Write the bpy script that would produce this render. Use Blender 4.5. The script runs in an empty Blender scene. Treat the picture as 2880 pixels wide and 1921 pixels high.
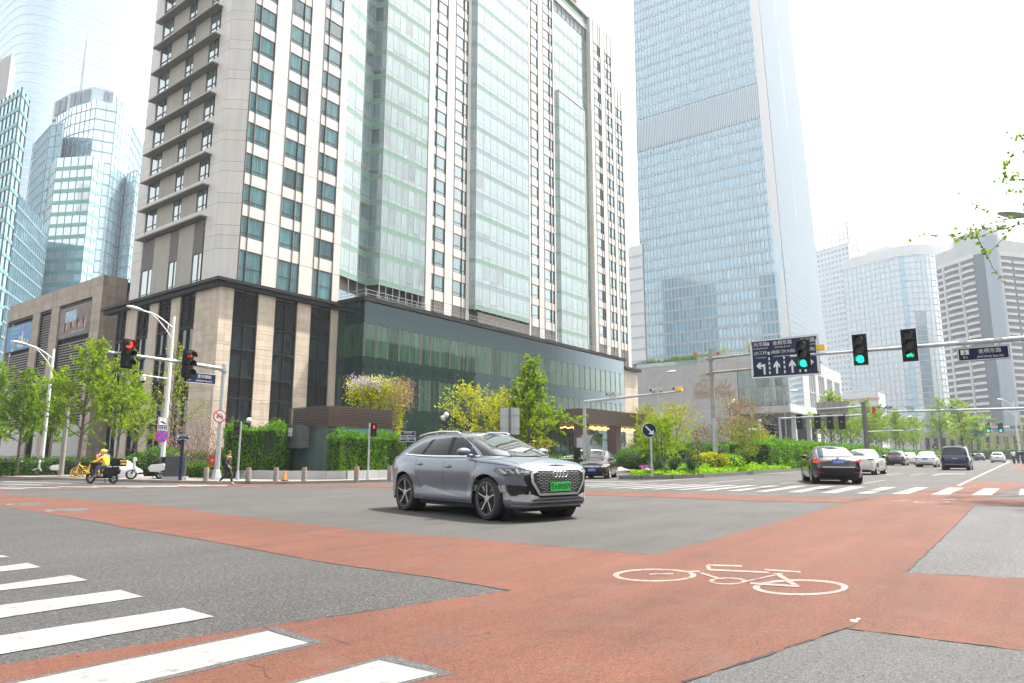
import bpy, bmesh, math, random
from math import sin, cos, pi, radians, sqrt, atan2, hypot, floor
from mathutils import Vector, Matrix
from mathutils.bvhtree import BVHTree
from mathutils.geometry import tessellate_polygon
S = bpy.context.scene
COL = S.collection
# ---------------------------------------------------------------- camera, sky, sun, exposure
FPX, PW, PH = 1922.0, 2880, 1921
PITCH, HEAD, CH = radians(9.47), radians(36.5), 1.10     # +X runs along the avenue, +Y across it to the hotel
cam = bpy.data.cameras.new('camera'); cam_o = bpy.data.objects.new('camera', cam); COL.objects.link(cam_o)
cam.sensor_width = 36; cam.lens = 36*FPX/PW; cam.clip_start = .1; cam.clip_end = 6000
cam_o.location = (0, 0, CH); cam_o.rotation_euler = (pi/2+PITCH, 0, HEAD-pi/2)
S.camera = cam_o
SUN_EL, SUN_AZ = radians(62), radians(-24)
sun = bpy.data.lights.new('sun', 'SUN'); sun.energy = 5.0; sun.angle = radians(1.2); sun.color = (1, .955, .89)
sun_o = bpy.data.objects.new('sun', sun); COL.objects.link(sun_o)
sd = Vector((cos(SUN_EL)*cos(SUN_AZ), cos(SUN_EL)*sin(SUN_AZ), sin(SUN_EL)))
sun_o.rotation_euler = sd.to_track_quat('Z', 'Y').to_euler(); sun_o.location = sd*500
world = bpy.data.worlds.new('World'); S.world = world; world.use_nodes = True
wn = world.node_tree; wn.nodes.clear()
sky = wn.nodes.new('ShaderNodeTexSky'); sky.sky_type = 'NISHITA'; sky.sun_disc = False
sky.sun_elevation = SUN_EL; sky.sun_rotation = atan2(sd.x, sd.y); sky.air_density = 1.3; sky.dust_density = 6.0; sky.ozone_density = .6
hsv = wn.nodes.new("ShaderNodeHueSaturation"); hsv.inputs["Saturation"].default_value = .6; hsv.inputs["Value"].default_value = 1.0
bg = wn.nodes.new('ShaderNodeBackground'); bg.inputs[1].default_value = .15
wo = wn.nodes.new('ShaderNodeOutputWorld'); wn.links.new(sky.outputs[0], hsv.inputs["Color"]); veil = wn.nodes.new("ShaderNodeMixRGB"); veil.inputs[0].default_value = .38; veil.inputs[2].default_value = (6.6, 6.4, 6.1, 1)      # thin even overcast over the blue
wn.links.new(hsv.outputs[0], veil.inputs[1]); wn.links.new(veil.outputs[0], bg.inputs[0]); wn.links.new(bg.outputs[0], wo.inputs[0])
S.view_settings.view_transform = 'Standard'; S.view_settings.look = 'None'; S.view_settings.gamma = 1.0
S.view_settings.exposure = 1.5
S.view_settings.use_curve_mapping = False
S.cycles.use_denoising = True; S.cycles.max_bounces = 8; S.cycles.diffuse_bounces = 3; S.cycles.glossy_bounces = 4
S.cycles.transmission_bounces = 4; S.cycles.transparent_max_bounces = 6; S.cycles.volume_bounces = 1
S.cycles.sample_clamp_indirect = 6
HAZE = .00026
# ---------------------------------------------------------------- measuring: photograph point -> place on the ground or on a plane
FW2 = Vector((cos(HEAD), sin(HEAD), 0)); RT = Vector((sin(HEAD), -cos(HEAD), 0))
FWD = Vector((FW2.x*cos(PITCH), FW2.y*cos(PITCH), sin(PITCH))); UP = Vector((-FW2.x*sin(PITCH), -FW2.y*sin(PITCH), cos(PITCH)))
CAM = Vector((0, 0, CH))
def gz(y): return -.02*min(max(y-12, 0), 19)              # the crossing falls a little towards the far corner
def ray(px, py): return RT*((px-PW/2)/FPX) - UP*((py-PH/2)/FPX) + FWD
def G(px, py, dz=0):
    d = ray(px, py); z = 0; p = CAM
    for i in range(40):
        t = (z+dz-CH)/d.z if d.z < -1e-5 else 9e3
        p = CAM + d*t; z = gz(p.y)
    return Vector((p.x, p.y, z+dz))
def PX(px, py, X): d = ray(px, py); return CAM + d*(X/d.x)
def PY(px, py, Y): d = ray(px, py); return CAM + d*(Y/d.y)
def PD(px, py, D): d = ray(px, py); return CAM + d*(D/d.dot(FW2))
def near(p): return (Vector(p)-CAM).length
R = random.Random(7)
# ---------------------------------------------------------------- object and mesh helpers
def obj(name, me, parent=None, loc=(0, 0, 0), rz=0, rot=None, scale=None, mat=None):
    o = bpy.data.objects.new(name, me); COL.objects.link(o)
    o.location = loc; o.rotation_euler = rot if rot else (0, 0, rz)
    if scale: o.scale = scale
    if parent: o.parent = parent
    return o
def tag(o, label=None, cat=None, group=None, kind=None):
    if label: o['label'] = label
    if cat: o['category'] = cat
    if group: o['group'] = group
    if kind: o['kind'] = kind
    return o
def thing(name, label, cat, loc=(0, 0, 0), rz=0, group=None):
    o = bpy.data.objects.new(name, None); COL.objects.link(o); o.empty_display_size = .2
    o.location = loc; o.rotation_euler = (0, 0, rz)
    return tag(o, label, cat, group)
def copy_tree(o, parent=None, loc=None, rz=None, label=None, group=None, scale=None):
    kids = [c for c in o.children]
    c = o.copy(); COL.objects.link(c)
    if parent: c.parent = parent
    if loc is not None: c.location = loc
    if rz is not None: c.rotation_euler = (0, 0, rz)
    if scale is not None: c.scale = scale
    if label: c['label'] = label
    if group: c['group'] = group
    for k in kids: copy_tree(k, c)
    return c
class MB:
    def __init__(s): s.v = []; s.f = []; s.mi = []
    def add(s, vs, fs, m=0):
        n = len(s.v); s.v.extend(tuple(v) for v in vs); s.f.extend(tuple(i+n for i in f) for f in fs); s.mi.extend([m]*len(fs))
    def quad(s, a, b, c, d, m=0): s.add((a, b, c, d), ((0, 1, 2, 3),), m)
    def poly(s, pts, m=0): s.add(pts, (tuple(range(len(pts))),), m)
    def box(s, x0, x1, y0, y1, z0, z1, m=0):
        s.add([(x0, y0, z0), (x1, y0, z0), (x1, y1, z0), (x0, y1, z0), (x0, y0, z1), (x1, y0, z1), (x1, y1, z1), (x0, y1, z1)],
              [(0, 3, 2, 1), (4, 5, 6, 7), (0, 1, 5, 4), (1, 2, 6, 5), (2, 3, 7, 6), (3, 0, 4, 7)], m)
    def obox(s, c, size, rz=0, m=0, mat=None):
        M_ = mat or Matrix.Rotation(rz, 3, 'Z'); c = Vector(c); h = [q/2 for q in size]
        s.add([c + M_ @ Vector((sx*h[0], sy*h[1], sz*h[2])) for sz in (-1, 1) for sx, sy in ((-1, -1), (1, -1), (1, 1), (-1, 1))],
              [(0, 3, 2, 1), (4, 5, 6, 7), (0, 1, 5, 4), (1, 2, 6, 5), (2, 3, 7, 6), (3, 0, 4, 7)], m)
    def prism(s, poly, z0, z1, m=0, top=None):
        n = len(poly); t = top or poly
        s.add([(p[0], p[1], z0) for p in poly] + [(p[0], p[1], z1) for p in t],
              [tuple(range(n-1, -1, -1)), tuple(range(n, 2*n))] + [(i, (i+1) % n, n+(i+1) % n, n+i) for i in range(n)], m)
    def tube(s, pts, rad, n=8, m=0, cap=True):
        pts = [Vector(p) for p in pts]
        if not isinstance(rad, (list, tuple)): rad = [rad]*len(pts)
        base = len(s.v); ref = None
        for i, p in enumerate(pts):
            d = (pts[min(i+1, len(pts)-1)] - pts[max(i-1, 0)])
            if d.length < 1e-9: d = Vector((0, 0, 1))
            d.normalize()
            if ref is None: ref = Vector((1, 0, 0)) if abs(d.x) < .9 else Vector((0, 1, 0))
            a = (ref - d*ref.dot(d)).normalized(); b = d.cross(a); ref = a
            for k in range(n):
                q = 2*pi*k/n; s.v.append(tuple(p + (a*cos(q)+b*sin(q))*rad[i]))
        for i in range(len(pts)-1):
            for k in range(n):
                s.f.append((base+i*n+k, base+i*n+(k+1) % n, base+(i+1)*n+(k+1) % n, base+(i+1)*n+k)); s.mi.append(m)
        if cap:
            s.f.append(tuple(base+k for k in range(n-1, -1, -1))); s.mi.append(m)
            e = base+(len(pts)-1)*n; s.f.append(tuple(e+k for k in range(n))); s.mi.append(m)
    def cyl(s, a, b, r, n=12, m=0, r2=None): s.tube([a, b], [r, r if r2 is None else r2], n, m)
    def ball(s, c, r, nu=10, nv=7, m=0):
        if not isinstance(r, (list, tuple)): r = (r, r, r)
        vs = [(c[0], c[1], c[2]+r[2])]
        for i in range(1, nv):
            for k in range(nu):
                a = pi*i/nv; b = 2*pi*k/nu; vs.append((c[0]+r[0]*sin(a)*cos(b), c[1]+r[1]*sin(a)*sin(b), c[2]+r[2]*cos(a)))
        vs.append((c[0], c[1], c[2]-r[2])); fs = [(0, 1+k, 1+(k+1) % nu) for k in range(nu)]
        for i in range(nv-2):
            for k in range(nu): fs.append((1+i*nu+k, 1+(i+1)*nu+k, 1+(i+1)*nu+(k+1) % nu, 1+i*nu+(k+1) % nu))
        e = len(vs)-1; o = 1+(nv-2)*nu; fs += [(e, o+(k+1) % nu, o+k) for k in range(nu)]
        s.add(vs, fs, m)
    def lathe(s, prof, n=24, m=0, axis='z', c=(0, 0, 0)):
        vs = []
        for r_, h_ in prof:
            for k in range(n):
                a = 2*pi*k/n
                p = (r_*cos(a), r_*sin(a), h_) if axis == 'z' else (r_*cos(a), h_, r_*sin(a))
                vs.append((p[0]+c[0], p[1]+c[1], p[2]+c[2]))
        s.add(vs, [(i*n+k, i*n+(k+1) % n, (i+1)*n+(k+1) % n, (i+1)*n+k) for i in range(len(prof)-1) for k in range(n)], m)
    def grid(s, rows, m=0, closed=False):
        nr, nc = len(rows), len(rows[0]); e = nc if closed else nc-1
        s.add([p for r_ in rows for p in r_], [(i*nc+k, i*nc+(k+1) % nc, (i+1)*nc+(k+1) % nc, (i+1)*nc+k) for i in range(nr-1) for k in range(e)], m)
    def mesh(s, name, mats, smooth=False, fix=False):
        me = bpy.data.meshes.new(name); me.from_pydata(s.v, [], s.f)
        mats = mats if isinstance(mats, (list, tuple)) else [mats]
        for m in mats: me.materials.append(m)
        if len(mats) > 1: me.polygons.foreach_set('material_index', s.mi)
        if fix:
            b = bmesh.new(); b.from_mesh(me); bmesh.ops.recalc_face_normals(b, faces=b.faces); b.to_mesh(me); b.free()
        if smooth is True: me.polygons.foreach_set('use_smooth', [True]*len(me.polygons))
        me.update()
        if smooth not in (True, False):
            me.polygons.foreach_set('use_smooth', [True]*len(me.polygons)); me.set_sharp_from_angle(angle=radians(smooth))
        return me
    def build(s, name, mats, parent=None, smooth=False, loc=(0, 0, 0), rz=0, fix=False):
        return obj(name, s.mesh(name, mats, smooth, fix), parent, loc, rz)
_unit = {}
def unit_box(m):
    if m.name not in _unit:
        b = MB(); b.box(0, 1, 0, 1, 0, 1); _unit[m.name] = b.mesh('block_'+m.name, m)
    return _unit[m.name]
class Pieces:
    """alike pieces of one part: the nearest ones become objects, those past the limit one joined part"""
    def __init__(s, parent, name, limit=300): s.p = parent; s.n = name; s.lim = limit; s.L = []
    def box(s, x0, x1, y0, y1, z0, z1, m, rz=0):              # rz turns the box about its corner (x0, y0)
        s.L.append((near((x0, y0, z0)), x0, y0, z0, x1-x0, y1-y0, z1-z0, m, rz))
    def done(s):
        s.L.sort(key=lambda q: q[0]); rest = {}
        for i, (d, x, y, z, a, b, c, m, rz) in enumerate(s.L):
            if i < s.lim: obj(s.n, unit_box(m), s.p, (x, y, z), rz, scale=(a, b, c))
            else:
                k = rest.setdefault(m.name, (MB(), m))[0]
                if rz: k.obox(Vector((x, y, z)) + Matrix.Rotation(rz, 3, 'Z') @ Vector((a/2, b/2, c/2)), (a, b, c), rz)
                else: k.box(x, x+a, y, y+b, z, z+c)
        for k, m in rest.values(): tag(k.build(s.n, m, s.p), kind='stuff')
# ---------------------------------------------------------------- materials
def nodes(name):
    m = bpy.data.materials.new(name); m.use_nodes = True; n = m.node_tree; n.nodes.clear()
    out = n.nodes.new('ShaderNodeOutputMaterial'); return m, n, out
def nd(n, t, **kw):
    x = n.nodes.new(t)
    for k, v in kw.items():
        if k.startswith('i_'): x.inputs[k[2:].replace('_', ' ')].default_value = v
        else: setattr(x, k, v)
    return x
def noise(n, scale, detail=4, rough=.6, vec=None):
    x = nd(n, 'ShaderNodeTexNoise'); x.inputs['Scale'].default_value = scale; x.inputs['Detail'].default_value = detail; x.inputs['Roughness'].default_value = rough
    if vec: n.links.new(vec, x.inputs['Vector'])
    return x.outputs[0]
def ramp(n, src, stops):
    x = nd(n, 'ShaderNodeValToRGB'); e = x.color_ramp.elements
    while len(e) < len(stops): e.new(.5)
    for i, (p, c) in enumerate(stops): e[i].position = p; e[i].color = (c, c, c, 1) if isinstance(c, (int, float)) else (*c, 1)
    n.links.new(src, x.inputs[0]); return x.outputs[0]
def mul(n, a, b, fac=1.0):
    x = nd(n, 'ShaderNodeMix', data_type='RGBA', blend_type='MULTIPLY'); x.inputs[0].default_value = fac
    n.links.new(a, x.inputs[6]); n.links.new(b, x.inputs[7]); return x.outputs[2]
def mixc(n, f, a, b):
    x = nd(n, 'ShaderNodeMix', data_type='RGBA')
    if isinstance(f, (int, float)): x.inputs[0].default_value = f
    else: n.links.new(f, x.inputs[0])
    for i, q in ((6, a), (7, b)):
        if isinstance(q, (tuple, list)): x.inputs[i].default_value = (*q, 1)
        else: n.links.new(q, x.inputs[i])
    return x.outputs[2]
def pos(n, scale=(1, 1, 1)):
    g = nd(n, 'ShaderNodeNewGeometry'); mp = nd(n, 'ShaderNodeMapping'); mp.inputs['Scale'].default_value = scale
    n.links.new(g.outputs['Position'], mp.inputs[0]); return mp.outputs[0]
def opos(n, scale=(1, 1, 1)):
    g = nd(n, 'ShaderNodeTexCoord'); mp = nd(n, 'ShaderNodeMapping'); mp.inputs['Scale'].default_value = scale
    n.links.new(g.outputs['Object'], mp.inputs[0]); return mp.outputs[0]
def pbr(n, out, col, rough=.5, metal=0, spec=.5, coat=0):
    p = nd(n, 'ShaderNodeBsdfPrincipled')
    if isinstance(col, (tuple, list)): p.inputs['Base Color'].default_value = (*col, 1)
    else: n.links.new(col, p.inputs['Base Color'])
    p.inputs['Roughness'].default_value = rough; p.inputs['Metallic'].default_value = metal
    p.inputs['Specular IOR Level'].default_value = spec; p.inputs['Coat Weight'].default_value = coat
    if coat: p.inputs['Coat Roughness'].default_value = .03
    n.links.new(p.outputs[0], out.inputs[0]); return p
def bump(n, p, h, strength=.3, dist=.02):
    b = nd(n, 'ShaderNodeBump'); b.inputs['Strength'].default_value = strength; b.inputs['Distance'].default_value = dist
    n.links.new(h, b.inputs['Height']); n.links.new(b.outputs[0], p.inputs['Normal'])
def M(name, col, rough=.5, metal=0, var=.12, vs=3.0, spec=.5, coat=0, rnd=0, streak=0, bmp=0, bs=30, local=False):
    """painted, stone or metal surface: uneven tone, faint stains, a tint per piece"""
    m, n, out = nodes(name); v = opos(n) if local else pos(n)
    lo, hi = 1-var, 1+var
    c = mixc(n, 1.0, col, col)
    f = ramp(n, noise(n, vs, 5, .65, v), [(.25, lo), (.75, min(hi, 1.6))]); c = mul(n, c, f)
    if streak:
        f2 = ramp(n, noise(n, 1.0, 4, .6, (opos if local else pos)(n, (2.2, 2.2, .12))), [(.35, 1-streak), (.62, 1.0)]); c = mul(n, c, f2)
    if rnd:
        oi = nd(n, 'ShaderNodeObjectInfo'); c = mul(n, c, ramp(n, oi.outputs['Random'], [(0, 1-rnd), (1, 1+rnd*.6)]))
    p = pbr(n, out, c, rough, metal, spec, coat)
    if bmp: bump(n, p, noise(n, bs, 4, .6, v), bmp, .01)
    return m
def emis(name, col, s):
    m, n, out = nodes(name); e = nd(n, 'ShaderNodeEmission'); e.inputs[0].default_value = (*col, 1); e.inputs[1].default_value = s
    n.links.new(e.outputs[0], out.inputs[0]); return m
def glassy(name, col, lo=.2, hi=.95, f0=.12, f1=.55, rough=.02, tint=(1, 1, 1), curtain=0, cell=None, wave=.0):
    """coated window glass: what is behind it, under a reflection that grows towards grazing view"""
    m, n, out = nodes(name)
    c = mixc(n, 1.0, col, col)
    if curtain:
        w = nd(n, 'ShaderNodeTexNoise'); w.inputs['Scale'].default_value = 1.0; w.inputs['Detail'].default_value = 3
        n.links.new(pos(n, (7, 7, .25)), w.inputs[0]); c = mul(n, c, ramp(n, w.outputs[0], [(.33, 1-curtain), (.66, 1+curtain)]))
        oi = nd(n, 'ShaderNodeObjectInfo'); c = mul(n, c, ramp(n, oi.outputs['Random'], [(0, .35), (.25, .9), (1, 1.15)]))
    if cell:
        wn_ = nd(n, 'ShaderNodeTexWhiteNoise', noise_dimensions='3D'); sn = nd(n, 'ShaderNodeVectorMath', operation='FLOOR')
        n.links.new(pos(n, cell), sn.inputs[0]); n.links.new(sn.outputs[0], wn_.inputs[0]); c = mul(n, c, ramp(n, wn_.outputs[0], [(0, .8), (1, 1.15)]))
        oi = nd(n, 'ShaderNodeObjectInfo'); c = mul(n, c, ramp(n, oi.outputs['Random'], [(0, .8), (1, 1.15)]))
    d = nd(n, 'ShaderNodeBsdfDiffuse'); n.links.new(c, d.inputs[0])
    g = nd(n, 'ShaderNodeBsdfGlossy'); g.inputs[0].default_value = (*tint, 1); g.inputs['Roughness'].default_value = rough
    if wave:
        b = nd(n, 'ShaderNodeBump'); b.inputs['Strength'].default_value = wave; b.inputs['Distance'].default_value = .05
        n.links.new(noise(n, .55, 2, .5, pos(n)), b.inputs['Height']); n.links.new(b.outputs[0], g.inputs['Normal'])
    lw = nd(n, 'ShaderNodeLayerWeight'); lw.inputs[0].default_value = .5
    mr = nd(n, 'ShaderNodeMapRange', interpolation_type='SMOOTHSTEP'); n.links.new(lw.outputs['Facing'], mr.inputs[0])
    for i, q in enumerate((f0, f1, lo, hi)): mr.inputs[i+1].default_value = q
    mx = nd(n, 'ShaderNodeMixShader'); n.links.new(mr.outputs[0], mx.inputs[0]); n.links.new(d.outputs[0], mx.inputs[1]); n.links.new(g.outputs[0], mx.inputs[2])
    n.links.new(mx.outputs[0], out.inputs[0]); return m
def leafm(name, c0, c1, tr=.45, vs=1.2):
    m, n, out = nodes(name)
    oi = nd(n, 'ShaderNodeObjectInfo')
    f = noise(n, vs, 3, .7, pos(n)); c = mixc(n, ramp(n, f, [(.3, 0.0), (.7, 1.0)]), c0, c1)
    w = nd(n, 'ShaderNodeTexWhiteNoise', noise_dimensions='3D'); sn = nd(n, 'ShaderNodeVectorMath', operation='FLOOR')
    n.links.new(pos(n, (9, 9, 9)), sn.inputs[0]); n.links.new(sn.outputs[0], w.inputs[0])
    c = mul(n, c, ramp(n, w.outputs[0], [(0, .6), (1, 1.35)])); c = mul(n, c, ramp(n, oi.outputs['Random'], [(0, .85), (1, 1.12)]))
    d = nd(n, 'ShaderNodeBsdfDiffuse'); t = nd(n, 'ShaderNodeBsdfTranslucent'); n.links.new(c, d.inputs[0])
    n.links.new(c, t.inputs[0]); mx = nd(n, 'ShaderNodeMixShader'); mx.inputs[0].default_value = tr
    n.links.new(d.outputs[0], mx.inputs[1]); n.links.new(t.outputs[0], mx.inputs[2]); n.links.new(mx.outputs[0], out.inputs[0]); return m
def ground_mat(name, c0, c1, grain=.5, rough=.85, cracks=.0, wear=None, streak=(.82, 1.12), gs=1.0, ws=2.2, wr=(.5, .72)):
    m, n, out = nodes(name); v = pos(n)
    c = mixc(n, ramp(n, noise(n, .35, 5, .65, v), [(.3, 0.0), (.7, 1.0)]), c0, c1)
    c = mul(n, c, ramp(n, noise(n, 1.0, 4, .7, pos(n, (.16, 1.6, 1))), [(.3, streak[0]), (.7, streak[1])]))     # tyre-polished streaks along the avenue
    g1 = noise(n, 90*gs, 3, .75, v); g2 = noise(n, 34*gs, 3, .7, v)
    c = mul(n, c, ramp(n, g1, [(.34, 1-grain), (.5, 1.0), (.68, 1+grain)])); c = mul(n, c, ramp(n, g2, [(.3, 1-.5*grain), (.7, 1+.4*grain)]))
    if wear:
        c = mixc(n, ramp(n, noise(n, ws, 6, .75, v), [(wr[0], 0.0), (wr[1], wear[1])]), c, wear[0])
    c = mul(n, c, ramp(n, noise(n, 1.1, 4, .6, v), [(.56, 1.0), (.70, .80)]))                  # oily blotches
    if cracks:
        vo = nd(n, 'ShaderNodeTexVoronoi', feature='DISTANCE_TO_EDGE'); vo.inputs['Scale'].default_value = .55
        dv = nd(n, 'ShaderNodeVectorMath', operation='ADD'); n.links.new(v, dv.inputs[0])
        nc = nd(n, 'ShaderNodeTexNoise'); nc.inputs['Scale'].default_value = 2.3; nc.inputs['Detail'].default_value = 5; n.links.new(v, nc.inputs[0]); n.links.new(nc.outputs[1], dv.inputs[1])
        n.links.new(dv.outputs[0], vo.inputs['Vector'])
        ck = ramp(n, vo.outputs['Distance'], [(.0, 1-cracks), (.006, 1.0)]); msk = ramp(n, noise(n, .3, 2, .5, v), [(.52, 1.0), (.6, 0.0)])
        c = mul(n, c, mixc(n, msk, ck, (1, 1, 1)))
    p = pbr(n, out, c, rough, 0, .35); bump(n, p, g1, .55, .012); return m

mt = {}
mt['asphalt'] = ground_mat('asphalt', (.037, .036, .034), (.053, .051, .048), .9, cracks=.35)
mt['asphalt_dark'] = ground_mat('asphalt_worn', (.042, .043, .045), (.062, .061, .06), .75, cracks=.5)
mt['asphalt_coarse'] = ground_mat('asphalt_coarse', (.030, .030, .030), (.044, .043, .042), 1.0, cracks=.4, gs=.62)
mt['asphalt_pale'] = ground_mat('asphalt_pale', (.050, .051, .052), (.070, .071, .071), .95, cracks=.4, gs=.7)
mt['tar'] = M('tar_seam', (.012, .012, .012), .9, var=.3)
mt['red'] = ground_mat('red_paint', (.070, .0225, .0115), (.100, .034, .018), .5, wear=((.085, .048, .036), .6), cracks=.55, streak=(.72, 1.14))
mt['white'] = ground_mat('road_white', (.17, .17, .163), (.205, .203, .196), .12, wear=((.075, .075, .072), .75), cracks=.45, ws=7, wr=(.55, .66))
mt['white_faint'] = ground_mat('road_white_faint', (.18, .15, .135), (.215, .185, .17), .2, wear=((.11, .045, .03), .8), ws=8, wr=(.5, .62))
mt['paving'] = ground_mat('paving', (.15, .138, .123), (.2, .185, .165), .18)
mt['kerb'] = M('kerb_stone', (.20, .16, .13), .8, var=.25, vs=1.5, bmp=.2)
mt['soil'] = ground_mat('soil', (.05, .04, .028), (.09, .07, .05), .5)
mt['beige'] = M('beige_cladding', (.465, .445, .41), .45, var=.07, vs=.35, streak=.10, rnd=.05)
mt['beige_d'] = M('beige_joint', (.16, .145, .13), .8)
mt['olive'] = M('olive_render', (.29, .275, .23), .7, var=.1, vs=.5, streak=.1, rnd=.06)
mt['fin'] = M('fin_metal', (.17, .155, .135), .5, var=.1)
mt['bronze'] = M('bronze_metal', (.013, .011, .010), .55, var=.15, spec=.15)
mt['black'] = M('black_plastic', (.008, .008, .009), .5, var=.1, spec=.18)
mt['stone'] = M('travertine', (.43, .36, .28), .65, var=.12, vs=.8, streak=.16, rnd=.13, bmp=.15, bs=12)
mt['stone2'] = M('brown_granite', (.32, .26, .205), .7, var=.16, vs=.9, streak=.2, rnd=.14, bmp=.15, bs=9)
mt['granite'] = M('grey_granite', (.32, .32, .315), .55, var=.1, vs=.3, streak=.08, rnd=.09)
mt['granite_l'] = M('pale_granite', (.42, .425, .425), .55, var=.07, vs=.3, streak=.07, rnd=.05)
mt['joint'] = M('dark_joint', (.035, .035, .035), .9)
mt['frame'] = M('window_frame', (.10, .082, .07), .45)
mt['steel'] = M('galvanised', (.36, .375, .385), .42, .35, var=.12, vs=4, streak=.12)
mt['whitepole'] = M('white_pole', (.62, .62, .62), .45, .1, var=.06, streak=.12)
mt['greypole'] = M('weathered_pole', (.27, .25, .225), .65, .2, var=.3, vs=3, streak=.35)
mt['roof'] = M('flat_roof', (.2, .2, .19), .9)
mt['navy'] = M('navy_sign', (.005, .012, .042), .6, var=.05, spec=.15)
mt['signwhite'] = M('sign_white', (.50, .50, .50), .5, var=.04)
mt['signred'] = M('sign_red', (.45, .012, .015), .4, var=.05)
mt['signblue'] = M('sign_blue', (.02, .07, .42), .4, var=.05)
mt['gold'] = M('gold_letters', (.45, .30, .18), .35, .6, var=.1)
mt['yellow'] = M('yellow_paint', (.62, .40, .02), .45)
mt['orange'] = M('orange_plastic', (.55, .16, .02), .5)
mt['bark'] = M('bark', (.085, .068, .052), .9, var=.3, vs=6, bmp=.4, bs=18)
mt['bollard'] = M('bollard_stone', (.17, .16, .15), .8, var=.2)
mt['twig'] = M('twig', (.13, .09, .06), .9, var=.3, vs=6)
mt['ginkgo'] = leafm('ginkgo_leaf', (.17, .29, .010), (.28, .40, .015))
mt['ginkgo_y'] = leafm('ginkgo_leaf_fresh', (.27, .36, .012), (.38, .46, .03))
mt['ginkgo_d'] = leafm('ginkgo_leaf_deep', (.10, .20, .010), (.18, .30, .015), .45)
mt['yellowleaf'] = leafm('spring_yellow_leaf', (.30, .33, .010), (.42, .43, .02))
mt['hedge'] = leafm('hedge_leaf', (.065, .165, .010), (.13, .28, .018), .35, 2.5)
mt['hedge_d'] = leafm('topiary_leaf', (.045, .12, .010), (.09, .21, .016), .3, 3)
mt['hedge_core'] = M('hedge_core', (.012, .022, .006), .95, var=.3)
mt['cover'] = leafm('cover_leaf', (.17, .34, .012), (.26, .45, .025), .35, 4)
mt['yucca'] = leafm('yucca_blade', (.04, .08, .03), (.09, .14, .06), .15, 6)
mt['pink'] = leafm('pink_blossom', (.34, .15, .17), (.44, .24, .25), .3)
mt['lilac'] = leafm('lilac_blossom', (.40, .34, .46), (.52, .46, .56), .3)
mt['redleaf'] = leafm('red_maple_leaf', (.28, .03, .05), (.42, .05, .10), .3)
mt['brownleaf'] = leafm('brown_bud', (.16, .085, .06), (.25, .16, .09), .25)
mt['g_hotel'] = glassy('hotel_glass', (.04, .115, .125), .04, .30, .26, .44, tint=(.93, .97, .98), curtain=.5)
mt['g_bay'] = glassy('bay_glass', (.095, .15, .145), .11, .225, .22, .46, tint=(.93, .97, .98), curtain=.4)
mt['g_green'] = glassy('green_spandrel', (.125, .225, .175), .03, .10, .25, .60, tint=(.9, 1, .95))
mt['g_blue'] = glassy('blue_spandrel', (.16, .22, .265), .04, .10, .25, .6)
mt['g_left'] = glassy('hotel_glass_side', (.06, .13, .12), .12, .42, .2, .6, curtain=.3)
mt['g_pod'] = glassy('podium_glass', (.020, .048, .028), .045, .60, .44, .66, tint=(.80, .93, .95), curtain=.6, wave=.12)
mt['g_pod_d'] = glassy('podium_spandrel', (.006, .018, .012), .05, .60, .44, .66, tint=(.72, .87, 1), wave=.12)
mt['g_base'] = glassy('base_glass', (.014, .018, .02), .045, .5, .4, .9, curtain=.15)
mt['g_tower'] = glassy('tower_glass', (.15, .33, .43), .20, .60, .12, .6, tint=(.86, .95, 1), cell=(.9, .9, .26))
mt['g_mall'] = glassy('mall_glass', (.14, .2, .2), .15, .7, .1, .6, curtain=.25)
mt['g_far'] = glassy('far_glass', (.08, .16, .22), .14, .6, .15, .7, tint=(.88, .95, 1), cell=(.5, .5, .3))
mt['g_teal'] = glassy('teal_glass', (.02, .09, .115), .10, .6, .25, .8, tint=(.7, .9, 1), cell=(.4, .4, .3))
mt['g_haze'] = glassy('haze_glass', (.24, .36, .45), .10, .22, .1, .6, tint=(.9, .97, 1))  # pale blue puts part of the distance haze into the tower's colour
mt['g_pale'] = glassy('pale_glass', (.32, .43, .48), .30, .65, .1, .6, tint=(.92, .97, 1), cell=(.4, .4, .28))  # on far towers the pale tone makes up in colour for thin haze
mt['car_glass'] = glassy('car_glass', (.006, .008, .008), .045, .95, .45, 1.0, rough=.01)
mt['chrome'] = M('chrome', (.62, .62, .63), .18, 1, var=.03)
mt['silver'] = M('silver_trim', (.42, .42, .42), .32, .7, var=.03)
mt['matte_silver'] = M('matte_silver', (.27, .27, .27), .5, .3, var=.03)
mt['tyre'] = M('tyre_rubber', (.014, .014, .014), .8, var=.1)
mt['under'] = M('underbody', (.008, .008, .008), .9)
mt['lamp_clear'] = M('lamp_clear', (.45, .46, .48), .12, .3, var=.1, coat=.5)
mt['lamp_red'] = M('lamp_red', (.30, .008, .008), .15, var=.05, coat=.6)
mt['lit_red'] = emis('lit_tail', (1, .03, .012), .8)
mt['lit_white'] = emis('lit_white', (1, .97, .92), 1.6)
mt['plate_blue'] = M('plate_blue', (.012, .09, .5), .4, var=.03)
mt['plate_green'] = M('plate_green', (.015, .33, .055), .4, var=.03)
mt['skin'] = M('skin', (.42, .25, .18), .55, var=.05)
mt['hair'] = M('hair', (.012, .010, .009), .5)
mt['jacket'] = M('black_cloth', (.012, .012, .014), .85, var=.2)
mt['hood'] = M('orange_cloth', (.62, .30, .015), .8)
mt['rider'] = M('yellow_cloth', (.65, .42, .01), .75)
mt['jeans'] = M('denim', (.05, .08, .13), .85, var=.2)
mt['rosecloth'] = M('rose_cloth', (.36, .16, .15), .85)
mt['greycloth'] = M('grey_cloth', (.2, .2, .2), .85)
mt['cover_sheet'] = M('silver_cover', (.42, .43, .44), .45, .2, var=.2, vs=5)
mt['red_on'] = emis('red_signal', (1, .03, .02), 1.6)
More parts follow.
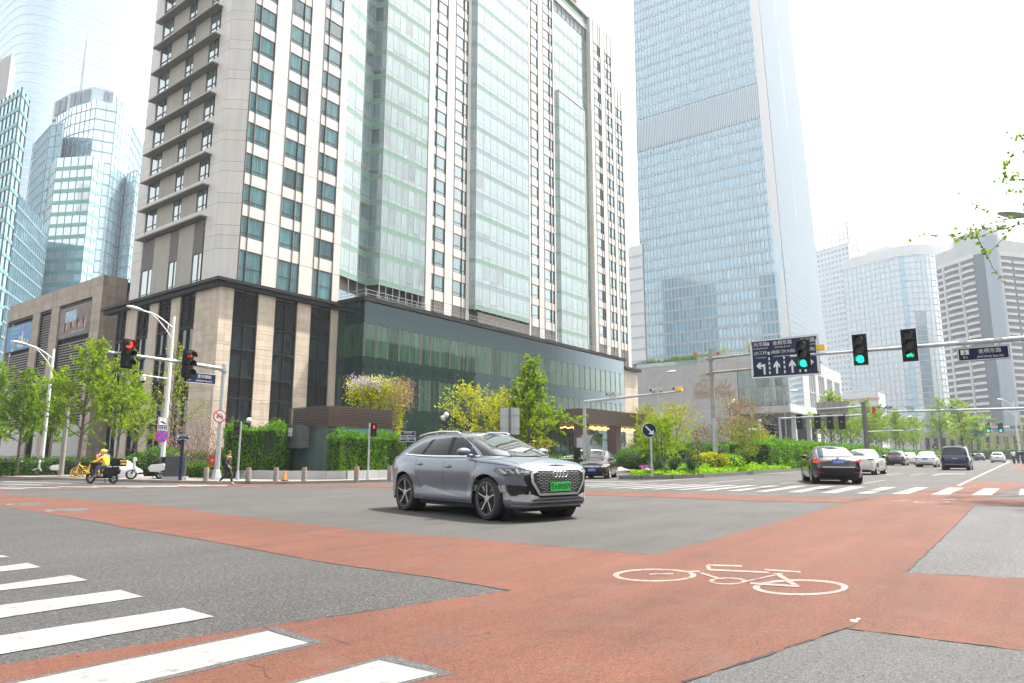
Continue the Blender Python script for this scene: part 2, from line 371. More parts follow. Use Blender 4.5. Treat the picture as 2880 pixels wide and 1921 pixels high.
mt['green_on'] = emis('green_signal', (.01, .85, .40), 1.0)
mt['lens_off'] = M('dark_lens', (.02, .02, .02), .3)
mt['warm'] = emis('warm_lamp', (1, .52, .17), 1.0)
mt['deepgreen'] = M('booth_green', (.035, .062, .058), .5, var=.12, vs=1.2, streak=.15)
mt['teal'] = M('booth_teal', (.10, .25, .25), .5, var=.1)
mt['granite_d'] = M('dark_granite', (.11, .105, .1), .6, var=.2, rnd=.1)
mt['copper'] = M('canopy_copper', (.085, .058, .050), .42, .3, var=.16, vs=.9, rnd=.08)
mt['flag'] = M('blue_flag', (.01, .025, .25), .7)
def text(name, s, size, m, parent, loc, rot=(pi/2, 0, 0), ax='CENTER', ext=.002, bold=0, sx=1.0):
    cu = bpy.data.curves.new(name, 'FONT'); cu.body = s; cu.size = size; cu.align_x = ax; cu.align_y = 'CENTER'; cu.extrude = ext; cu.offset = bold; cu.resolution_u = 3
    cu.materials.append(m); o = obj(name, cu, parent, loc, rot=rot); o.scale.x = sx; return o
# ================================================================ ground, roads, paint
def flat(name, pts, m, dz, label=None, cat=None, kind='structure', cuts=True, border=None, jit=0):
    """a sheet on the sloping ground from world points"""
    if jit:                                                # hand-laid, slightly ragged edge near the camera
        r = random.Random(len(pts)); q = []
        for a, c in zip(pts, pts[1:]+pts[:1]):
            a, c = Vector(a[:2]), Vector(c[:2]); n = max(1, int((c-a).length/.22)) if min(a.length, c.length) < 16 and a.length < 60 and c.length < 60 else 1
            q += [a+(c-a)*(i/n)+(Vector((r.uniform(-jit, jit), r.uniform(-jit, jit))) if 0 < i else Vector((0, 0))) for i in range(n)]
        pts = q
    b = bmesh.new(); b.faces.new([b.verts.new((p[0], p[1], 0)) for p in pts])
    if cuts:
        for y in (12, 31):
            bmesh.ops.bisect_plane(b, geom=b.verts[:]+b.edges[:]+b.faces[:], plane_co=(0, y, 0), plane_no=(0, 1, 0))
    bmesh.ops.triangulate(b, faces=b.faces[:])
    for v in b.verts: v.co.z = gz(v.co.y)+dz
    bmesh.ops.recalc_face_normals(b, faces=b.faces[:])
    if sum(f.normal.z for f in b.faces) < 0: bmesh.ops.reverse_faces(b, faces=b.faces[:])
    me = bpy.data.meshes.new(name); b.to_mesh(me); b.free(); me.materials.append(m)
    o = obj(name, me); return tag(o, label, cat, None, kind)
def pxs(*p): return [G(x, y) for x, y in p]
gb = MB(); xs = (-1200, -300, -60, 200, 600, 2500); ys = (-2000, -300, -60, 12, 31, 200, 600, 2500)
gb.grid([[(x, y, gz(y)-.02) for x in xs] for y in ys]); tag(gb.build('ground', mt['soil'], fix=True), kind='structure')
ROAD = [(-200, -60), (400, -60), (400, 60), (28, 60), (28, 220), (-40, 220), (-40, 60), (-200, 60)]
flat('road', ROAD, mt['asphalt'], 0)
flat('red_bike_lane', pxs((-500, 1355), (0, 1389), (250, 1407), (500, 1427), (612, 1446), (980, 1489), (1440, 1526), (1838, 1562), (2388, 1414.6), (2448, 1399.7), (2612, 1378), (2668, 1371), (2700, 1363), (2734, 1354.5), (2922, 1357.5), (2880, 1369), (2766.6, 1402), (2880, 1405), (3300, 1412), (3300, 1434), (2880, 1425), (2743, 1420), (2686, 1480), (2549, 1612), (2880, 1628), (3500, 1660), (3900, 1985), (2880, 1832), (2380, 1769), (1924, 1921), (1500, 2060), (-900, 2400), (-900, 1995), (0, 1872), (741, 1764), (1433, 1662), (1225, 1627), (919, 1584), (570, 1519), (343, 1483), (122, 1443), (0, 1424), (-500, 1385)), mt['red'], .004, jit=.014)
flat('red_lane_strip', pxs((2386, 1414.5), (2180, 1411), (2032, 1406.5), (1856, 1399), (1642, 1393), (1101, 1371.5), (708, 1368.5), (440, 1371.5), (0, 1381), (0, 1378), (440, 1367), (700, 1363), (1101, 1364), (1642, 1381), (1808, 1384), (2091, 1392.5), (2180, 1395.5), (2446, 1399.7)), mt['red'], .005)
flat('far_red_lane', [(75, 1.2), (140, .2), (140, -3.2), (75, -2.5)], mt['red'], .004)
def stripes(name, lst, label, group, m='white', dz=.009, border=False):
    for i, q in enumerate(lst):
        o = flat(name, pxs(*q), mt[m], dz, kind='structure')
# near zebra, left
def ext(tr, x0top, br, x0bot, xe=-420):
    def ln(a, b): return (xe, a[1]+(b[1]-a[1])*(xe-a[0])/(b[0]-a[0]))
    return [ln(tr, x0top), tr, br, ln(br, x0bot)]
near_z = [ext((5, 1563.5), (-100, 1567), (28, 1568), (-100, 1577)), ext((76.5, 1585), (0, 1594.8), (115, 1597), (0, 1609.5)),
          ext((196, 1618.7), (0, 1646.8), (247, 1634), (0, 1663.4)), ext((337, 1661.5), (0, 1705), (402, 1680.5), (0, 1741)),
          ext((514.5, 1712.4), (0, 1790.8), (603, 1736.9), (0, 1844)), ext((753, 1778), (61, 1921), (867, 1811.6), (398, 1921), -300),
          ext((1066, 1860.6), (850, 1921), (1231, 1899), (1133, 1921), 300)]
for q in near_z[5:]:
    c = [G(*p) for p in q]; ctr = sum(c, Vector())/4; a = (c[1]-c[0]).normalized(); bdir = (c[3]-c[0]).normalized()
    flat('bare_asphalt_border', [c[0]-bdir*.05, c[1]+a*.09-bdir*.05, c[2]+a*.09+bdir*.05, c[3]+bdir*.05], mt['asphalt_dark'], .0055)
for q in near_z: flat('crossing_stripe', pxs(*q), mt['white'], .0075, jit=.006)
z16 = lambda p: (1600+p[0]/3.3586, 1280+p[1]/3.3586); z21 = lambda p: (2180+p[0]/3.3586, 1280+p[1]/3.3586)
bots = [(-260, 293, -180, 294), (-60, 299, 20, 301), (150, 306, 235, 308), (230+120, 315, 330+120, 316), (455+80, 320, 560+80, 321), (695+50, 325, 800+55, 327), (945+20, 331, 1060+22, 332), (1205+10, 336, 1330+10, 337), (1475+5, 341, 1600+5, 343), (1755, 347, 1880, 348)]
tops = [(400, 265, 480), (590, 268, 690), (800, 272, 880), (1000, 276, 1085), (1180, 279, 1280), (1330, 281, 1430), (1510, 284, 1610), (1690, 286, 1795), (1890, 290, 2000), (2130, 292, 2260)]
far_q = [[z16(p) for p in ((t[0], t[1]), (t[2], t[1]), (q[2], q[3]), (q[0], q[1]))] for t, q in zip(tops, bots)]
far_q += [[z21(p) for p in q] for q in ([(440, 295), (570, 296), (245, 354), (112, 352)], [(710, 298), (860, 300), (570, 361), (430, 360)], [(1020, 302), (1150, 303), (915, 367), (765, 365)], [(1330, 304), (1455, 306), (1260, 370), (1095, 369)],
          [(1640, 308), (1785, 310), (1645, 376), (1470, 374)], [(1980, 313), (2125, 316), (2045, 380), (1855, 377)], [(2320, 320), (2460, 322), (2400, 386), (2300, 384)])]
for q in far_q: flat('crossing_stripe', pxs(*q), mt['white'], .0075)
for q in ([(17, 1354), (200, 1360), (200, 1361.2), (0, 1355.2)], [(0, 1360.5), (120, 1364), (115, 1365.6), (0, 1362)], [(0, 1371.6), (83, 1374.5), (60, 1376), (0, 1374)], [(28, 1369), (176, 1372.2), (160, 1373.6), (12, 1370.5)],
          [(166, 1368), (283, 1370), (270, 1371.4), (156, 1369.2)], [(255, 1366.6), (500, 1366.4), (500, 1369.2), (262, 1368.6)], [(500, 1364), (640, 1364.6), (640, 1366.8), (500, 1367)]):
    flat('crossing_stripe', pxs(*q), mt['white'], .0075)
for q in ([(2689, 1366), (2701, 1366.6), (2841, 1299.2), (2836, 1298.6)], [(1993, 1358), (1997, 1358.7), (2120, 1348.6), (2118, 1347.7)], [(2192, 1360.4), (2196, 1361), (2256, 1354.2), (2254, 1353.6)],
          [(2428, 1360), (2434, 1360.8), (2491, 1350.6), (2488, 1350)], [(2487, 1335.6), (2492, 1336.4), (2538, 1331.6), (2536, 1331)], [(2558, 1337), (2562, 1337.8), (2600, 1331.6), (2598, 1331)], [(2620, 1336.4), (2626, 1337.6), (2650, 1334), (2716, 1333.8), (2716, 1332.2), (2650, 1332)],
          [(1795, 1356.2), (1795, 1357.4), (2255, 1326), (2255, 1325)], [(1640, 1352.6), (1640, 1353.6), (1795, 1357.4), (1795, 1356.2)]):
    flat('lane_line', pxs(*q), mt['white'], .0065)
for x in range(78, 150, 9):
    for y in (11.2, 7.6, 4.1): flat('lane_line', [(x, y), (x+4, y), (x+4, y+.15), (x, y+.15)], mt['white'], .0065)
flat('asphalt_patch', pxs((2549, 1612), (2880, 1628), (3500, 1660), (3300, 1434), (2880, 1425), (2743, 1420), (2686, 1480)), mt['asphalt_pale'], .002)
flat('asphalt_patch', pxs((2380, 1769), (2880, 1832), (3900, 1985), (3900, 2400), (1500, 2060), (1924, 1921)), mt['asphalt_dark'], .002)
flat('asphalt_patch', pxs((-500, 1385), (0, 1424), (122, 1443), (343, 1483), (570, 1519), (919, 1584), (1225, 1627), (1433, 1662), (741, 1764), (0, 1872), (-900, 1995)), mt['asphalt_coarse'], .002)
def seam(pts, w, seed):
    '''broken tar line along the edge of the red surfacing'''
    r = random.Random(seed); P = pxs(*pts); b = MB(); prev = None
    for a, c in zip(P, P[1:]):
        d = c-a; L = d.length; n = max(2, int(L/.10)); nn = Vector((-d.y, d.x, 0)).normalized()
        for i in range(n):
            q = a+d*(i/n)+nn*r.uniform(-.012, .012); k = w*r.uniform(.1, 1.0); e = (q-nn*k, q+nn*k)
            if prev and r.random() < .86: b.quad(*[(v.x, v.y, gz(v.y)+.0062) for v in (prev[0], prev[1], e[1], e[0])])
            prev = e
    tag(b.build('tar_seam', mt['tar'], fix=True), kind='structure')
for i, (pts, w) in enumerate((([(1433, 1662), (741, 1764)], .010), ([(1433, 1662), (1225, 1627), (919, 1584), (570, 1519), (343, 1483), (122, 1443)], .016), ([(1700, 1995), (1924, 1921), (2380, 1769), (2880, 1832), (3300, 1890)], .014), ([(2880, 1628), (2549, 1612), (2686, 1480), (2743, 1420)], .014), ([(1440, 1526), (1838, 1562), (2388, 1414.6)], .008), ([(2766, 1402), (2880, 1369)], .02),
        ([(741, 1764), (760, 1776), (867, 1812), (900, 1806)], .010), ([(1066, 1858), (1260, 1902)], .012), ([(2372, 1768), (2400, 1762), (2418, 1750), (2404, 1736)], .006), ([(690, 1868), (742, 1880), (748, 1905), (772, 1921)], .003), ([(905, 1790), (1010, 1826)], .004), ([(1700, 1730), (1780, 1742), (1840, 1760)], .003), ([(2383, 1660), (2390, 1690), (2405, 1702)], .004))): seam(pts, w, i)
b = MB(); r = random.Random(77)
for i in range(18):
    p = G(r.uniform(0, 2880), r.uniform(1500, 1915)); k = r.uniform(.002, .006); b.ball((p.x, p.y, p.z+.008), (k*1.4, k, k*.5), 6, 4)
tag(b.build('grit', mt['asphalt_pale']), 'scattered small grit and leaf scraps on the road', 'grit', None, 'stuff')
# bicycle symbol
def bikemark(ell, strokes, m, f):
    b = MB()
    def ring(cx, cy, rx, ry, kx, ky):
        a = [G(*f((cx+rx*cos(t), cy+ry*sin(t)))) for t in [2*pi*i/40 for i in range(40)]]
        c = [G(*f((cx+(rx-kx)*cos(t), cy+(ry-ky)*sin(t)))) for t in [2*pi*i/40 for i in range(40)]]
        for i in range(40):
            j = (i+1) % 40; b.quad(*[(p.x, p.y, gz(p.y)+.0065) for p in (a[i], a[j], c[j], c[i])])
    for e in ell: ring(*e)
    dz = .0068
    for p0, p1, w in strokes:
        dz += .0002; q = [(p0[0]-w[0], p0[1]-w[1]), (p1[0]-w[0], p1[1]-w[1]), (p1[0]+w[0], p1[1]+w[1]), (p0[0]+w[0], p0[1]+w[1])]
        b.quad(*[(p.x, p.y, gz(p.y)+dz) for p in (G(*f(k)) for k in q)])
    return tag(b.build('bicycle_symbol', m, fix=True), kind='structure')
f8 = lambda p: (1440+p[0]/1.6326, 1380+p[1]/1.6326)
bikemark([(655, 391, 192, 30, 27, 6.6), (1325, 447, 220, 37, 31, 8.6), (992, 418, 88, 16, 23, 4.8)],
         [((898, 345), (1055, 349), (0, 3.4)), ((900, 345), (905, 366), (9, 0)), ((905, 366), (1180, 379), (0, 3.6)), ((1160, 366), (1325, 377), (0, 3.4)), ((865, 380), (960, 410), (13, 0)), ((800, 376), (862, 374), (0, 3)),
          ((1240, 384), (1050, 426), (13, 0)), ((1215, 384), (1310, 444), (15, 0)), ((1095, 430), (1320, 443), (0, 4.5)), ((630, 388), (740, 386), (0, 2.4))], mt['white_faint'], f8)
bikemark([(1480, 446, 175, 10.5, 24, 2.6), (1640, 422, 70, 7, 12, 2)], [((1095, 434), (1320, 438), (0, 1.6)), ((1320, 432), (1420, 424), (0, 1.6)), ((1400, 416), (1700, 423), (0, 1.4)), ((1180, 432), (1290, 424), (0, 1.4))], mt['white_faint'], z21)
for k, (cx, cy, rx, ry, lab) in enumerate(((68, 1418, 66, 3.1, 'round grey manhole patch in the red lane at the left picture edge'), (189, 1435.5, 71, 4.4, 'round grey manhole patch in the red lane nearer the camera'))):
    pts = pxs(*[(cx+rx*cos(2*pi*i/28), cy+ry*sin(2*pi*i/28)) for i in range(28)])
    ctr = sum(pts, Vector())/28; r_ = max((p-ctr).length for p in pts)*.62
    t = thing('manhole', lab, 'manhole', (ctr.x, ctr.y, 0), 0, 'manholes in the red lane')
    b = MB(); b.poly([(p.x-ctr.x, p.y-ctr.y, gz(p.y)+.0065) for p in pts]); b.build('asphalt_patch', mt['asphalt_dark'], t, fix=True)
    b = MB(); b.lathe([(0, gz(ctr.y)+.014), (.38, gz(ctr.y)+.014), (.40, gz(ctr.y)+.004)], 24)
    for i in range(-3, 4):
        b.box(-.3, .3, i*.09-.015, i*.09+.015, gz(ctr.y)+.014, gz(ctr.y)+.02)
    b.build('cover', mt['granite_d'], t, fix=True)
for q in ([(355, 1372), (402, 1371.6), (402, 1373.6), (355, 1373.8)], [(524, 1368.4), (566, 1368.4), (566, 1369.6), (524, 1369.6)], [(680, 1368.6), (732, 1368.6), (732, 1369.9), (680, 1369.9)], [(300, 1381.5), (375, 1380.5), (375, 1381.3), (300, 1382.4)]):
    flat('drain_grate', pxs(*q), mt['granite_d'], .014)
# broken lump of mortar by the near corner of the red lane
b = MB(); p = G(2402, 1745)
for i in range(5): b.ball((p.x+R.uniform(-.05, .05), p.y+R.uniform(-.02, .02), .004), (R.uniform(.014, .03), R.uniform(.01, .02), R.uniform(.004, .009)), 7, 4)
tag(b.build('mortar_blob', mt['granite'], fix=True), 'small dried pale mortar blob near the tip of the grey asphalt corner', 'debris')
# pavement of the hotel corner, kerb stones, planter wall
KERB = [(13.5, 75), (15.6, 61), (16.9, 54.5), (18.2, 45.5), (19.5, 38.2), (20.6, 34.6), (22.4, 31.6), (25.0, 29.0), (28.6, 27.4), (36, 26.2), (47, 26.2), (70, 26.6), (110, 26.8), (160, 27)]
def resample(pl, step):
    out = [Vector((*pl[0], 0))]
    for a, b_ in zip(pl, pl[1:]):
        a, b_ = Vector((*a, 0)), Vector((*b_, 0)); n = max(1, round((b_-a).length/step))
        out += [a+(b_-a)*(i/n) for i in range(1, n+1)]
    return out
def kerbs(name, pl, w, hgt, m, root, lim=300, z0=-.05):
    t = root; pts = resample(pl, 1.0); L = []
    for a, b_ in zip(pts, pts[1:]):
        d = b_-a; L.append((near(a), a, b_, d))
    L.sort(key=lambda q: q[0]); rest = MB()
    for i, (_, a, b_, d) in enumerate(L):
        k = MB(); n = Vector((-d.y, d.x, 0)).normalized()*w; e = d.normalized()*.008; q = [a+e, b_-e, b_-e+n, a+e+n]
        (k if i < lim else rest).add([(p.x, p.y, gz(p.y)+z0) for p in q]+[(p.x, p.y, gz(p.y)+hgt) for p in q], [(0, 3, 2, 1), (4, 5, 6, 7), (0, 1, 5, 4), (1, 2, 6, 5), (2, 3, 7, 6), (3, 0, 4, 7)])
        if i < lim: k.build('kerb_stone', m, t, fix=True)
    if rest.v: tag(rest.build('kerb_stone', m, t, fix=True), kind='stuff')
pv = flat('pavement', KERB+[(160, 120), (13.5, 120)], mt['paving'], .125); tag(pv, kind='structure')
kr = bpy.data.objects.new('pavement_kerb', None); COL.objects.link(kr); tag(kr, kind='structure')
kerbs('pavement_kerb', KERB, -.16, .14, mt['kerb'], kr, 120)
# median island with its kerb
ISL = [(240, 13.2), (160, 13.2), (110, 13.2), (75, 13.2), (53, 13.2), (45, 13.3), (38, 13.2), (34, 13.3), (32.0, 14.0), (31.3, 15.2), (31.6, 16.4), (32.6, 17.0), (36, 17.6), (45, 18.6), (60, 19.4), (90, 20), (160, 20), (240, 20)]
flat('median_island', ISL, mt['soil'], .15)
kr2 = bpy.data.objects.new('median_kerb', None); COL.objects.link(kr2); tag(kr2, kind='structure')
kerbs('median_kerb', ISL[1:-1], .16, .20, mt['granite_d'], kr2, 140)
# ================================================================ the hotel
HX, HY, HT = 33.7, 58.7, 84.0                            # left face on x = HX, avenue face on y = HY
hotel = thing('hotel', 'tall beige hotel with green glass bays on a travertine base behind the junction', 'hotel', (HX, HY, -.38))
hotel.matrix_world = Matrix.Translation((0, 0, 0)); hotel.location = (0, 0, 0)
FL = [22.0+3.25*k for k in range(19)]                    # window sills
COLW = [(35.3, 37.8, 36.05), (39.6, 42.1, 41.2), (43.9, 46.4, 44.6), (61.8, 64.4, 62.5), (66.1, 68.7, 67.9), (83.9, 86.5, 84.5), (88.1, 91.0, 90.1), (105.4, 108.1, 107.4), (109.8, 112.4, 111.0), (113.7, 116.4, 114.9)]
core = MB()
core.prism([(HX+.35, 60.6), (35.3, HY+.35), (47.4, HY+.35), (51.0, HY+2.2), (60.9, HY+2.2), (60.9, HY+.35), (69.5, HY+.35), (69.5, HY+.6), (82.8, HY+.6), (82.8, HY+.35), (91.5, HY+.35), (91.5, HY+1.4), (104.4, HY+1.4), (104.4, HY+.35), (112.5, HY+.35), (112.5, 92), (45, 92), (45, 77), (HX+.35, 76.9)], 16.5, HT-.3)
core.prism([(112.5, HY+.35), (117.8, HY+.35), (117.8, 90), (112.5, 90)], 16.5, 74.1)
core.build('wall', mt['beige_d'], hotel, fix=True)
b = MB(); b.prism([(HX+.3, 60.4), (35.2, HY+.3), (112.4, HY+.3), (112.4, 92), (45, 92), (45, 77), (HX+.3, 76.9)], HT-.29, HT+.25); b.build('roof', mt['roof'], hotel, fix=True)
b = MB()                                                  # the balconied crown that looks over the parapet
for k in range(7):
    z = 84.2+k*3.0; b.box(100.2, 112.5, 66, 80, z, z+1.6); b.box(100.9, 111.9, 66.6, 80, z+1.6, z+3.0)
    b.box(102, 110.6, 65.0, 66, z+.2, z+1.0, 1); b.box(102, 110.6, 65.05, 65.12, z+1.0, z+1.5, 2)
b.build('crown', [mt['beige'], mt['granite'], mt['g_blue']], hotel)
clad = Pieces(hotel, 'cladding_panel', 300); J = .022
piers = [(37.8, 39.6), (42.1, 43.9), (46.4, 47.4), (61.0, 61.8), (64.4, 66.1), (68.7, 69.5), (82.8, 83.9), (86.5, 88.1), (91.0, 91.5), (104.3, 105.4), (108.1, 109.8), (112.4, 113.7), (116.4, 117.9)]
def zrows(top):
    z = 17.5; out = [(17.5, 20.65), (20.65, 24.1)]
    z = 24.1
    while z < top-.5: out.append((z, min(z+3.25, top))); z += 3.25
    return out
for a, c in piers:
    for z0, z1 in zrows(74 if a > 112.4 else HT):
        clad.box(a+J, c-J, HY, HY+.33, z0+J, z1-J, mt['beige'])
for i, (a, c, m_) in enumerate(COLW):
    top = 74 if i == 9 else HT
    for z in FL:
        zt = z+2.1
        if zt > top-2: continue
        z1 = z+3.25 if z+3.25+2.1 <= (72 if i == 9 else 82) else top
        clad.box(a+J, m_-.03, HY+.02, HY+.33, zt+J, z1-J, mt['beige']); clad.box(m_+.03, c-J, HY+.02, HY+.33, zt+J, z1-J, mt['beige'])
    clad.box(a+J, c-J, HY+.02, HY+.33, 20.7, 22.0-J, mt['beige'])
# corner pier, three-sided, and the left face
for z0, z1 in [(17.5, 20.65)]+[(20.65+1.05*0, 20.65)]*0+[(z, z+1.0) for z in FL if z < HT-2]+[(z+1.0, z+3.25) for z in FL if z < HT-3]+[(20.65, 22.0)]:
    z1 = min(z1, HT)
    L = hypot(35.2-HX, 60.3-HY); ang = atan2(HY-60.3, 35.2-HX)
    clad.box(HX, HY+1.6, HX+L*1.0, HY+1.6+.33, z0+.012, z1-.012, mt['beige'], rz=ang) if False else None
    b = (HX, 60.3); clad.L.append((near((HX, 60, z0))-6, b[0], b[1], z0+.015, L, .3, z1-z0-.03, mt['beige'], ang))
    clad.box(HX, HX+.33, 60.3+J, 62.3-J, z0+.015, z1-.015, mt['beige'])
    clad.box(HX, HX+.33, 74.9+J, 77.0, z0+.015, z1-.015, mt['beige'])
clad.done()
rend = Pieces(hotel, 'render_panel'); fins = Pieces(hotel, 'sun_fin'); sillp = Pieces(hotel, 'sill_panel')
for k in range(-1, 18):
    zf = 24.1+3.25*k; z0, z1 = zf+1.0, zf+3.2
    if k >= 0:
        fins.box(HX-.72, HX+.1, 62.1, 75.35, zf, zf+.13, mt['fin'])
        for y0, y1 in ((62.35, 66.6), (66.62, 70.8), (70.82, 74.85)): sillp.box(HX+.02, HX+.3, y0, y1, zf+.14, z0, mt['beige'])
    else: z0, z1 = 17.5, 24.0
    for y0, y1 in ((64.45, 67.35), (69.1, 72.4)): rend.box(HX+.04, HX+.3, y0, y1, z0+.02, z1-.0, mt['olive'])
fins.done(); rend.done(); sillp.done()
# windows: frame plus two panes, one drawing shared by every window
def window_mesh(w, h, mull, d=.07, rail=.46):
    f = MB(); t = .055
    for x in (0, mull-t/2, w-t): f.box(x, x+t, -d, .06, 0, h)
    for z in (0, rail, h-t): f.box(t, mull-t/2, -d+.006, .055, z, z+t); f.box(mull+t/2, w-t, -d+.006, .055, z, z+t)
    p = []
    for x0, x1 in ((t, mull-t/2), (mull+t/2, w-t)):
        q = MB(); q.box(x0-.01, x1+.01, .0, .03, .01, h-.01); p.append(q)
    return f, p
_wm = {}
def put_window(root, x, y, z, w, h, mull, rz=0, glass='g_hotel', rail=.46):
    k = (round(w, 2), round(h, 2), round(mull, 2), glass)
    if k not in _wm:
        f, p = window_mesh(w, h, mull, rail=rail); _wm[k] = (f.mesh('window', mt['frame']), [q.mesh('pane', mt[glass]) for q in p])
    f, p = _wm[k]; o = obj('window', f, root, (x, y, z), rz)
    for q in p: obj('pane', q, o)
    return o
for i, (a, c, m_) in enumerate(COLW):
    for z in FL:
        if z+2.1 > (72 if i == 9 else 82): continue
        put_window(hotel, a, HY+.12, z, c-a, 2.1, m_-a)
    if i < 3: put_window(hotel, a, HY+.12, 17.45, c-a, 3.2, m_-a, rail=1.55)
    else:
        b = MB(); b.box(a, c, HY+.1, HY+.13, 17.45, 20.6)
        for q in range(20): b.box(a+.05, c-.05, HY+.02, HY+.1, 17.5+q*.155, 17.58+q*.155)
        for xx in (a, m_, c-.05): b.box(xx, xx+.05, HY, HY+.12, 17.45, 20.6)
        b.build('louvre', mt['fin'], hotel)
for k in range(0, 18):
    z = 24.1+3.25*k+1.0
    for y1, w in ((64.4, 1.75), (69.05, 1.65), (74.85, 2.4)): put_window(hotel, HX+.12, y1, z, w, 2.22, w*.62, rz=-pi/2, glass='g_left', rail=.5)
for y1, w in ((64.4, 1.75), (69.05, 1.65), (74.85, 2.4)):
    put_window(hotel, HX+.12, y1, 17.5, w, 3.2, w*.62, rz=-pi/2, glass='g_left')
    b = MB()
    for q in range(18): b.box(HX+.03, HX+.12, y1-w, y1, 20.8+q*.17, 20.88+q*.17)
    b.box(HX+.13, HX+.16, y1-w, y1, 20.7, 24.0); b.build('louvre', mt['fin'], hotel)
# mullion rails that run the whole height beside the windows
b = MB()
for i, (a, c, m_) in enumerate(COLW):
    for x in (a, m_, c): b.box(x-.03, x+.03, HY-.06, HY+.05, 17.5, 74 if i == 9 else HT)
tag(b.build('mullion_rails', mt['frame'], hotel), kind='stuff')
# glass bays: pane + transom strip + coloured spandrel per bay width and floor
vis = Pieces(hotel, 'glass_pane', 300); spa = Pieces(hotel, 'spandrel_panel', 300); mul_ = MB()
def bay(p0, p1, n, ztop, zbot, colours, deep=.08):
    ax, ay = p0; bx, by = p1; L = hypot(bx-ax, by-ay); ang = atan2(by-ay, bx-ax); w = L/n; ux, uy = (bx-ax)/L, (by-ay)/L
    g = .022
    for k in range(-2, 19):
        zs = 22.0+3.25*k                                   # sill of the tall pane
        c = colours[(k+40) % len(colours)]
        for i in range(n):
            x, y = ax+ux*(w*i+g), ay+uy*(w*i+g)
            if zbot < zs+.1 and zs+2.15 < ztop:
                vis.L.append((near((x, y, zs)), x, y, zs-.62+g, w-2*g, deep, .60-g, mt['g_bay'], ang))
                vis.L.append((near((x, y, zs)), x, y, zs+g, w-2*g, deep, 2.0-2*g, mt['g_bay'], ang))
            if zbot < zs-1.0 and zs-.64 < ztop: spa.L.append((near((x, y, zs)), x, y, max(zbot, zs-1.24)+g, w-2*g, deep, zs-.62-max(zbot, zs-1.24)-g, mt[c], ang))
    for i in range(n+1):
        x, y = ax+ux*w*i, ay+uy*w*i; mul_.obox((x-uy*.05, y+ux*.05, (zbot+ztop)/2), (.04, .14, ztop-zbot), ang)
    for k in range(-2, 19):
        for dz in (-1.24, -.62, 0.0):
            z = 22.0+3.25*k+dz
            if zbot < z < ztop: mul_.obox(((ax+bx)/2-uy*.05, (ay+by)/2+ux*.05, z), (L, .13, .045), ang)
gset = ['g_green']; gb_ = ['g_green', 'g_blue']
bay((47.4, HY+.02), (52.3, HY+1.2), 3, HT, 19.0, gset)
bay((52.3, HY+1.2), (53.0, HY-.25), 1, HT, 19.0, gset)
bay((53.0, HY-.25), (60.6, HY-.25), 7, HT, 19.0, gset)
bay((69.5, HY+.1), (69.95, HY-.7), 1, HT, 20.5, gb_)
bay((69.95, HY-.7), (82.8, HY-.7), 8, HT, 20.5, gb_)
bay((91.8, HY+.3), (92.5, HY-.3), 1, 63.25, 18.8, gset)
bay((92.5, HY-.3), (100.9, HY-.3), 5, 63.25, 18.8, gset)
bay((100.9, HY+.9), (104.3, HY+.9), 2, 79.45, 18.8, gset)
bay((91.5, HY+.9), (100.9, HY+.9), 6, 79.45, 63, gset)
vis.done(); spa.done(); tag(mul_.build('bay_mullions', M('bay_mullion', (.30, .29, .27), .5), hotel), kind='stuff')
b = MB(); b.box(91.5, 104.3, HY+.95, HY+1.05, 79.45, 81.4); b.build('louvre_band', M('slate_louvre', (.10, .13, .16), .6), hotel)
b = MB()
for q in range(10): b.box(91.5+q*1.42, 91.56+q*1.42, HY+.85, HY+.96, 79.45, 81.4)
b.box(91.4, 104.4, HY+.7, HY+1.0, 81.4, 82.4, 1); b.box(91.4, 104.4, HY+.72, HY+.98, 82.4, HT, 2); b.box(92.4, 101, HY-.32, HY+.9, 63.25, 63.38, 1)
b.build('parapet', [mt['fin'], mt['beige'], mt['g_green']], hotel)
b = MB(); b.box(60.6, 61.6, HY-.35, HY+.3, 17.5, HT); b.build('pilaster', mt['beige'], hotel)
b = MB(); b.box(104.28, 104.42, HY-.02, HY+1.0, 17.5, HT); b.build('pier_side', mt['beige'], hotel)
b = MB(); b.box(82.8, 83.2, HY-.75, HY+.3, 17.5, HT); b.box(100.9, 101.15, HY-.35, HY+.9, 18, 63); b.build('pilaster', mt['beige'], hotel)
b = MB(); b.box(70.6, 82.8, HY-.6, HY-.5, 17.5, 20.4)
for q in range(18): b.box(70.7, 82.7, HY-.68, HY-.6, 17.6+q*.155, 17.68+q*.155)
b.build('louvre', mt['fin'], hotel)
b = MB(); b.prism([(47.4, HY+.12), (52.3, HY+1.3), (53.0, HY-.15), (60.6, HY-.15), (60.6, HY+2), (47.4, HY+2)], 17.4, 19.15); b.build('blue_panel', mt['g_blue'], hotel, fix=True)
b = MB(); b.box(91.5, 104.3, HY-.2, HY-.1, 17.4, 18.8); b.build('soffit_panel', mt['beige'], hotel)
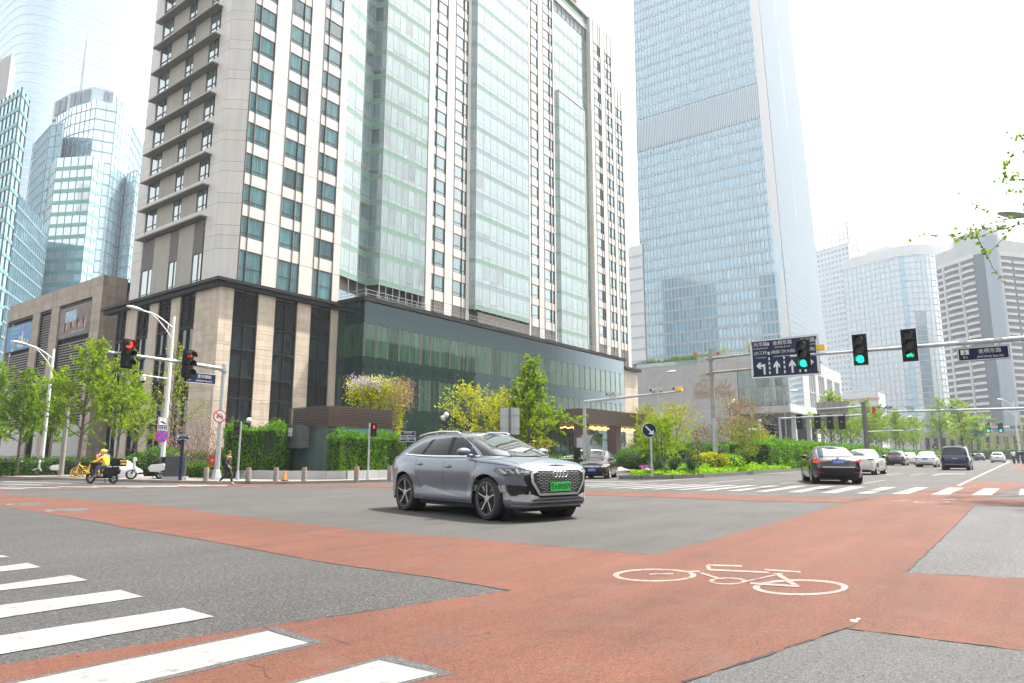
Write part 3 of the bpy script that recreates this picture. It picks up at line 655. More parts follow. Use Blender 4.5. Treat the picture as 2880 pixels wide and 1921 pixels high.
# cornice and stone base
b = MB()
for z0, z1, o_ in ((17.12, 17.42, .75), (16.72, 17.1, .45)):
    b.prism([(HX-o_, HY-o_), (47.55, HY-o_), (47.55, HY+.4), (HX+.4, HY+.4), (HX+.4, 82), (HX-o_, 82)], z0, z1)
b.build('cornice', mt['bronze'], hotel, fix=True)
b = MB(); b.box(HX+.55, 47.4, HY+.5, 80.4, -.5, 16.7); b.box(47.4, 119.6, HY+.5, 92, -.5, 17.2); b.box(HX+.6, 47, HY+.6, 80.2, -.5, 16.6); b.build('base_wall', mt['joint'], hotel)
tiles = Pieces(hotel, 'stone_tile', 300); CR = [.62, .3, .62, .3, .62, .62, .3]
def stone(x0, x1, y0, y1, ztop, m, cuts, z0=-.4):
    z, i = z0, 0
    while z < ztop-.1:
        h = min(CR[i % 7], ztop-z); n = cuts if i % 2 else max(1, cuts-1)
        off = .0 if n == cuts else .35
        for k in range(n):
            u0, u1 = k/n, (k+1)/n
            if x1-x0 > y1-y0: tiles.box(x0+(x1-x0)*u0+.006, x0+(x1-x0)*u1-.006, y0+R.uniform(0, .02), y1, z+.007, z+h-.007, m)
            else: tiles.box(x0+R.uniform(0, .02), x1, y0+(y1-y0)*u0+.006, y0+(y1-y0)*u1-.006, z+.007, z+h-.007, m)
        z += h; i += 1
darkR = [(35.1, 37.7), (39.6, 42.2), (43.9, 46.5)]; darkL = [(63.1, 65.9), (67.7, 70.3), (72.1, 74.8), (77.2, 79.6)]
stone(HX, 35.08, HY, HY+.5, 16.7, mt['stone'], 2); stone(37.72, 39.58, HY, HY+.5, 16.7, mt['stone'], 2); stone(42.22, 43.88, HY, HY+.5, 16.7, mt['stone'], 2); stone(46.52, 47.45, HY, HY+.5, 16.7, mt['stone'], 1)
stone(HX, HX+.5, HY+.52, 63.08, 16.7, mt['stone'], 4); stone(HX, HX+.5, 65.92, 67.68, 16.7, mt['stone'], 2); stone(HX, HX+.5, 70.32, 72.08, 16.7, mt['stone'], 2); stone(HX, HX+.5, 74.82, 77.18, 16.7, mt['stone'], 2)
stone(114.2, 119.7, HY-.2, HY+.5, 16.9, mt['stone'], 4)
tiles.done()
b = MB(); b.box(113.6, 120.2, HY-.9, HY+.6, 16.9, 17.4); b.build('cornice', mt['bronze'], hotel)
def base_bay(a, c, left):
    """dark bay between stone piers: louvres, four panes, louvres, four panes"""
    def bx(u0, u1, d0, d1, z0, z1, mb): mb.box(u0, u1, HY+d0, HY+d1, z0, z1) if not left else mb.box(HX+d0, HX+d1, u0, u1, z0, z1)
    f = MB()
    for u in (a, (a+c)/2-.05, c-.1): bx(u, u+.1, .12, .42, -.3, 16.7, f)
    for z in (13.3, 10.95, 8.3, 6.3, 4.0, 1.6): bx(a, c, .1, .41, z, z+.18, f)
    o = f.build('bay_frame', mt['bronze'], hotel)
    sl = MB()
    for z0, z1 in ((13.6, 16.6), (6.55, 8.25), (-.2, 1.55)):
        z = z0
        while z < z1-.1: bx(a+.1, c-.1, .22, .44, z, z+.1, sl); z += .235
    tag(sl.build('louvre_slats', mt['bronze'], o), kind='stuff')
    for z0, z1 in ((11.13, 13.3), (8.48, 10.95), (4.18, 6.3), (1.78, 4.0)):
        for u0, u1 in ((a+.1, (a+c)/2-.05), ((a+c)/2+.05, c-.1)):
            q = MB(); bx(u0, u1, .3, .33, z0, z1, q); q.build('pane', mt['g_base'], o)
for a, c in darkR: base_bay(a, c, False)
for a, c in darkL: base_bay(a, c, True)
# glass podium on the avenue side, point-fixed panes
PY0 = 54.5
pod = thing('glass_podium', 'dark green glass podium wrapped round the foot of the hotel', 'building', (0, 0, 0))
b = MB(); b.prism([(47.62, PY0+.35), (106.2, PY0+.35), (106.2, HY-.05), (47.62, HY-.05)], -.4, 17.0); b.build('inner_wall', mt['joint'], pod)
b = MB(); b.box(47.2, 106.7, PY0-.3, HY-.02, 17.3, 17.75); b.build('roof_edge', mt['bronze'], pod)
b = MB()
for x in [47.6+1.5*i for i in range(40)]: b.cyl((x, PY0-.1, 17.75), (x, PY0-.1, 18.5), .03, 5)
for z in (18.1, 18.5): b.tube([(47.4, HY-.3, z), (47.4, PY0-.1, z), (106.5, PY0-.1, z)], .03, 5)
b.build('railing', mt['steel'], pod)
ROWS = [(14.9, 17.28, 1), (11.4, 14.9, 0), (9.6, 11.4, 1), (6.1, 9.6, 0), (4.3, 6.1, 1), (-.3, 4.3, 1)]
pp = Pieces(pod, 'glass_pane'); pc = MB(); post = MB(); N = 35; w = (106.3-47.5)/N
for i in range(N):
    x = 47.5+w*i
    for z0, z1, dk in ROWS: pp.box(x+.012, x+w-.012, PY0, PY0+.05, z0+.012, z1-.012, mt['g_pod_d' if dk else 'g_pod'])
    for z0, z1, dk in ROWS[:4]:
        for z in ((z0, (z0+z1)/2) if not dk else (z0,)): pc.obox((x, PY0-.03, z), (.13, .08, .16))
    for z0, z1 in ((11.45, 14.85), (6.15, 9.55)): post.box(x-.03, x+.24, PY0-.004, PY0+.1, z0, z1)
for j in range(3):
    y = PY0+.03+j*1.38
    for z0, z1, dk in ROWS: pp.box(47.5, 47.55, y+.012, y+1.38-.012, z0+.012, z1-.012, mt['g_pod_d' if dk else 'g_pod'])
pp.done(); tag(pc.build('point_fixings', mt['copper'], pod), kind='stuff'); tag(post.build('inner_posts', mt['joint'], pod), kind='stuff')
# entrance canopy
can = thing('entrance_canopy', 'wide brown metal canopy with warm lamps over the hotel entrance', 'canopy', (0, 0, 0))
cp = [(73.3, 43.0), (99.2, 43.0), (99.2, 54.3), (73.3, 54.3)]; cl = [(73.7, 43.5), (98.2, 43.5), (98.2, 54.3), (73.7, 54.3)]
b = MB(); b.prism(cl, 5.05, 6.8, top=[(73.5, 43.2), (99.0, 43.2), (99.0, 54.3), (73.5, 54.3)]); b.build('roof', mt['copper'], can, fix=True)
for r_ in range(3):
    for i in range(8):
        t0, t1 = r_/3, (r_+1)/3; q = MB(); x0, x1 = 73.3+25.9*i/8, 73.3+25.9*(i+1)/8
        def yy(t): return 43.42-.42*t
        def xr(x, t): return x-(1-t)*(.9 if x > 99 else 0)+(1-t)*(.35 if x < 73.5 else 0)
        q.quad((xr(x0, t0)+.02, yy(t0), 5.05+1.85*t0+.02), (xr(x1, t0)-.02, yy(t0), 5.05+1.85*t0+.02), (xr(x1, t1)-.02, yy(t1), 5.05+1.85*t1-.02), (xr(x0, t1)+.02, yy(t1), 5.05+1.85*t1-.02)); q.build('metal_panel', mt['copper'], can)
    for i in range(3):
        y0, y1 = 43.0+11.3*i/3, 43.0+11.3*(i+1)/3; q = MB(); t0, t1 = r_/3, (r_+1)/3
        q.quad((73.65-.35*t0, y1-.02, 5.05+1.85*t0+.02), (73.65-.35*t0, y0+.02, 5.05+1.85*t0+.02), (73.65-.35*t1, y0+.02, 5.05+1.85*t1-.02), (73.65-.35*t1, y1-.02, 5.05+1.85*t1-.02)); q.build('metal_panel', mt['copper'], can)
for x in (75.5, 84.2, 92.2):
    b = MB(); b.box(x-.7, x+.7, 44.2, 45.6, -.4, 5.05); b.build('column', mt['copper'], can)
for x0, x1, n in ((76.6, 83.2, 9), (85.2, 91.4, 9), (93.4, 96.4, 5)):
    for r_ in range(3):
        for i in range(n):
            x = x0+(x1-x0)*i/(n-1); b = MB(); b.box(x-.28, x+.18, 45.2+r_*1.6, 45.45+r_*1.6, 4.62+.12*(i % 2), 4.80+.12*(i % 2)); b.build('ceiling_lamp', mt['warm'], can)
for x0, x1 in ((76.6, 79.2), (79.4, 83.2), (86, 91), (93, 96)):
    b = MB(); b.box(x0, x1, 50.5, 50.6, -.3, 4.3); b.build('entrance_glass', mt['g_pod'], can)
# ================================================================ the grey mall and the tall glass tower on it
MX, MYc, MT = 165.0, 42.3, 25.6
mall = thing('shopping_mall', 'grey granite mall with gold lettering below the tall glass tower', 'shopping mall')
b = MB(); b.box(MX+.5, 224, 54.2, 106, -.4, 23.9); b.box(MX+.5, 224, MYc+.5, 54.2, 11.2, MT-.2); b.box(175, 224, 54.2, 64, 23.9, MT-.2); b.box(MX+9, 224, 50, 54.2, -.4, 11.2); b.box(MX+.6, 224, 54.2, 64, 23.9, MT-.2)
b.box(MX+14, 222, MYc+8, 50, -.4, 11.2); b.build('wall', mt['joint'], mall)
b = MB(); b.box(MX, 224.3, MYc, 54.0, 10.95, 11.19); b.build('soffit', mt['granite'], mall)
tl = Pieces(mall, 'stone_tile', 300)
def tiles_x(y0, y1, z0, z1, X, m, w=.86, h=1.68):
    ny = max(1, round((y1-y0)/w)); nz = max(1, round((z1-z0)/h))
    for i in range(ny):
        for k in range(nz): tl.box(X, X+.45, y0+(y1-y0)*i/ny+.012, y0+(y1-y0)*(i+1)/ny-.012, z0+(z1-z0)*k/nz+.012, z0+(z1-z0)*(k+1)/nz-.012, m)
def tiles_y(x0, x1, z0, z1, Y, m, w=2.0, h=1.68):
    nx = max(1, round((x1-x0)/w)); nz = max(1, round((z1-z0)/h))
    for i in range(nx):
        for k in range(nz): tl.box(x0+(x1-x0)*i/nx+.015, x0+(x1-x0)*(i+1)/nx-.015, Y, Y+.45, z0+(z1-z0)*k/nz+.015, z0+(z1-z0)*(k+1)/nz-.015, m)
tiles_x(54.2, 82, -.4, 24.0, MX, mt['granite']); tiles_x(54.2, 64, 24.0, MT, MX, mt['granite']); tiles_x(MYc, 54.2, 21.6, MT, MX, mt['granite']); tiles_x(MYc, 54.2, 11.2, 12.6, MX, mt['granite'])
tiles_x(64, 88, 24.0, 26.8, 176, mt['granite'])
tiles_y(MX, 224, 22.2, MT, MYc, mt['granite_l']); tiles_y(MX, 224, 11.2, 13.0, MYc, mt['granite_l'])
mw = [(184.4, 191.1), (194.6, 201.3), (204.7, 211.2), (214.2, 221.0)]
px_ = 178
for a, c in mw+[(224, 225)]: tiles_y(px_, a, 13.0, 22.2, MYc, mt['granite_l']); px_ = c
tl.done()
for a, c in mw:
    f = MB()
    for i in range(4): x = a+(c-a)*i/3; f.box(x-.12, x+.12, MYc+.1, MYc+.4, 13, 22)
    for z in (13, 17, 21.8): f.box(a, c, MYc+.12, MYc+.38, z, z+.25)
    o = f.build('window', mt['granite_l'], mall)
    for i in range(3):
        q = MB(); q.box(a+(c-a)*i/3+.12, a+(c-a)*(i+1)/3-.12, MYc+.3, MYc+.36, 13.2, 21.8); q.build('pane', mt['g_mall'], o)
gp = Pieces(mall, 'glass_pane')
for i in range(8):
    for k in range(2): gp.box(MX+.02, MX+.1, 42.35+i*1.47, 42.35+(i+1)*1.47-.06, 12.7+k*4.5, 12.7+(k+1)*4.5-.05, mt['g_mall'])
for i in range(8):
    for k in range(2): gp.box(MX+.1+i*1.6, MX+.1+(i+1)*1.6-.06, MYc+.02, MYc+.1, 13.0+k*4.5, 13.0+(k+1)*4.5-.05, mt['g_pale'])
gp.done()
b = MB()
for x in (MX+6, MX+20, MX+35, MX+48): b.box(x, x+1.0, MYc+.6, MYc+1.6, -.4, 11)
for q in range(4):
    pass
b.v and tag(b.build('columns', mt['granite_l'], mall), kind='stuff')
b = MB(); b.box(MX+8.8, MX+8.9, 43.5, 54, -.2, 8); b.build('shop_glass', mt['g_pod'], mall)
text('lettering', 'SIAESAO', 1.1, mt['gold'], mall, (MX+8.6, 45.2, 4.6), (pi/2, 0, -pi/2))
# gold sign on the wall
for s_, sz, y, z, sx in (('CHINA', .95, 61.6, 20.9, 1.1), ('WORLD', .95, 61.6, 19.6, 1.1), ('国贸商城', 1.95, 59.2, 15.9, 1.15)):
    text('lettering', s_, sz, mt['gold'], mall, (MX-.12, y, z), (pi/2, 0, -pi/2), ext=.06, bold=.012, sx=sx)
sc = [(65.3, 16.9), (64.4, 18.6), (63.6, 19.3), (63.3, 18.9), (63.6, 17.6), (63.3, 17.2), (62.4, 18.4), (61.9, 18.9), (61.7, 18.3), (61.8, 17.5), (61.2, 17.4), (60.7, 18.1), (60.3, 18.3), (60.1, 17.6), (60.5, 17.2), (59.9, 17.4), (59.5, 17.9), (59.5, 17.3), (59.0, 17.7), (58.3, 19.2), (58.2, 19.3), (58.5, 17.9), (58.2, 17.5), (57.6, 18.0), (57.0, 19.3), (57.0, 19.2), (57.3, 17.8), (57.0, 17.5), (56.4, 18.0), (55.9, 18.5)]
def spline(P, n=6):
    out = []
    for i in range(len(P)-1):
        p0, p1, p2, p3 = P[max(i-1, 0)], P[i], P[i+1], P[min(i+2, len(P)-1)]
        for k in range(n):
            t = k/n; out.append(tuple(.5*(2*b_+(c-a)*t+(2*a-5*b_+4*c-d)*t*t+(3*b_-a-3*c+d)*t**3) for a, b_, c, d in zip(p0, p1, p2, p3)))
    return out+[P[-1]]
b = MB(); b.tube([(MX-.15, y, z) for y, z in spline(sc)], .17, 6); b.build('script_lettering', mt['gold'], mall, smooth=True)
b = MB(); b.lathe([(1.02, -.08), (1.02, .08), (.86, .08), (.86, -.08), (1.02, -.08)], 28, axis='y'); b.box(-.08, .08, -.06, .06, -.8, .8); b.box(-.8, .8, -.06, .06, -.07, .07)
for a in (-.38, .38): b.box(a-.3, a+.3, -.055, .055, .36, .46); b.box(a-.3, a+.3, -.055, .055, -.46, -.36)
o = b.build('emblem', mt['gold'], mall, fix=True); o.location = (MX-.12, 64.2, 16.1); o.rotation_euler = (0, 0, -pi/2)
b = MB(); b.box(MX+.3, MX+.36, 64, 81, 24.0, 25.0); b.build('glass_balustrade', mt['g_mall'], mall)
b = MB(); b.box(MX-.1, 224, 63.9, 106, 23.9, 24.0); b.build('terrace_slab', mt['granite'], mall)
# tower
TX, TY0, TY1, TH = 215.0, 53.9, 103.3, 244.0
tw = thing('glass_tower', 'very tall pale blue glass office tower with close white fins', 'skyscraper')
def lean(z): return max(0, (z-30))*.026
def ctr(x, y, z):                                         # the shaft narrows a little towards the top
    return (x+max(0, z-30)*(.0 if x < 240 else -.03), y+(lean(z) if y < 78 else -.3*lean(z)), z)
b = MB(); z = [20, 60, 100, 140, 180, TH]
fp = [(TX+.3, TY0+2.2), (TX+2.2, TY0+.3), (266, TY0+.3), (266, TY1), (TX+.3, TY1)]
b.grid([[ctr(x, y, q) for x, y in fp] for q in z], closed=True); b.poly([ctr(x, y, TH) for x, y in fp]); b.build('core', mt['g_tower'], tw, fix=True)
NF, NZ = 36, 56; tp = Pieces(tw, 'glass_pane', 300); FHt = 3.85
def colx(i, z):
    a, c = TY0+2.3+lean(z), TY1-.3-.3*lean(z); return a+(c-a)*i/NF
for k in range(NZ):
    zb_ = 26+FHt*k
    if 109 < zb_+2 < 122: continue
    for i in range(NF):
        y0, y1 = colx(i, zb_), colx(i+1, zb_)
        tp.box(TX, TX+.2, y0+.1, y1-.1, zb_+.95, zb_+FHt-.08, mt['g_tower'])
tp.done()
mt['fin_w'] = M('pale_fin', (.50, .56, .60), .45, .1, var=.04); mt['sp_w'] = M('pale_spandrel', (.36, .43, .46), .4, var=.06, rnd=.1)
for k in range(NZ):
    zb_ = 26+FHt*k; c = MB(); a, d = colx(0, zb_), colx(NF, zb_); c.box(TX+.02, TX+.2, a, d, zb_+.08, zb_+.9); c.build('spandrel_band', mt['sp_w'], tw)
for i in range(NF+1):
    c = MB(); c.tube([(TX-.18, colx(i, q), q) for q in (22, 100, 170, TH)], .13, 4); c.build('fin', mt['fin_w'], tw)
c = MB(); lb = MB()
for i in range(NF*2+1):
    y = TY0+2.3+lean(115)+(colx(NF, 115)-colx(0, 115))*i/(NF*2); c.box(TX-.35, TX+.1, y-.14, y+.14, 109.6, 121.4)
c.build('louvre_fins', mt['fin_w'], tw)['kind'] = 'stuff'
lb.box(TX, TX+.1, colx(0, 115), colx(NF, 115), 109.6, 121.4); lb.build('louvre_band', M('louvre_blue', (.27, .37, .44), .6), tw)
c = MB()
for q0, q1 in ((20, 100), (100, 180), (180, TH)):
    c.add([ctr(TX+.15, TY0+2.3, q0), ctr(TX+1.6, TY0+.75, q0), ctr(TX+2.2, TY0+.2, q0), ctr(TX+.15, TY0+2.3, q1), ctr(TX+1.6, TY0+.75, q1), ctr(TX+2.2, TY0+.2, q1)], [(0, 1, 4, 3), (1, 2, 5, 4)])
c.build('corner_strip', mt['signwhite'], tw)
c = MB()
for k in range(NZ*2):
    z_ = 24+FHt*k/2
    if z_ < TH-2: p = ctr(TX+2.4, TY0, z_); e = ctr(266, TY0, z_); c.add([(p[0], p[1]+.1, z_), (e[0], e[1]+.1, z_), (e[0], e[1]+.1, z_+.5), (p[0], p[1]+.1, z_+.5)], [(0, 1, 2, 3)])
tag(c.build('side_bands', M('side_band', (.26, .30, .33), .5), tw), kind='stuff')
c = MB(); c.add([ctr(TX+2.3, TY0+.18, 20), ctr(266, TY0+.18, 20), ctr(266, TY0+.18, TH), ctr(TX+2.3, TY0+.18, TH)], [(0, 1, 2, 3)]); c.build('side_wall', M('side_wall_grey', (.30, .335, .36), .6, var=.05), tw)
for i in range(40):
    x = TX+2.6+i*1.24; c = MB(); c.tube([ctr(x, TY0-.02, q) for q in (20, 100, TH)], .20, 4); c.build('side_fin', mt['fin_w'], tw)
# ================================================================ other far buildings
def ip0(T, x):
    for (a, p), (c, q) in zip(T, T[1:]):
        if x <= c: return p+(q-p)*(x-a)/(c-a)
    return T[-1][1]
def facade(root, pts, z0, z1, fh, glass, band, bandh, mull=3.0, name='shaft', faces=None, mullm='frame'):
    """glass block with a band at every floor and thin mullions on the faces that look at the crossing"""
    b = MB(); b.prism(pts, z0, z1); b.build(name, mt[glass], root, fix=True); ml = MB(); n = len(pts)
    for j in (faces if faces is not None else range(n)):
        a, c = Vector((*pts[j][:2], 0)), Vector((*pts[(j+1) % n][:2], 0)); d = c-a; L = d.length; ang = atan2(d.y, d.x); mid = (a+c)/2
        k = z0+fh
        while k < z1-.2:
            q = MB(); q.obox((mid.x, mid.y, k), (L-.02, .25, bandh), ang); q.build('spandrel_band', mt[band], root); k += fh
        m_ = int(L/mull)
        for i in range(m_+1): p = a+d*(i/max(1, m_)); ml.obox((p.x, p.y, (z0+z1)/2), (.14, .32, z1-z0), ang)
    if ml.v: tag(ml.build('mullions', mt[mullm], root), kind='stuff')
def fp_(lst): return [tuple(PD(px, py, D))[:2] for px, py, D in lst]
def zt(px, py, D): return PD(px, py, D).z
mt['mull_b'] = M('blue_mullion', (.16, .24, .27), .5)
mt['grn'] = glassy('green_band', (.10, .26, .21), .04, .16, .2, .7); mt['mull_d'] = M('dark_mullion', (.03, .06, .07), .5)
t = thing('mast_tower', 'stepped glass office tower with louvred crown and thin roof mast', 'office tower')
facade(t, fp_([(92, 420, 262), (152, 420, 240), (190, 420, 233), (257, 420, 228), (317, 420, 231), (366, 420, 243), (402, 420, 262), (300, 420, 290)]), 0, zt(250, 290, 230), 4.0, 'g_pale', 'mull_b', .35, 2.2, faces=range(0, 6), mullm='mull_b')
facade(t, fp_([(74, 600, 240), (112, 600, 226), (150, 600, 224), (150, 600, 250)]), 0, zt(120, 352, 226), 4.0, 'g_teal', 'mull_b', .3, 2.2, 'side_wing', range(0, 2), 'mull_b')
facade(t, fp_([(118, 620, 226), (140, 620, 217), (244, 620, 215), (277, 620, 221), (277, 620, 240)]), 0, zt(240, 441, 216), 4.0, 'g_pale', 'grn', 1.3, 2.4, 'front_wing', range(0, 3), 'mull_b')
facade(t, fp_([(345, 620, 240), (372, 620, 236), (392, 620, 246), (380, 620, 262)]), 0, zt(372, 478, 238), 4.0, 'g_pale', 'mull_b', .4, 2.2, 'side_wing', range(0, 2), 'mull_b')
cz0, cz1 = zt(250, 290, 230), zt(250, 240, 231)
b = MB(); b.prism(fp_([(152, 290, 243), (196, 290, 236), (257, 290, 232), (317, 290, 235), (366, 290, 246), (386, 290, 262), (280, 290, 280), (170, 290, 262)]), cz0, cz1); b.build('crown', M('crown_panel', (.34, .43, .49), .5), t, fix=True)
mt['louv_b'] = M('crown_louvre_blue', (.16, .19, .23), .6); FD = [(152, 243), (196, 236), (257, 232), (317, 235), (366, 246)]
for px in (166, 182, 206, 222, 246, 262-18, 298, 312, 332, 348):
    if px == 244: px = 240
    a_, c_ = PD(px-6, 290, ip0(FD, px-6)), PD(px+6, 290, ip0(FD, px+6)); m_ = (a_+c_)/2; b = MB(); b.obox((m_.x-.15, m_.y-.1, (cz0+cz1)/2), (hypot(a_.x-c_.x, a_.y-c_.y), .6, (cz1-cz0)*.74), atan2(c_.y-a_.y, c_.x-a_.x)); b.build('crown_louvre', mt['louv_b'], t)
p = PD(236, 200, 262); b = MB(); b.tube([(p.x, p.y, cz1-2), (p.x, p.y, zt(240, 170, 262)), (p.x, p.y, zt(246, 92, 262))], [.95, .8, .25], 8); b.build('mast', mt['steel'], t)
t = thing('dark_glass_tower', 'dark green glass tower cut by the left picture edge', 'office tower')
facade(t, fp_([(-120, 500, 168), (30, 500, 150), (56, 500, 156), (20, 500, 190)]), 0, zt(30, 245, 150), 3.9, 'g_teal', 'grn', .9, 2.2, faces=(0, 1), mullm='mull_d')
b = MB(); b.prism(fp_([(-120, 300, 170), (14, 300, 155), (30, 300, 162), (-20, 300, 200)]), zt(30, 245, 150), zt(4, 150, 155)); b.build('crown', mt['granite'], t, fix=True)
t = thing('glass_link_block', 'lower reflective glass block between the dark tower and the mast tower', 'office block')
facade(t, fp_([(-200, 700, 190), (30, 700, 176), (128, 700, 206), (60, 700, 230)]), 0, zt(30, 540, 176), 4.0, 'g_far', 'mull_b', .5, 2.2, faces=(0, 1), mullm='mull_b')
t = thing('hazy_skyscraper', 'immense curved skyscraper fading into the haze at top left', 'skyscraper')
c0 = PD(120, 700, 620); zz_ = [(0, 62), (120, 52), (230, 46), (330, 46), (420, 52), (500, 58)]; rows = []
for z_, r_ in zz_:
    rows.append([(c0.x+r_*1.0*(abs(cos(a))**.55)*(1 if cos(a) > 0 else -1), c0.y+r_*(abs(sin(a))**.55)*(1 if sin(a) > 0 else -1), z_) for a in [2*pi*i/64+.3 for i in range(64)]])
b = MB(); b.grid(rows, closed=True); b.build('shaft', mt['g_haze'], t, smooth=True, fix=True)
for z_ in range(8, 480, 9):
    k = next(i for i in range(len(zz_)-1) if zz_[i+1][0] >= z_); f_ = (z_-zz_[k][0])/(zz_[k+1][0]-zz_[k][0]); r_ = zz_[k][1]*(1-f_)+zz_[k+1][1]*f_+.25; b = MB()
    rr = [[(c0.x+r_*(abs(cos(a))**.55)*(1 if cos(a) > 0 else -1), c0.y+r_*(abs(sin(a))**.55)*(1 if sin(a) > 0 else -1), z_+q) for a in [2*pi*i/64+.3 for i in range(64)]] for q in (0, .8)]
    b.grid(rr, closed=True); b.build('floor_band', mt['sp_w'], t)
# right-hand group
def wgrid(root, p0, p1, z0, z1, nx, nz, fw, fh, m, name='window', lim=300):
    P = Pieces(root, name, lim); a, c = Vector((*p0, 0)), Vector((*p1, 0)); d = c-a; L = d.length; ang = atan2(d.y, d.x); u = d/L; nrm = Vector((u.y, -u.x, 0))
    w, h = L/nx, (z1-z0)/nz
    for k in range(nz):
        for i in range(nx):
            q = a+u*(w*(i+.5-fw/2))+nrm*.12
            P.L.append((near((q.x, q.y, z0+h*k)), q.x, q.y, z0+h*(k+.5-fh/2), w*fw, .3, h*fh, m, ang))
    P.done()
t = thing('lattice_tower', 'far white lattice tower with see-through square grid crown', 'office tower')
F = fp_([(2290, 900, 560), (2404, 900, 528), (2431, 900, 560), (2330, 900, 600)]); b = MB(); ZT = zt(2404, 622, 528); b.prism(F, 0, ZT-18); b.build('wall', mt['granite_l'], t, fix=True)
wgrid(t, F[0], F[1], 20, ZT-20, 11, 34, .62, .5, mt['g_far']); wgrid(t, F[1], F[2], 20, ZT-20, 4, 34, .6, .5, mt['g_far'])
for j in (0, 1, 2):
    a, c = Vector((*F[j], 0)), Vector((*F[j+1], 0)); n_ = 10 if j == 0 else 4
    b = MB()
    for i in range(n_+1): p = a+(c-a)*(i/n_); b.obox((p.x, p.y, ZT-9), (.9, .9, 18), HEAD)
    for k in range(5): b.obox(((a.x+c.x)/2, (a.y+c.y)/2, ZT-18+k*4.4), ((c-a).length, .8, .9), atan2((c-a).y, (c-a).x))
    b.build('crown_lattice', mt['granite_l'], t)
t = thing('rounded_tower', 'grey blue glass tower with one rounded corner behind the signals', 'office tower')
F = fp_([(2386, 950, 452), (2520, 950, 424)]); e = Vector((*F[1], 0)); a = Vector((*F[0], 0)); u = (e-a).normalized(); nr = Vector((-u.y, u.x, 0)); nr = nr if nr.x > 0 else -nr
r_ = 19; cc = e+nr*r_; arc = [cc-nr*r_*cos(q)+u*r_*sin(q) for q in [pi*.5*i/10 for i in range(11)]]; pts = [tuple(a)[:2]]+[tuple(p)[:2] for p in arc]+[tuple(arc[-1]+nr*30)[:2], tuple(a+nr*50)[:2]]
ZB = zt(2480, 706, 430); mt['g_grey'] = glassy('grey_glass', (.10, .15, .19), .22, .75, .15, .7, cell=(.3, .3, .3)); facade(t, pts, 0, ZB-7, 3.9, 'g_grey', 'mull_b', .5, 3.2, faces=range(0, 12), mullm='mull_b')
b = MB(); b.prism(pts, ZB-6.8, ZB); b.build('parapet', mt['granite_l'], t, fix=True)
b = MB(); b.prism([tuple(a+u*14+nr*6)[:2], tuple(e-u*2+nr*6)[:2], tuple(e-u*2+nr*30)[:2], tuple(a+u*14+nr*30)[:2]], ZB, ZB+4); b.build('roof_house', mt['granite_l'], t, fix=True)
t = thing('white_grid_tower', 'far white tower with square windows between two darker towers', 'office tower')
F = fp_([(2585, 1000, 505), (2690, 1000, 490), (2690, 1000, 540)]); b = MB(); ZC = zt(2640, 782, 495); b.prism(F, 0, ZC); b.build('wall', mt['granite_l'], t, fix=True); wgrid(t, F[0], F[1], 10, ZC-14, 9, 30, .55, .5, mt['g_far'])
p = Vector((*F[0], 0))*.45+Vector((*F[1], 0))*.55; text('lettering', 'YIN', 7, mt['signred'], t, (p.x-1, p.y, ZC-9), (pi/2, 0, atan2(F[1][1]-F[0][1], F[1][0]-F[0][0])))
t = thing('balcony_tower', 'tall apartment tower with curved cream balconies on the right', 'apartment tower')
F = fp_([(2653, 950, 322), (2764, 950, 300), (2808, 950, 294), (2828, 950, 296), (2960, 950, 304), (2960, 950, 350), (2680, 950, 350)]); ZD = zt(2764, 712, 300)
b = MB(); b.prism([F[0], F[1], F[2], F[3], F[4], F[5], F[6]], 0, ZD-1); b.build('wall', M('balcony_wall_blue', (.045, .06, .08), .5), t, fix=True)  # bluish dark wall behind the balconies
mt['cream'] = M('cream_render', (.41, .38, .36), .7, var=.06)
A0, A1, A2, A3, A4 = [Vector((*f, 0)) for f in F[:5]]; fhD = 3.02; nD = int((ZD-4)/fhD)
bal = []
def balcony(a, c, z, bow, nm='balcony'):
    d = c-a; n_ = Vector((d.y, -d.x, 0)).normalized(); n_ = n_ if n_.dot(a) < 0 else -n_; k = 6; rows = [[], [], [], []]
    for i in range(k+1):
        s_ = i/k; p = a+d*s_+n_*(.5+bow*4*s_*(1-s_)); q = a+d*s_+n_*.05
        rows[0].append((q.x, q.y, z)); rows[1].append((p.x, p.y, z)); rows[2].append((p.x, p.y, z+1.15)); rows[3].append((q.x, q.y, z+1.15))
    b = MB(); b.grid(rows); b.build(nm, mt['cream'], t)
for k in range(nD):
    z = 5+k*fhD
    if z > ZD-5: break
    balcony(A0, A0+(A1-A0)*.2, z, .3); balcony(A0+(A1-A0)*.23, A0+(A1-A0)*.64, z, .9); balcony(A0+(A1-A0)*.68, A1, z, .7)
    balcony(A3+(A4-A3)*.05, A3+(A4-A3)*.3, z, .4); balcony(A3+(A4-A3)*.34, A3+(A4-A3)*.9, z, .4)
for q in (.215, .66):
    p = A0+(A1-A0)*q; b = MB(); b.obox((p.x, p.y, ZD/2), (1.4, 1.4, ZD-4), HEAD); b.build('pier', mt['granite'], t)
mt['g_strip'] = glassy('strip_glass', (.06, .17, .22), .2, .7, .15, .7, cell=(.5, .5, .33)); gs = Pieces(t, 'glass_pane')
dd = A2-A1; an = atan2(dd.y, dd.x); u = dd.normalized()
for k in range(int(ZD/3)):
    for i in range(4): q = A1+u*(dd.length*i/4); gs.L.append((near((q.x, q.y, 3*k)), q.x-u.y*-.4*0, q.y-.3, 3*k+.1, dd.length/4-.15, .3, 2.8, mt['g_strip'], an))
gs.done()
p = (A2+A3)/2; b = MB(); b.tube([(p.x-1, p.y, 0), (p.x-1, p.y, zt(2810, 665, 294))], 3.0, 18); b.build('round_column', M('column_grey', (.20, .23, .27), .5), t, smooth=40)
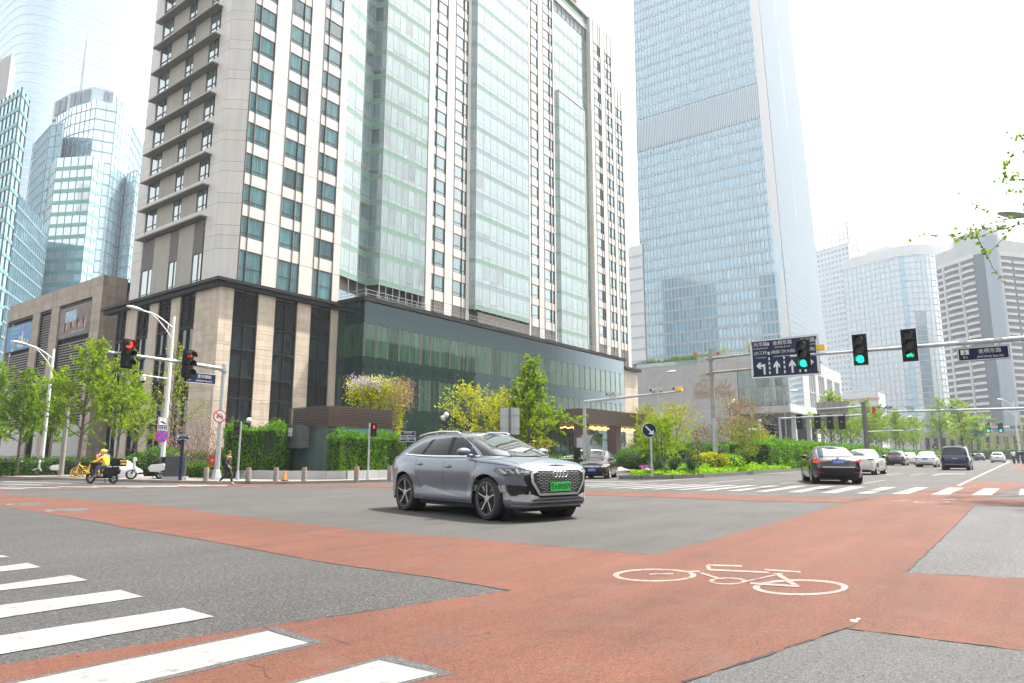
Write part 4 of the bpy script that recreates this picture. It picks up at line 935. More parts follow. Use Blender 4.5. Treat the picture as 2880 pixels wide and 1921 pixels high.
b = MB(); b.prism([F[0], F[1], F[2], F[3], F[4], F[5], F[6]], ZD-1, ZD+5.5); b.prism([tuple(A0*.45+A1*.55)[:2], tuple(A2)[:2], tuple(A3*.9+A4*.1)[:2], F[5], F[6]], ZD+5.5, zt(2800, 652, 300)); b.build('parapet', mt['granite'], t, fix=True)
b = MB(); b.prism([tuple(A0-A0.normalized()*.8)[:2], tuple(A1-A1.normalized()*.8)[:2], tuple(A1)[:2], tuple(A0)[:2]], ZD-2.2, ZD-.2); b.prism([tuple(A3-A3.normalized()*.8)[:2], tuple(A4-A4.normalized()*.8)[:2], tuple(A4)[:2], tuple(A3)[:2]], ZD-2.2, ZD-.2); b.build('cornice', mt['cream'], t, fix=True)
t = thing('white_low_building', 'low white office building with red rooftop lettering behind the trees', 'building')
F = fp_([(2330, 1200, 262), (2478, 1200, 250), (2497, 1200, 262), (2400, 1200, 300)]); ZE = zt(2440, 1104, 252); b = MB(); b.prism(F, 0, ZE); b.build('wall', mt['signwhite'], t, fix=True)
wgrid(t, F[0], F[1], 1, ZE-5, 8, 5, .42, .38, mt['g_far']); wgrid(t, F[1], F[2], 1, ZE-4, 1, 5, .7, .42, mt['g_far'])
p = Vector((*F[0], 0))*.42+Vector((*F[1], 0))*.58; text('lettering', '国贸 8Lmeet·China World', 1.45, mt['signred'], t, (p.x-.4, p.y-.2, ZE-2.4), (pi/2, 0, atan2(F[1][1]-F[0][1], F[1][0]-F[0][0])), ext=.05, bold=.012)
b = MB()
for j in range(2):
    a, c = Vector((*F[j], 0)), Vector((*F[j+1], 0)); b.tube([(a.x, a.y, ZE+1), (c.x, c.y, ZE+1)], .08, 4)
    for i in range(9): p = a+(c-a)*(i/8); b.tube([(p.x, p.y, ZE), (p.x, p.y, ZE+1)], .06, 4)
b.build('roof_railing', mt['steel'], t)
t = thing('curved_roof_hall', 'low grey hall with an upswept overhanging roof beyond the trees', 'building')
F = fp_([(2470, 1230, 330), (2585, 1230, 305), (2600, 1230, 320), (2520, 1230, 370)]); ZF = zt(2560, 1180, 310); b = MB(); b.prism(F, 0, ZF-1); b.build('wall', mt['granite'], t, fix=True)
T = fp_([(2465, 1180, 322), (2596, 1180, 296), (2604, 1180, 320), (2520, 1180, 360)]); b = MB(); b.prism(T, ZF-.6, ZF+.9); b.build('roof', mt['granite_l'], t, fix=True); wgrid(t, F[0], F[1], 1, ZF-2, 12, 3, .8, .6, mt['g_far'])
mt['pale_wall'] = M('pale_wall', (.55, .57, .58), .6)
t = thing('pale_back_building', 'pale banded building in the gap between hotel and glass tower', 'building')
F = fp_([(1752, 800, 205), (1812, 800, 200), (1812, 800, 225)]); facade(t, F, 0, zt(1780, 700, 205), 3.6, 'pale_wall', 'sp_w', .5, 99, faces=(0, 1))
t = thing('brick_street_end', 'grey and brick facade closing the avenue behind the far hedge', 'building')
F = fp_([(2600, 1260, 225), (2960, 1260, 195), (2960, 1260, 215), (2620, 1260, 240)]); b = MB(); b.prism(F, 0, zt(2740, 1215, 210)); b.build('wall', mt['stone2'], t, fix=True); wgrid(t, F[0], F[1], .6, zt(2740, 1222, 210), 14, 1, .45, .8, mt['g_base'])
# brown stone annex with two billboards, left of the hotel
AY = 86.0; ac = PY(292.6, 771.6, AY); AX, AZ = ac.x, ac.z
an_ = thing('granite_annex', 'brown granite annex with two billboards left of the hotel', 'building')
yl = PX(27, 868, AX).y; yr = PY(337, 776, AY).x
b = MB(); b.box(AX+.6, AX+25, AY+.5, yl-.5, -.4, AZ-.3); b.build('wall', mt['joint'], an_)
def AP(zx, zy): p = PX(zx/2.375, 740+zy/2.375, AX); return p.y, p.z
st = Pieces(an_, 'stone_tile')
holes = [(AP(640, 0)[0], AP(430, 0)[0]), (AP(380, 0)[0], AP(305, 0)[0]), (AP(260, 0)[0], AP(95, 0)[0])]
ztop_h = AP(640, 215)[1]
def st_x(y0, y1, z0, z1, h=1.05, w=1.9):
    nz = max(1, round((z1-z0)/h)); ny = max(1, round((y1-y0)/w))
    for k in range(nz):
        for i in range(ny): st.box(AX+R.uniform(0, .03), AX+.6, y0+(y1-y0)*i/ny+.012, y0+(y1-y0)*(i+1)/ny-.012, z0+(z1-z0)*k/nz+.012, z0+(z1-z0)*(k+1)/nz-.012, mt['stone2'])
st_x(AY, yl, ztop_h, AZ)
e = AY
for a, c in holes: st_x(e, a, -.4, ztop_h); e = c
st_x(e, yl, -.4, ztop_h)
nz = 18
for k in range(nz): st.box(AX+.62, yr+1.0, AY, AY+.5, -.4+(AZ+.4)*k/nz+.012, -.4+(AZ+.4)*(k+1)/nz-.012, mt['stone2'])
st.done()
for j, (a, c) in enumerate(holes):
    f = MB(); f.box(AX+.2, AX+.5, a, a+.25, -.3, ztop_h); f.box(AX+.2, AX+.5, c-.25, c, -.3, ztop_h); f.box(AX+.2, AX+.5, a, c, ztop_h-.3, ztop_h); o = f.build('bay_frame', mt['bronze'], an_)
    s_ = MB(); z = 5.0; top = AP(600, 480)[1] if j != 1 else ztop_h-.4
    if j == 2: top = AP(240, 570)[1]
    while z < top-.2: s_.box(AX+.3, AX+.5, a+.25, c-.25, z, z+.13); z += .34
    tag(s_.build('louvre_slats', mt['fin'], o), kind='stuff')
    q = MB(); q.box(AX+.45, AX+.5, a+.25, c-.25, -.3, 4.9); q.build('shop_glass', mt['g_base'], o)
def billboard(label, y0, y1, z0, z1, build):
    t = thing('billboard', label, 'billboard', (AX+.12, y1, z0), -pi/2, 'billboards on the annex'); w, h = y1-y0, z1-z0
    b = MB(); b.box(0, w, .0, .15, 0, h); b.build('board', mt['black'], t); build(t, w, h)
def poster_blue(t, w, h):
    b = MB(); b.box(.12, w-.12, -.02, 0, .12, h-.12); b.build('poster', M('poster_blue', (.02, .17, .36), .5, var=.25, vs=1.2), t)
    text('lettering', 'MORE TASTE', h*.12, mt['signwhite'], t, (w*.36, -.03, h*.84)); text('lettering', 'FOR A BUCK', h*.11, mt['signwhite'], t, (w*.36, -.03, h*.70))
    b = MB(); b.prism([(w*.60, -.03), (w*.74, -.03), (w*.74, -.022), (w*.60, -.022)], h*.12, h*.72, top=[(w*.665, -.03), (w*.68, -.03), (w*.68, -.022), (w*.665, -.022)]); b.build('printed_spire', M('print_grey', (.45, .5, .52), .6), t)
    b = MB(); b.ball((w*.70, -.03, h*.84), (h*.1, .012, h*.1), 16, 10); b.build('printed_sun', mt['signred'], t)
    cols = [mt['orange'], mt['signwhite'], mt['yellow'], mt['signblue']]
    for i in range(22):
        b = MB(); x, z = R.uniform(.1, .9)*w, R.uniform(.08, .5)*h; b.ball((x, -.03, z), (R.uniform(.1, .3), .01, R.uniform(.1, .34)), 8, 6); b.build('printed_figure', cols[i % 4], t)
def poster_dark(t, w, h):
    m, n, out = nodes('poster_scene'); v = opos(n); f = noise(n, .9, 5, .7, v); c = mixc(n, ramp(n, f, [(.35, 0.0), (.65, 1.0)]), (.02, .018, .018), (.16, .10, .08)); pbr(n, out, c, .5)
    b = MB(); b.box(.12, w-.12, -.02, 0, .12, h-.12); b.build('poster', m, t)
    b = MB(); b.box(w*.2, w*.55, -.03, -.021, h*.5, h*.84); b.build('printed_window', M('print_sky', (.25, .38, .45), .6, var=.3, vs=2), t)
    for i in range(16):
        b = MB(); x = w*(.12+.78*i/16); b.ball((x, -.03, h*R.uniform(.34, .44)), (.22, .012, R.uniform(.4, .7)), 8, 6); b.build('printed_guest', [mt['rosecloth'], mt['greycloth'], mt['jacket'], mt['skin']][i % 4], t)
    text('lettering', '国贸饭店 GRAND BALLROOM', h*.07, mt['signwhite'], t, (w*.66, -.03, h*.16))
y0, y1 = holes[0]; billboard('dark billboard with a banquet scene on the brown annex', y0+.2, y1-.2, AP(620, 460)[1], AP(640, 235)[1], poster_dark)
y0, y1 = holes[2]; billboard('bright blue billboard with cartoonish print at the far end of the brown annex', y0+.2, y1-.2, AP(240, 555)[1], AP(250, 370)[1], poster_blue)
b = MB(); b.box(AX+3, 45, 82, AY+.4, -.4, AZ-1.5); b.build('link_wall', mt['stone2'], an_)
t = thing('pale_corner_block', 'pale low building beyond the annex at the left picture edge', 'building')
b = MB(); b.box(AX+2, AX+20, yl+.5, yl+40, -.4, 13); b.build('wall', mt['granite'], t); b = MB(); b.box(AX+1.5, AX+20, yl+.4, yl+40, 13, 14); b.build('roof_edge', mt['granite_l'], t)
# buildings across the avenue, outside the picture: they stand in the window reflections and shade nothing in view
def across(nm, label, x0, x1, y0, y1, H, fh, wall):
    t = thing(nm, label, 'building'); b = MB(); b.box(x0, x1, y0, y1, -.2, H); b.build('wall', mt[wall], t)
    n_ = int((x1-x0)/4); wgrid(t, (x1, y1), (x0, y1), 3, H-2, n_, int((H-5)/fh), .6, .55, mt['g_base'], lim=60)
across('office_block', 'grey mid-rise office block across the avenue', 70, 190, -75, -48, 36, 3.6, 'granite')
across('office_block', 'brown mid-rise block on the near side of the avenue', 12, 62, -80, -52, 30, 3.4, 'stone2')
across('street_block', 'long pale block behind the photographer across the side street', -90, -45, -40, 40, 26, 3.5, 'granite')
# ================================================================ vehicles
def ip(T, x):
    if x <= T[0][0]: return T[0][1]
    for (a, p), (b_, q) in zip(T, T[1:]):
        if x <= b_:
            t = (x-a)/(b_-a) if b_ > a else 0; return p+(q-p)*t
    return T[-1][1]
def sm(T, n=8):                                            # rounded version of a profile
    out = spline(T, n); return sorted(out, key=lambda p: p[0])
def sgn(v): return 1 if v >= 0 else -1
def outline(xf, xr, b_, pf, pr, n, step):
    """plan curve of a car body, front end square to pf, rear to pr"""
    fine = []
    xc = (xf+xr)/2
    for i in range(2400):
        t = 2*pi*i/2400; c, s_ = cos(t), sin(t); p = pf if c > 0 else pr; a = (xf-xc) if c > 0 else (xc-xr)
        fine.append((xc+a*sgn(c)*abs(c)**(2/p), b_*sgn(s_)*abs(s_)**(2/n)))
    out = [fine[0]]; acc = 0
    for a, c in zip(fine, fine[1:]):
        acc += hypot(c[0]-a[0], c[1]-a[1])
        if acc >= step: out.append(c); acc = 0
    return out
class Shell:
    """body of a car in its own axes (x forward, y left, z up, origin on the road between the axles)"""
    def __init__(s, P, step):
        s.P = P; s.b = MB(); Lf, Lr, hw = P['xf'], P['xr'], P['W']/2
        zs = sm(P['shoulder']); r = P['wr']; Ra = r+P.get('gap', .045); s.zs = zs
        O = outline(Lf, Lr, hw, P.get('pf', 5), P.get('pr', 5), P.get('ps', 5.5), step); N = len(O); rows = []; KV = [0, .06, .14, .22, .32, .42, .52, .62, .72, .80, .87, .92, .955, .98, 1.0]
        for v in KV:
            row = []
            for i, (x, y) in enumerate(O):
                x0, y0 = O[i-1]; x1, y1 = O[(i+1) % N]; tx, ty = x1-x0, y1-y0; L = hypot(tx, ty) or 1; nx, ny = ty/L, -tx/L
                if nx*x+ny*y < 0: nx, ny = -nx, -ny
                ws, wf, wr_ = ny*ny, max(nx, 0)**2, max(-nx, 0)**2
                zb = ip(P['sill'], x)
                arch = 0
                for ax in (P['wb']/2, -P['wb']/2):
                    d = abs(x-ax)
                    if d < Ra and ws > .25: zb = max(zb, r+sqrt(Ra*Ra-d*d))
                z1 = ip(zs, x); z = zb+(z1-zb)*v
                ins = ws*ip(P['side'], z)+wf*ip(P['nose'], z)+wr_*ip(P['tail'], z)
                for ax in (P['wb']/2, -P['wb']/2):
                    q = hypot(x-ax, z-r)-Ra
                    if -.02 < q < .16: ins -= ws*P.get('flare', .02)*(1-max(0, q)/.16)**.6
                if v > .9: ins += (P.get('edge', .05))*(1-sqrt(max(0, 1-((v-.9)/.1)**2)))
                row.append((x-nx*ins, y-ny*ins, z))
            rows.append(row)
        s.b.grid(rows, closed=True); top = rows[-1]
        # deck under and around the cabin
        J = 10; deck = []; cr = P['crown']
        for j in range(J+1):
            f = j/J; deck.append([(p[0] if abs(p[0]) < 9 else 0, p[1]*(1-f), p[2]+ip(cr, p[0])*(1-(1-f)**2)) for p in top])
        s.b.grid(deck, closed=True)
        # cabin
        g = P['cabin']; B0 = outline(g['bf'], g['br'], g['bw'], g.get('pf', 4.2), g.get('pr', 4.2), 7, step); n0 = len(B0)
        T0 = []
        xcB, xcT = (g['bf']+g['br'])/2, (g['tf']+g['tr'])/2
        for x, y in B0:
            f = (x-xcB)/((g['bf']-g['br'])/2); T0.append((xcT+f*(g['tf']-g['tr'])/2, y*g['tw']/g['bw']))
        rt = sm(g['roof']); K = 14; rows = []
        for k in range(K+1):
            t = k/K; row = []
            for (x, y), (X, Y) in zip(B0, T0):
                zb = ip(zs, x)+ip(cr, x)*.6-.03; zt_ = ip(rt, X); bul = g.get('bulge', .04)*4*t*(1-t); w_ = t
                yy = (y*(1-w_)+Y*w_); yy += sgn(yy)*bul*min(1, abs(y)/g['bw'])**3
                xx = x*(1-w_)+X*w_; fx = abs((x-xcB)/((g['bf']-g['br'])/2)); xx += sgn(x-xcB)*g.get('bow', .05)*4*t*(1-t)*fx**4
                e = max(0, (t-.86)/.14); drop = .05*(sqrt(max(0, 1-0))-sqrt(max(0, 1-e*e))) if e > 0 else 0
                row.append((xx, yy*(1-.05*drop*10 if e else 1), zb+(zt_-zb)*t-.0))
            rows.append(row)
        s.b.grid(rows, closed=True); top = rows[-1]; cap = []
        for j in range(9):
            f = j/8; cap.append([(xcT+(p[0]-xcT)*(1-f*.0), p[1]*(1-f), p[2]+g.get('rc', .045)*(1-(1-f)**2)) for p in top])
        s.b.grid(cap, closed=True)
        vs = [Vector(v) for v in s.b.v]; s.bvh = BVHTree.FromPolygons(vs, s.b.f)
    def hit(s, o, d):
        h = s.bvh.ray_cast(Vector(o), Vector(d))
        if h[0] is None:
            q = s.bvh.find_nearest(Vector(o)+Vector(d)*2.2); return q[0], Vector(d)*-1
        n = h[1]; n = n if n.dot(Vector(d)) < 0 else -n
        return h[0], n
    def side(s, x, z, sg=1): return s.hit((x, sg*3, z), (0, -sg, 0))
    def patch(s, poly, view, off=.004, step=.07, sg=1, rnd=0):
        """a panel lying on the body: outline drawn in side (x, z), front/rear (y, z) or top (x, y) view"""
        b = bmesh.new(); f = b.faces.new([b.verts.new((p[0], p[1], 0)) for p in poly])
        xs_ = [p[0] for p in poly]; ys_ = [p[1] for p in poly]
        for ax, lo, hi in ((0, min(xs_), max(xs_)), (1, min(ys_), max(ys_))):
            k = lo+step
            while k < hi-1e-4:
                no = (1, 0, 0) if ax == 0 else (0, 1, 0); co = (k, 0, 0) if ax == 0 else (0, k, 0)
                bmesh.ops.bisect_plane(b, geom=b.verts[:]+b.edges[:]+b.faces[:], plane_co=co, plane_no=no); k += step
        bmesh.ops.triangulate(b, faces=b.faces[:])
        b.verts.ensure_lookup_table(); vs = []
        for v in b.verts:
            u, w = v.co.x, v.co.y
            if view == 'side': o, d = (u, sg*3, w), (0, -sg, 0)
            elif view == 'front': o, d = (5, u, w), (-1, 0, 0)
            elif view == 'rear': o, d = (-5, u, w), (1, 0, 0)
            else: o, d = (u, w, 4), (0, 0, -1)
            p, n = s.hit(o, d); vs.append(p+n*off)
        fs = [tuple(v.index for v in f.verts) for f in b.faces]; b.free()
        m = MB(); m.add(vs, fs); return m
    def strip(s, pts, w, view, off=.003, sg=1):
        m = MB()
        for a, c in zip(pts, pts[1:]):
            n = max(1, int(hypot(c[0]-a[0], c[1]-a[1])/.06)); dx, dz = c[0]-a[0], c[1]-a[1]; L = hypot(dx, dz) or 1; qx, qz = -dz/L*w/2, dx/L*w/2; prev = None
            for i in range(n+1):
                u, v = a[0]+dx*i/n, a[1]+dz*i/n; e = []
                for k in (-1, 1):
                    U, V = u+qx*k, v+qz*k
                    if view == 'side': o, d = (U, sg*3, V), (0, -sg, 0)
                    elif view == 'front': o, d = (5, U, V), (-1, 0, 0)
                    elif view == 'rear': o, d = (-5, U, V), (1, 0, 0)
                    else: o, d = (U, V, 4), (0, 0, -1)
                    p, nn = s.hit(o, d); e.append(p+nn*off)
                if prev: m.quad(prev[0], prev[1], e[1], e[0])
                prev = e
        return m
def wheel_parts(r, w, kind):
    """tyre, rim and hub about a wheel centre, outer face towards +y"""
    ty = MB(); ty.lathe([(r*.66, w/2-.012), (r*.80, w/2), (r*.93, w/2-.004), (r*.985, w/2-.03), (r, w/2-.07), (r, -w/2+.07), (r*.98, -w/2+.02), (r*.7, -w/2)], 36, axis='y')
    for q in (-.06, -.02, .02, .06): pass
    rm = MB(); R0 = r*.72 if kind != 'hero' else r*.775
    rm.lathe([(R0, w/2-.006), (R0*.955, w/2-.004), (R0*.94, w/2-.03)], 36, axis='y')
    dk = MB(); dk.lathe([(R0*.95, w/2-.03), (R0*.90, -w/2+.04), (.02, -w/2+.05)], 30, axis='y'); dk.lathe([(R0*.62, w/2-.10), (R0*.6, w/2-.095), (.0, w/2-.095)], 26, axis='y')
    sp = MB(); n = 5 if kind == 'hero' else 10 if kind == 'ten' else 7
    for i in range(n):
        a = 2*pi*i/n+.31
        def pt(rad, off, d): return (rad*cos(a)-off*sin(a), d, rad*sin(a)+off*cos(a))
        if kind == 'hero':
            # dark blade with a bright bevelled spoke and hooked tip
            sp.add([pt(.05, -.010, w/2-.03), pt(.05, .010, w/2-.03), pt(R0*.96, .009, w/2-.012), pt(R0*.96, -.009, w/2-.012)], [(0, 1, 2, 3)])
            sp.add([pt(R0*.97, .009, w/2-.011), pt(R0*.96, .075, w/2-.011), pt(R0*.90, .055, w/2-.012), pt(R0*.80, .010, w/2-.016)], [(0, 1, 2, 3)])
            dk.add([pt(.05, .016, w/2-.034), pt(.07, .05, w/2-.034), pt(R0*.93, .17, w/2-.02), pt(R0*.95, .022, w/2-.018)], [(0, 1, 2, 3)])
            dk.add([pt(.05, -.016, w/2-.034), pt(.07, -.045, w/2-.034), pt(R0*.95, -.10, w/2-.02), pt(R0*.95, -.02, w/2-.018)], [(0, 3, 2, 1)])
        else:
            wd = .020 if n == 10 else .03
            sp.add([pt(.05, -wd*.8, w/2-.03), pt(.05, wd*.8, w/2-.03), pt(R0*.96, wd, w/2-.012), pt(R0*.96, -wd, w/2-.012)], [(0, 1, 2, 3)])
    hub = MB(); hub.lathe([(.0, w/2-.018), (.055, w/2-.018), (.062, w/2-.034)], 16, axis='y')
    return ty, rm, dk, sp, hub
_wheels = {}; mt['rim_bright'] = M('rim_bright', (.52, .51, .50), .35, .2, var=.03)
def add_wheel(root, x, y, r, w, kind, side, steer=0):
    k = (r, w, kind)
    if k not in _wheels:
        ty, rm, dk, sp, hub = wheel_parts(r, w, kind)
        _wheels[k] = (ty.mesh('tyre', mt['tyre'], 40, True), rm.mesh('rim', mt['rim_bright'], 40), dk.mesh('wheel_disc', mt['black'], 40), sp.mesh('spokes', mt['rim_bright']), hub.mesh('hub', mt['silver'], 40))
    me = _wheels[k]; o = obj('wheel', me[0], root, (x, y, r), (0 if side > 0 else pi)+steer)
    obj('rim', me[1], o); obj('wheel_disc', me[2], o); tag(obj('spokes', me[3], o), kind='stuff'); obj('hub', me[4], o); return o
def plate(root, x, y, z, rz, s_, m, tc, w=.44, h=.14, sx=.62):
    o = obj('number_plate', None, root, (x, y, z), rz)
    b = MB(); b.box(-w/2, w/2, -.008, .012, -h/2, h/2); bpy.data.objects.remove(o); o = b.build('number_plate', m, root, loc=(x, y, z), rz=rz)
    text('lettering', s_, h*.86, tc, o, (0, -.010, 0), sx=sx, ext=.0008); return o
def car(name, label, cat, loc, rz, P, paint, step=.06, wheelkind='seven', group=None, lit=True, tail='sedan', glass='car_glass', dark_rear=True, detail=1):
    t = thing(name, label, cat, loc, rz, group); s = Shell(P, step); g = P['cabin']; t_s = s
    s.b.build('body', paint, t, smooth=38, fix=True)
    hw = P['W']/2; wb = P['wb']; r = P['wr']; zs = s.zs
    b = MB(); b.box(P['xr']+.25, P['xf']-.28, -hw+.26, hw-.26, .16, .62); b.box(-wb/2+r+.06, wb/2-r-.06, -hw+.11, hw-.11, .19, .45); b.box(wb/2+r+.06, P['xf']-.22, -hw+.2, hw-.2, .19, .4); b.box(P['xr']+.22, -wb/2-r-.06, -hw+.2, hw-.2, .22, .45)  # set low and wide to deepen the contact shadow under the car
    for x in (wb/2, -wb/2):
        for sg in (1, -1): b.lathe([(r+.10, sg*(hw-.30)), (r+.10, sg*(hw-.09))], 24, axis='y', c=(x, 0, r)); b.lathe([(r+.10, sg*(hw-.28)), (.0, sg*(hw-.28))], 20, axis='y', c=(x, 0, r))
    b.build('underbody', mt['under'], t)
    for x, st_ in ((wb/2, P.get('steer', 0)), (-wb/2, 0)):
        for sg in (1, -1): add_wheel(t, x, sg*(hw-.125), r, .225, wheelkind, sg, st_)
    # side glass
    for sg in (1, -1):
        for poly in P['glass']:
            s.patch(poly, 'side', .008, .05, sg).build('side_window', mt[glass], t, smooth=True, fix=True)
        for q in P.get('pillar', []): s.patch(q, 'side', .011, .06, sg).build('pillar_trim', mt['black'], t, smooth=True, fix=True)
        lo = P['beltline']; s.strip(lo, .020, 'side', .012, sg).build('window_trim', P.get('trim', mt['chrome']), t, fix=True)
        dm = MB()
        for q in P['doors']: c = s.strip(q, .008, 'side', .002, sg); dm.add(c.v, c.f)
        dm.build('door_gap', mt['under'], t, fix=True)
        for x, z in P['handles']:
            p, n = s.side(x, z, sg); b = MB(); b.ball((p.x, p.y+sg*.018, p.z), (.11, .016, .02), 12, 6); b.build('door_handle', paint, t, smooth=True)
            b = MB(); b.ball((p.x+.01, p.y-sg*.004, p.z-.004), (.085, .012, .034), 12, 6); b.build('handle_recess', mt['under'], t, smooth=True)
        mx, mz = P['mirror']; p, n = s.side(mx, mz, sg); b = MB(); b.ball((mx-.02, sg*(abs(p.y)+.16), mz+.08), (.078, .145, .07), 16, 10); b.tube([(mx+.03, p.y-sg*.02, mz), (mx, sg*(abs(p.y)+.1), mz+.02)], .028, 6)
        m_ = b.build('wing_mirror', paint, t, smooth=True); b = MB(); b.ball((mx-.055, sg*(abs(p.y)+.16), mz+.075), (.06, .115, .07), 12, 8); b.build('mirror_glass', mt['black'], m_, smooth=True)
        if 'sillstrip' in P: s.patch(P['sillstrip'], 'side', .006, .07, sg).build('sill_trim', mt['matte_silver'], t, smooth=True, fix=True)
    s.patch(g['ws'], 'front', .012, .045).build('windscreen', mt[glass], t, smooth=True, fix=True)
    s.patch(g['rw'], 'rear', .012, .05).build('rear_window', mt[glass], t, smooth=True, fix=True)
    return t, s
SEDAN = dict(W=1.85, xf=2.35, xr=-2.38, wb=2.85, wr=.335, pf=4.2, pr=4.6, ps=7, gap=.04, flare=.012, edge=.06,
    shoulder=[(-2.4, .93), (-2.0, 1.0), (-1.5, 1.01), (-.5, .98), (.6, .95), (1.3, .91), (2.0, .80), (2.36, .70)], sill=[(-2.4, .30), (-1.9, .22), (1.9, .2), (2.4, .24)],
    side=[(.15, .10), (.25, .045), (.4, .012), (.6, .0), (.75, .008), (.9, .035), (1.1, .10)], nose=[(.15, .14), (.3, .03), (.5, .0), (.62, .02), (.75, .10)], tail=[(.15, .22), (.32, .03), (.55, .0), (.75, .02), (.95, .03), (1.0, .06)],
    crown=[(-2.4, .02), (0, .03), (1.2, .08), (2.0, .07), (2.4, .03)],
    cabin=dict(bf=1.22, br=-2.02, bw=.80, tf=.42, tr=-1.05, tw=.56, roof=[(-1.1, 1.36), (-.5, 1.43), (0, 1.445), (.45, 1.38)], pf=3.4, pr=3.4, bulge=.02, bow=.06,
        ws=[(-.68, .97), (.68, .97), (.56, 1.34), (0, 1.365), (-.56, 1.34)], rw=[(-.60, 1.08), (.60, 1.08), (.50, 1.35), (-.50, 1.35)]),
    glass=[[(.86, 1.0), (.12, 1.01), (.06, 1.35), (.30, 1.34)], [(.04, 1.01), (-.92, 1.02), (-.80, 1.32), (-.02, 1.355)], [(-.98, 1.03), (-1.38, 1.05), (-1.0, 1.27), (-.88, 1.31)]],
    pillar=[[(.12, 1.0), (.04, 1.0), (-.02, 1.355), (.06, 1.355)], [(-.92, 1.02), (-.98, 1.02), (-.88, 1.315), (-.80, 1.325)]],
    beltline=[(.95, .985), (.0, .995), (-1.4, 1.035)], doors=[[(1.0, .95), (1.0, .4), (.92, .28)], [(.07, .97), (.04, .28)], [(-.98, .99), (-1.02, .75), (-.95, .5)], [(1.0, .28), (-.9, .28)]], handles=[(.18, .82), (-.85, .85)], mirror=(.85, .98))
SUV = dict(W=1.87, xf=2.25, xr=-2.30, wb=2.76, wr=.365, pf=5, pr=5, ps=7, gap=.05, flare=.03, edge=.06,
    shoulder=[(-2.35, 1.05), (-1.5, 1.10), (-.5, 1.07), (.6, 1.04), (1.2, 1.03), (1.9, .97), (2.3, .88)], sill=[(-2.4, .36), (-1.9, .25), (1.9, .23), (2.4, .26)],
    side=[(.2, .09), (.32, .03), (.5, .012), (.7, .0), (.9, .01), (1.02, .03), (1.2, .09)], nose=[(.2, .12), (.35, .02), (.6, .0), (.8, .03), (.95, .10)], tail=[(.2, .16), (.4, .02), (.7, .0), (.9, .03), (1.1, .08)],
    crown=[(-2.4, .02), (0, .03), (1.1, .06), (2.0, .06), (2.4, .03)],
    cabin=dict(bf=1.25, br=-2.18, bw=.82, tf=.42, tr=-1.72, tw=.60, roof=[(-1.8, 1.52), (-1, 1.60), (-.2, 1.625), (.45, 1.55)], pf=3.6, pr=4.2, bulge=.03, bow=.05,
        ws=[(-.70, 1.10), (.70, 1.10), (.58, 1.50), (0, 1.53), (-.58, 1.50)], rw=[(-.64, 1.16), (.64, 1.16), (.54, 1.46), (-.54, 1.46)]),
    glass=[[(.86, 1.09), (.10, 1.09), (.06, 1.50), (.28, 1.50)], [(.04, 1.09), (-.88, 1.11), (-.80, 1.47), (-.02, 1.50)], [(-.94, 1.12), (-1.62, 1.17), (-1.42, 1.38), (-.86, 1.465)]],
    pillar=[[(.10, 1.09), (.04, 1.09), (-.02, 1.51), (.06, 1.51)], [(-.88, 1.11), (-.94, 1.11), (-.86, 1.47), (-.80, 1.475)]],
    beltline=[(.95, 1.07), (.0, 1.075), (-1.65, 1.15)], doors=[[(1.0, 1.02), (1.0, .5), (.92, .34)], [(.07, 1.05), (.04, .34)], [(-.95, 1.08), (-1.0, .8), (-.92, .55)], [(1.0, .34), (-.9, .34)]], handles=[(.2, .90), (-.78, .94)], mirror=(.85, 1.06))
import copy as _c
def var(P, **k):
    Q = _c.deepcopy(P)
    for a, v in k.items(): Q[a] = v
    return Q
def paint(name, c, metal=.55, rough=.28): return M(name, c, rough, metal, var=.02, coat=1.0)
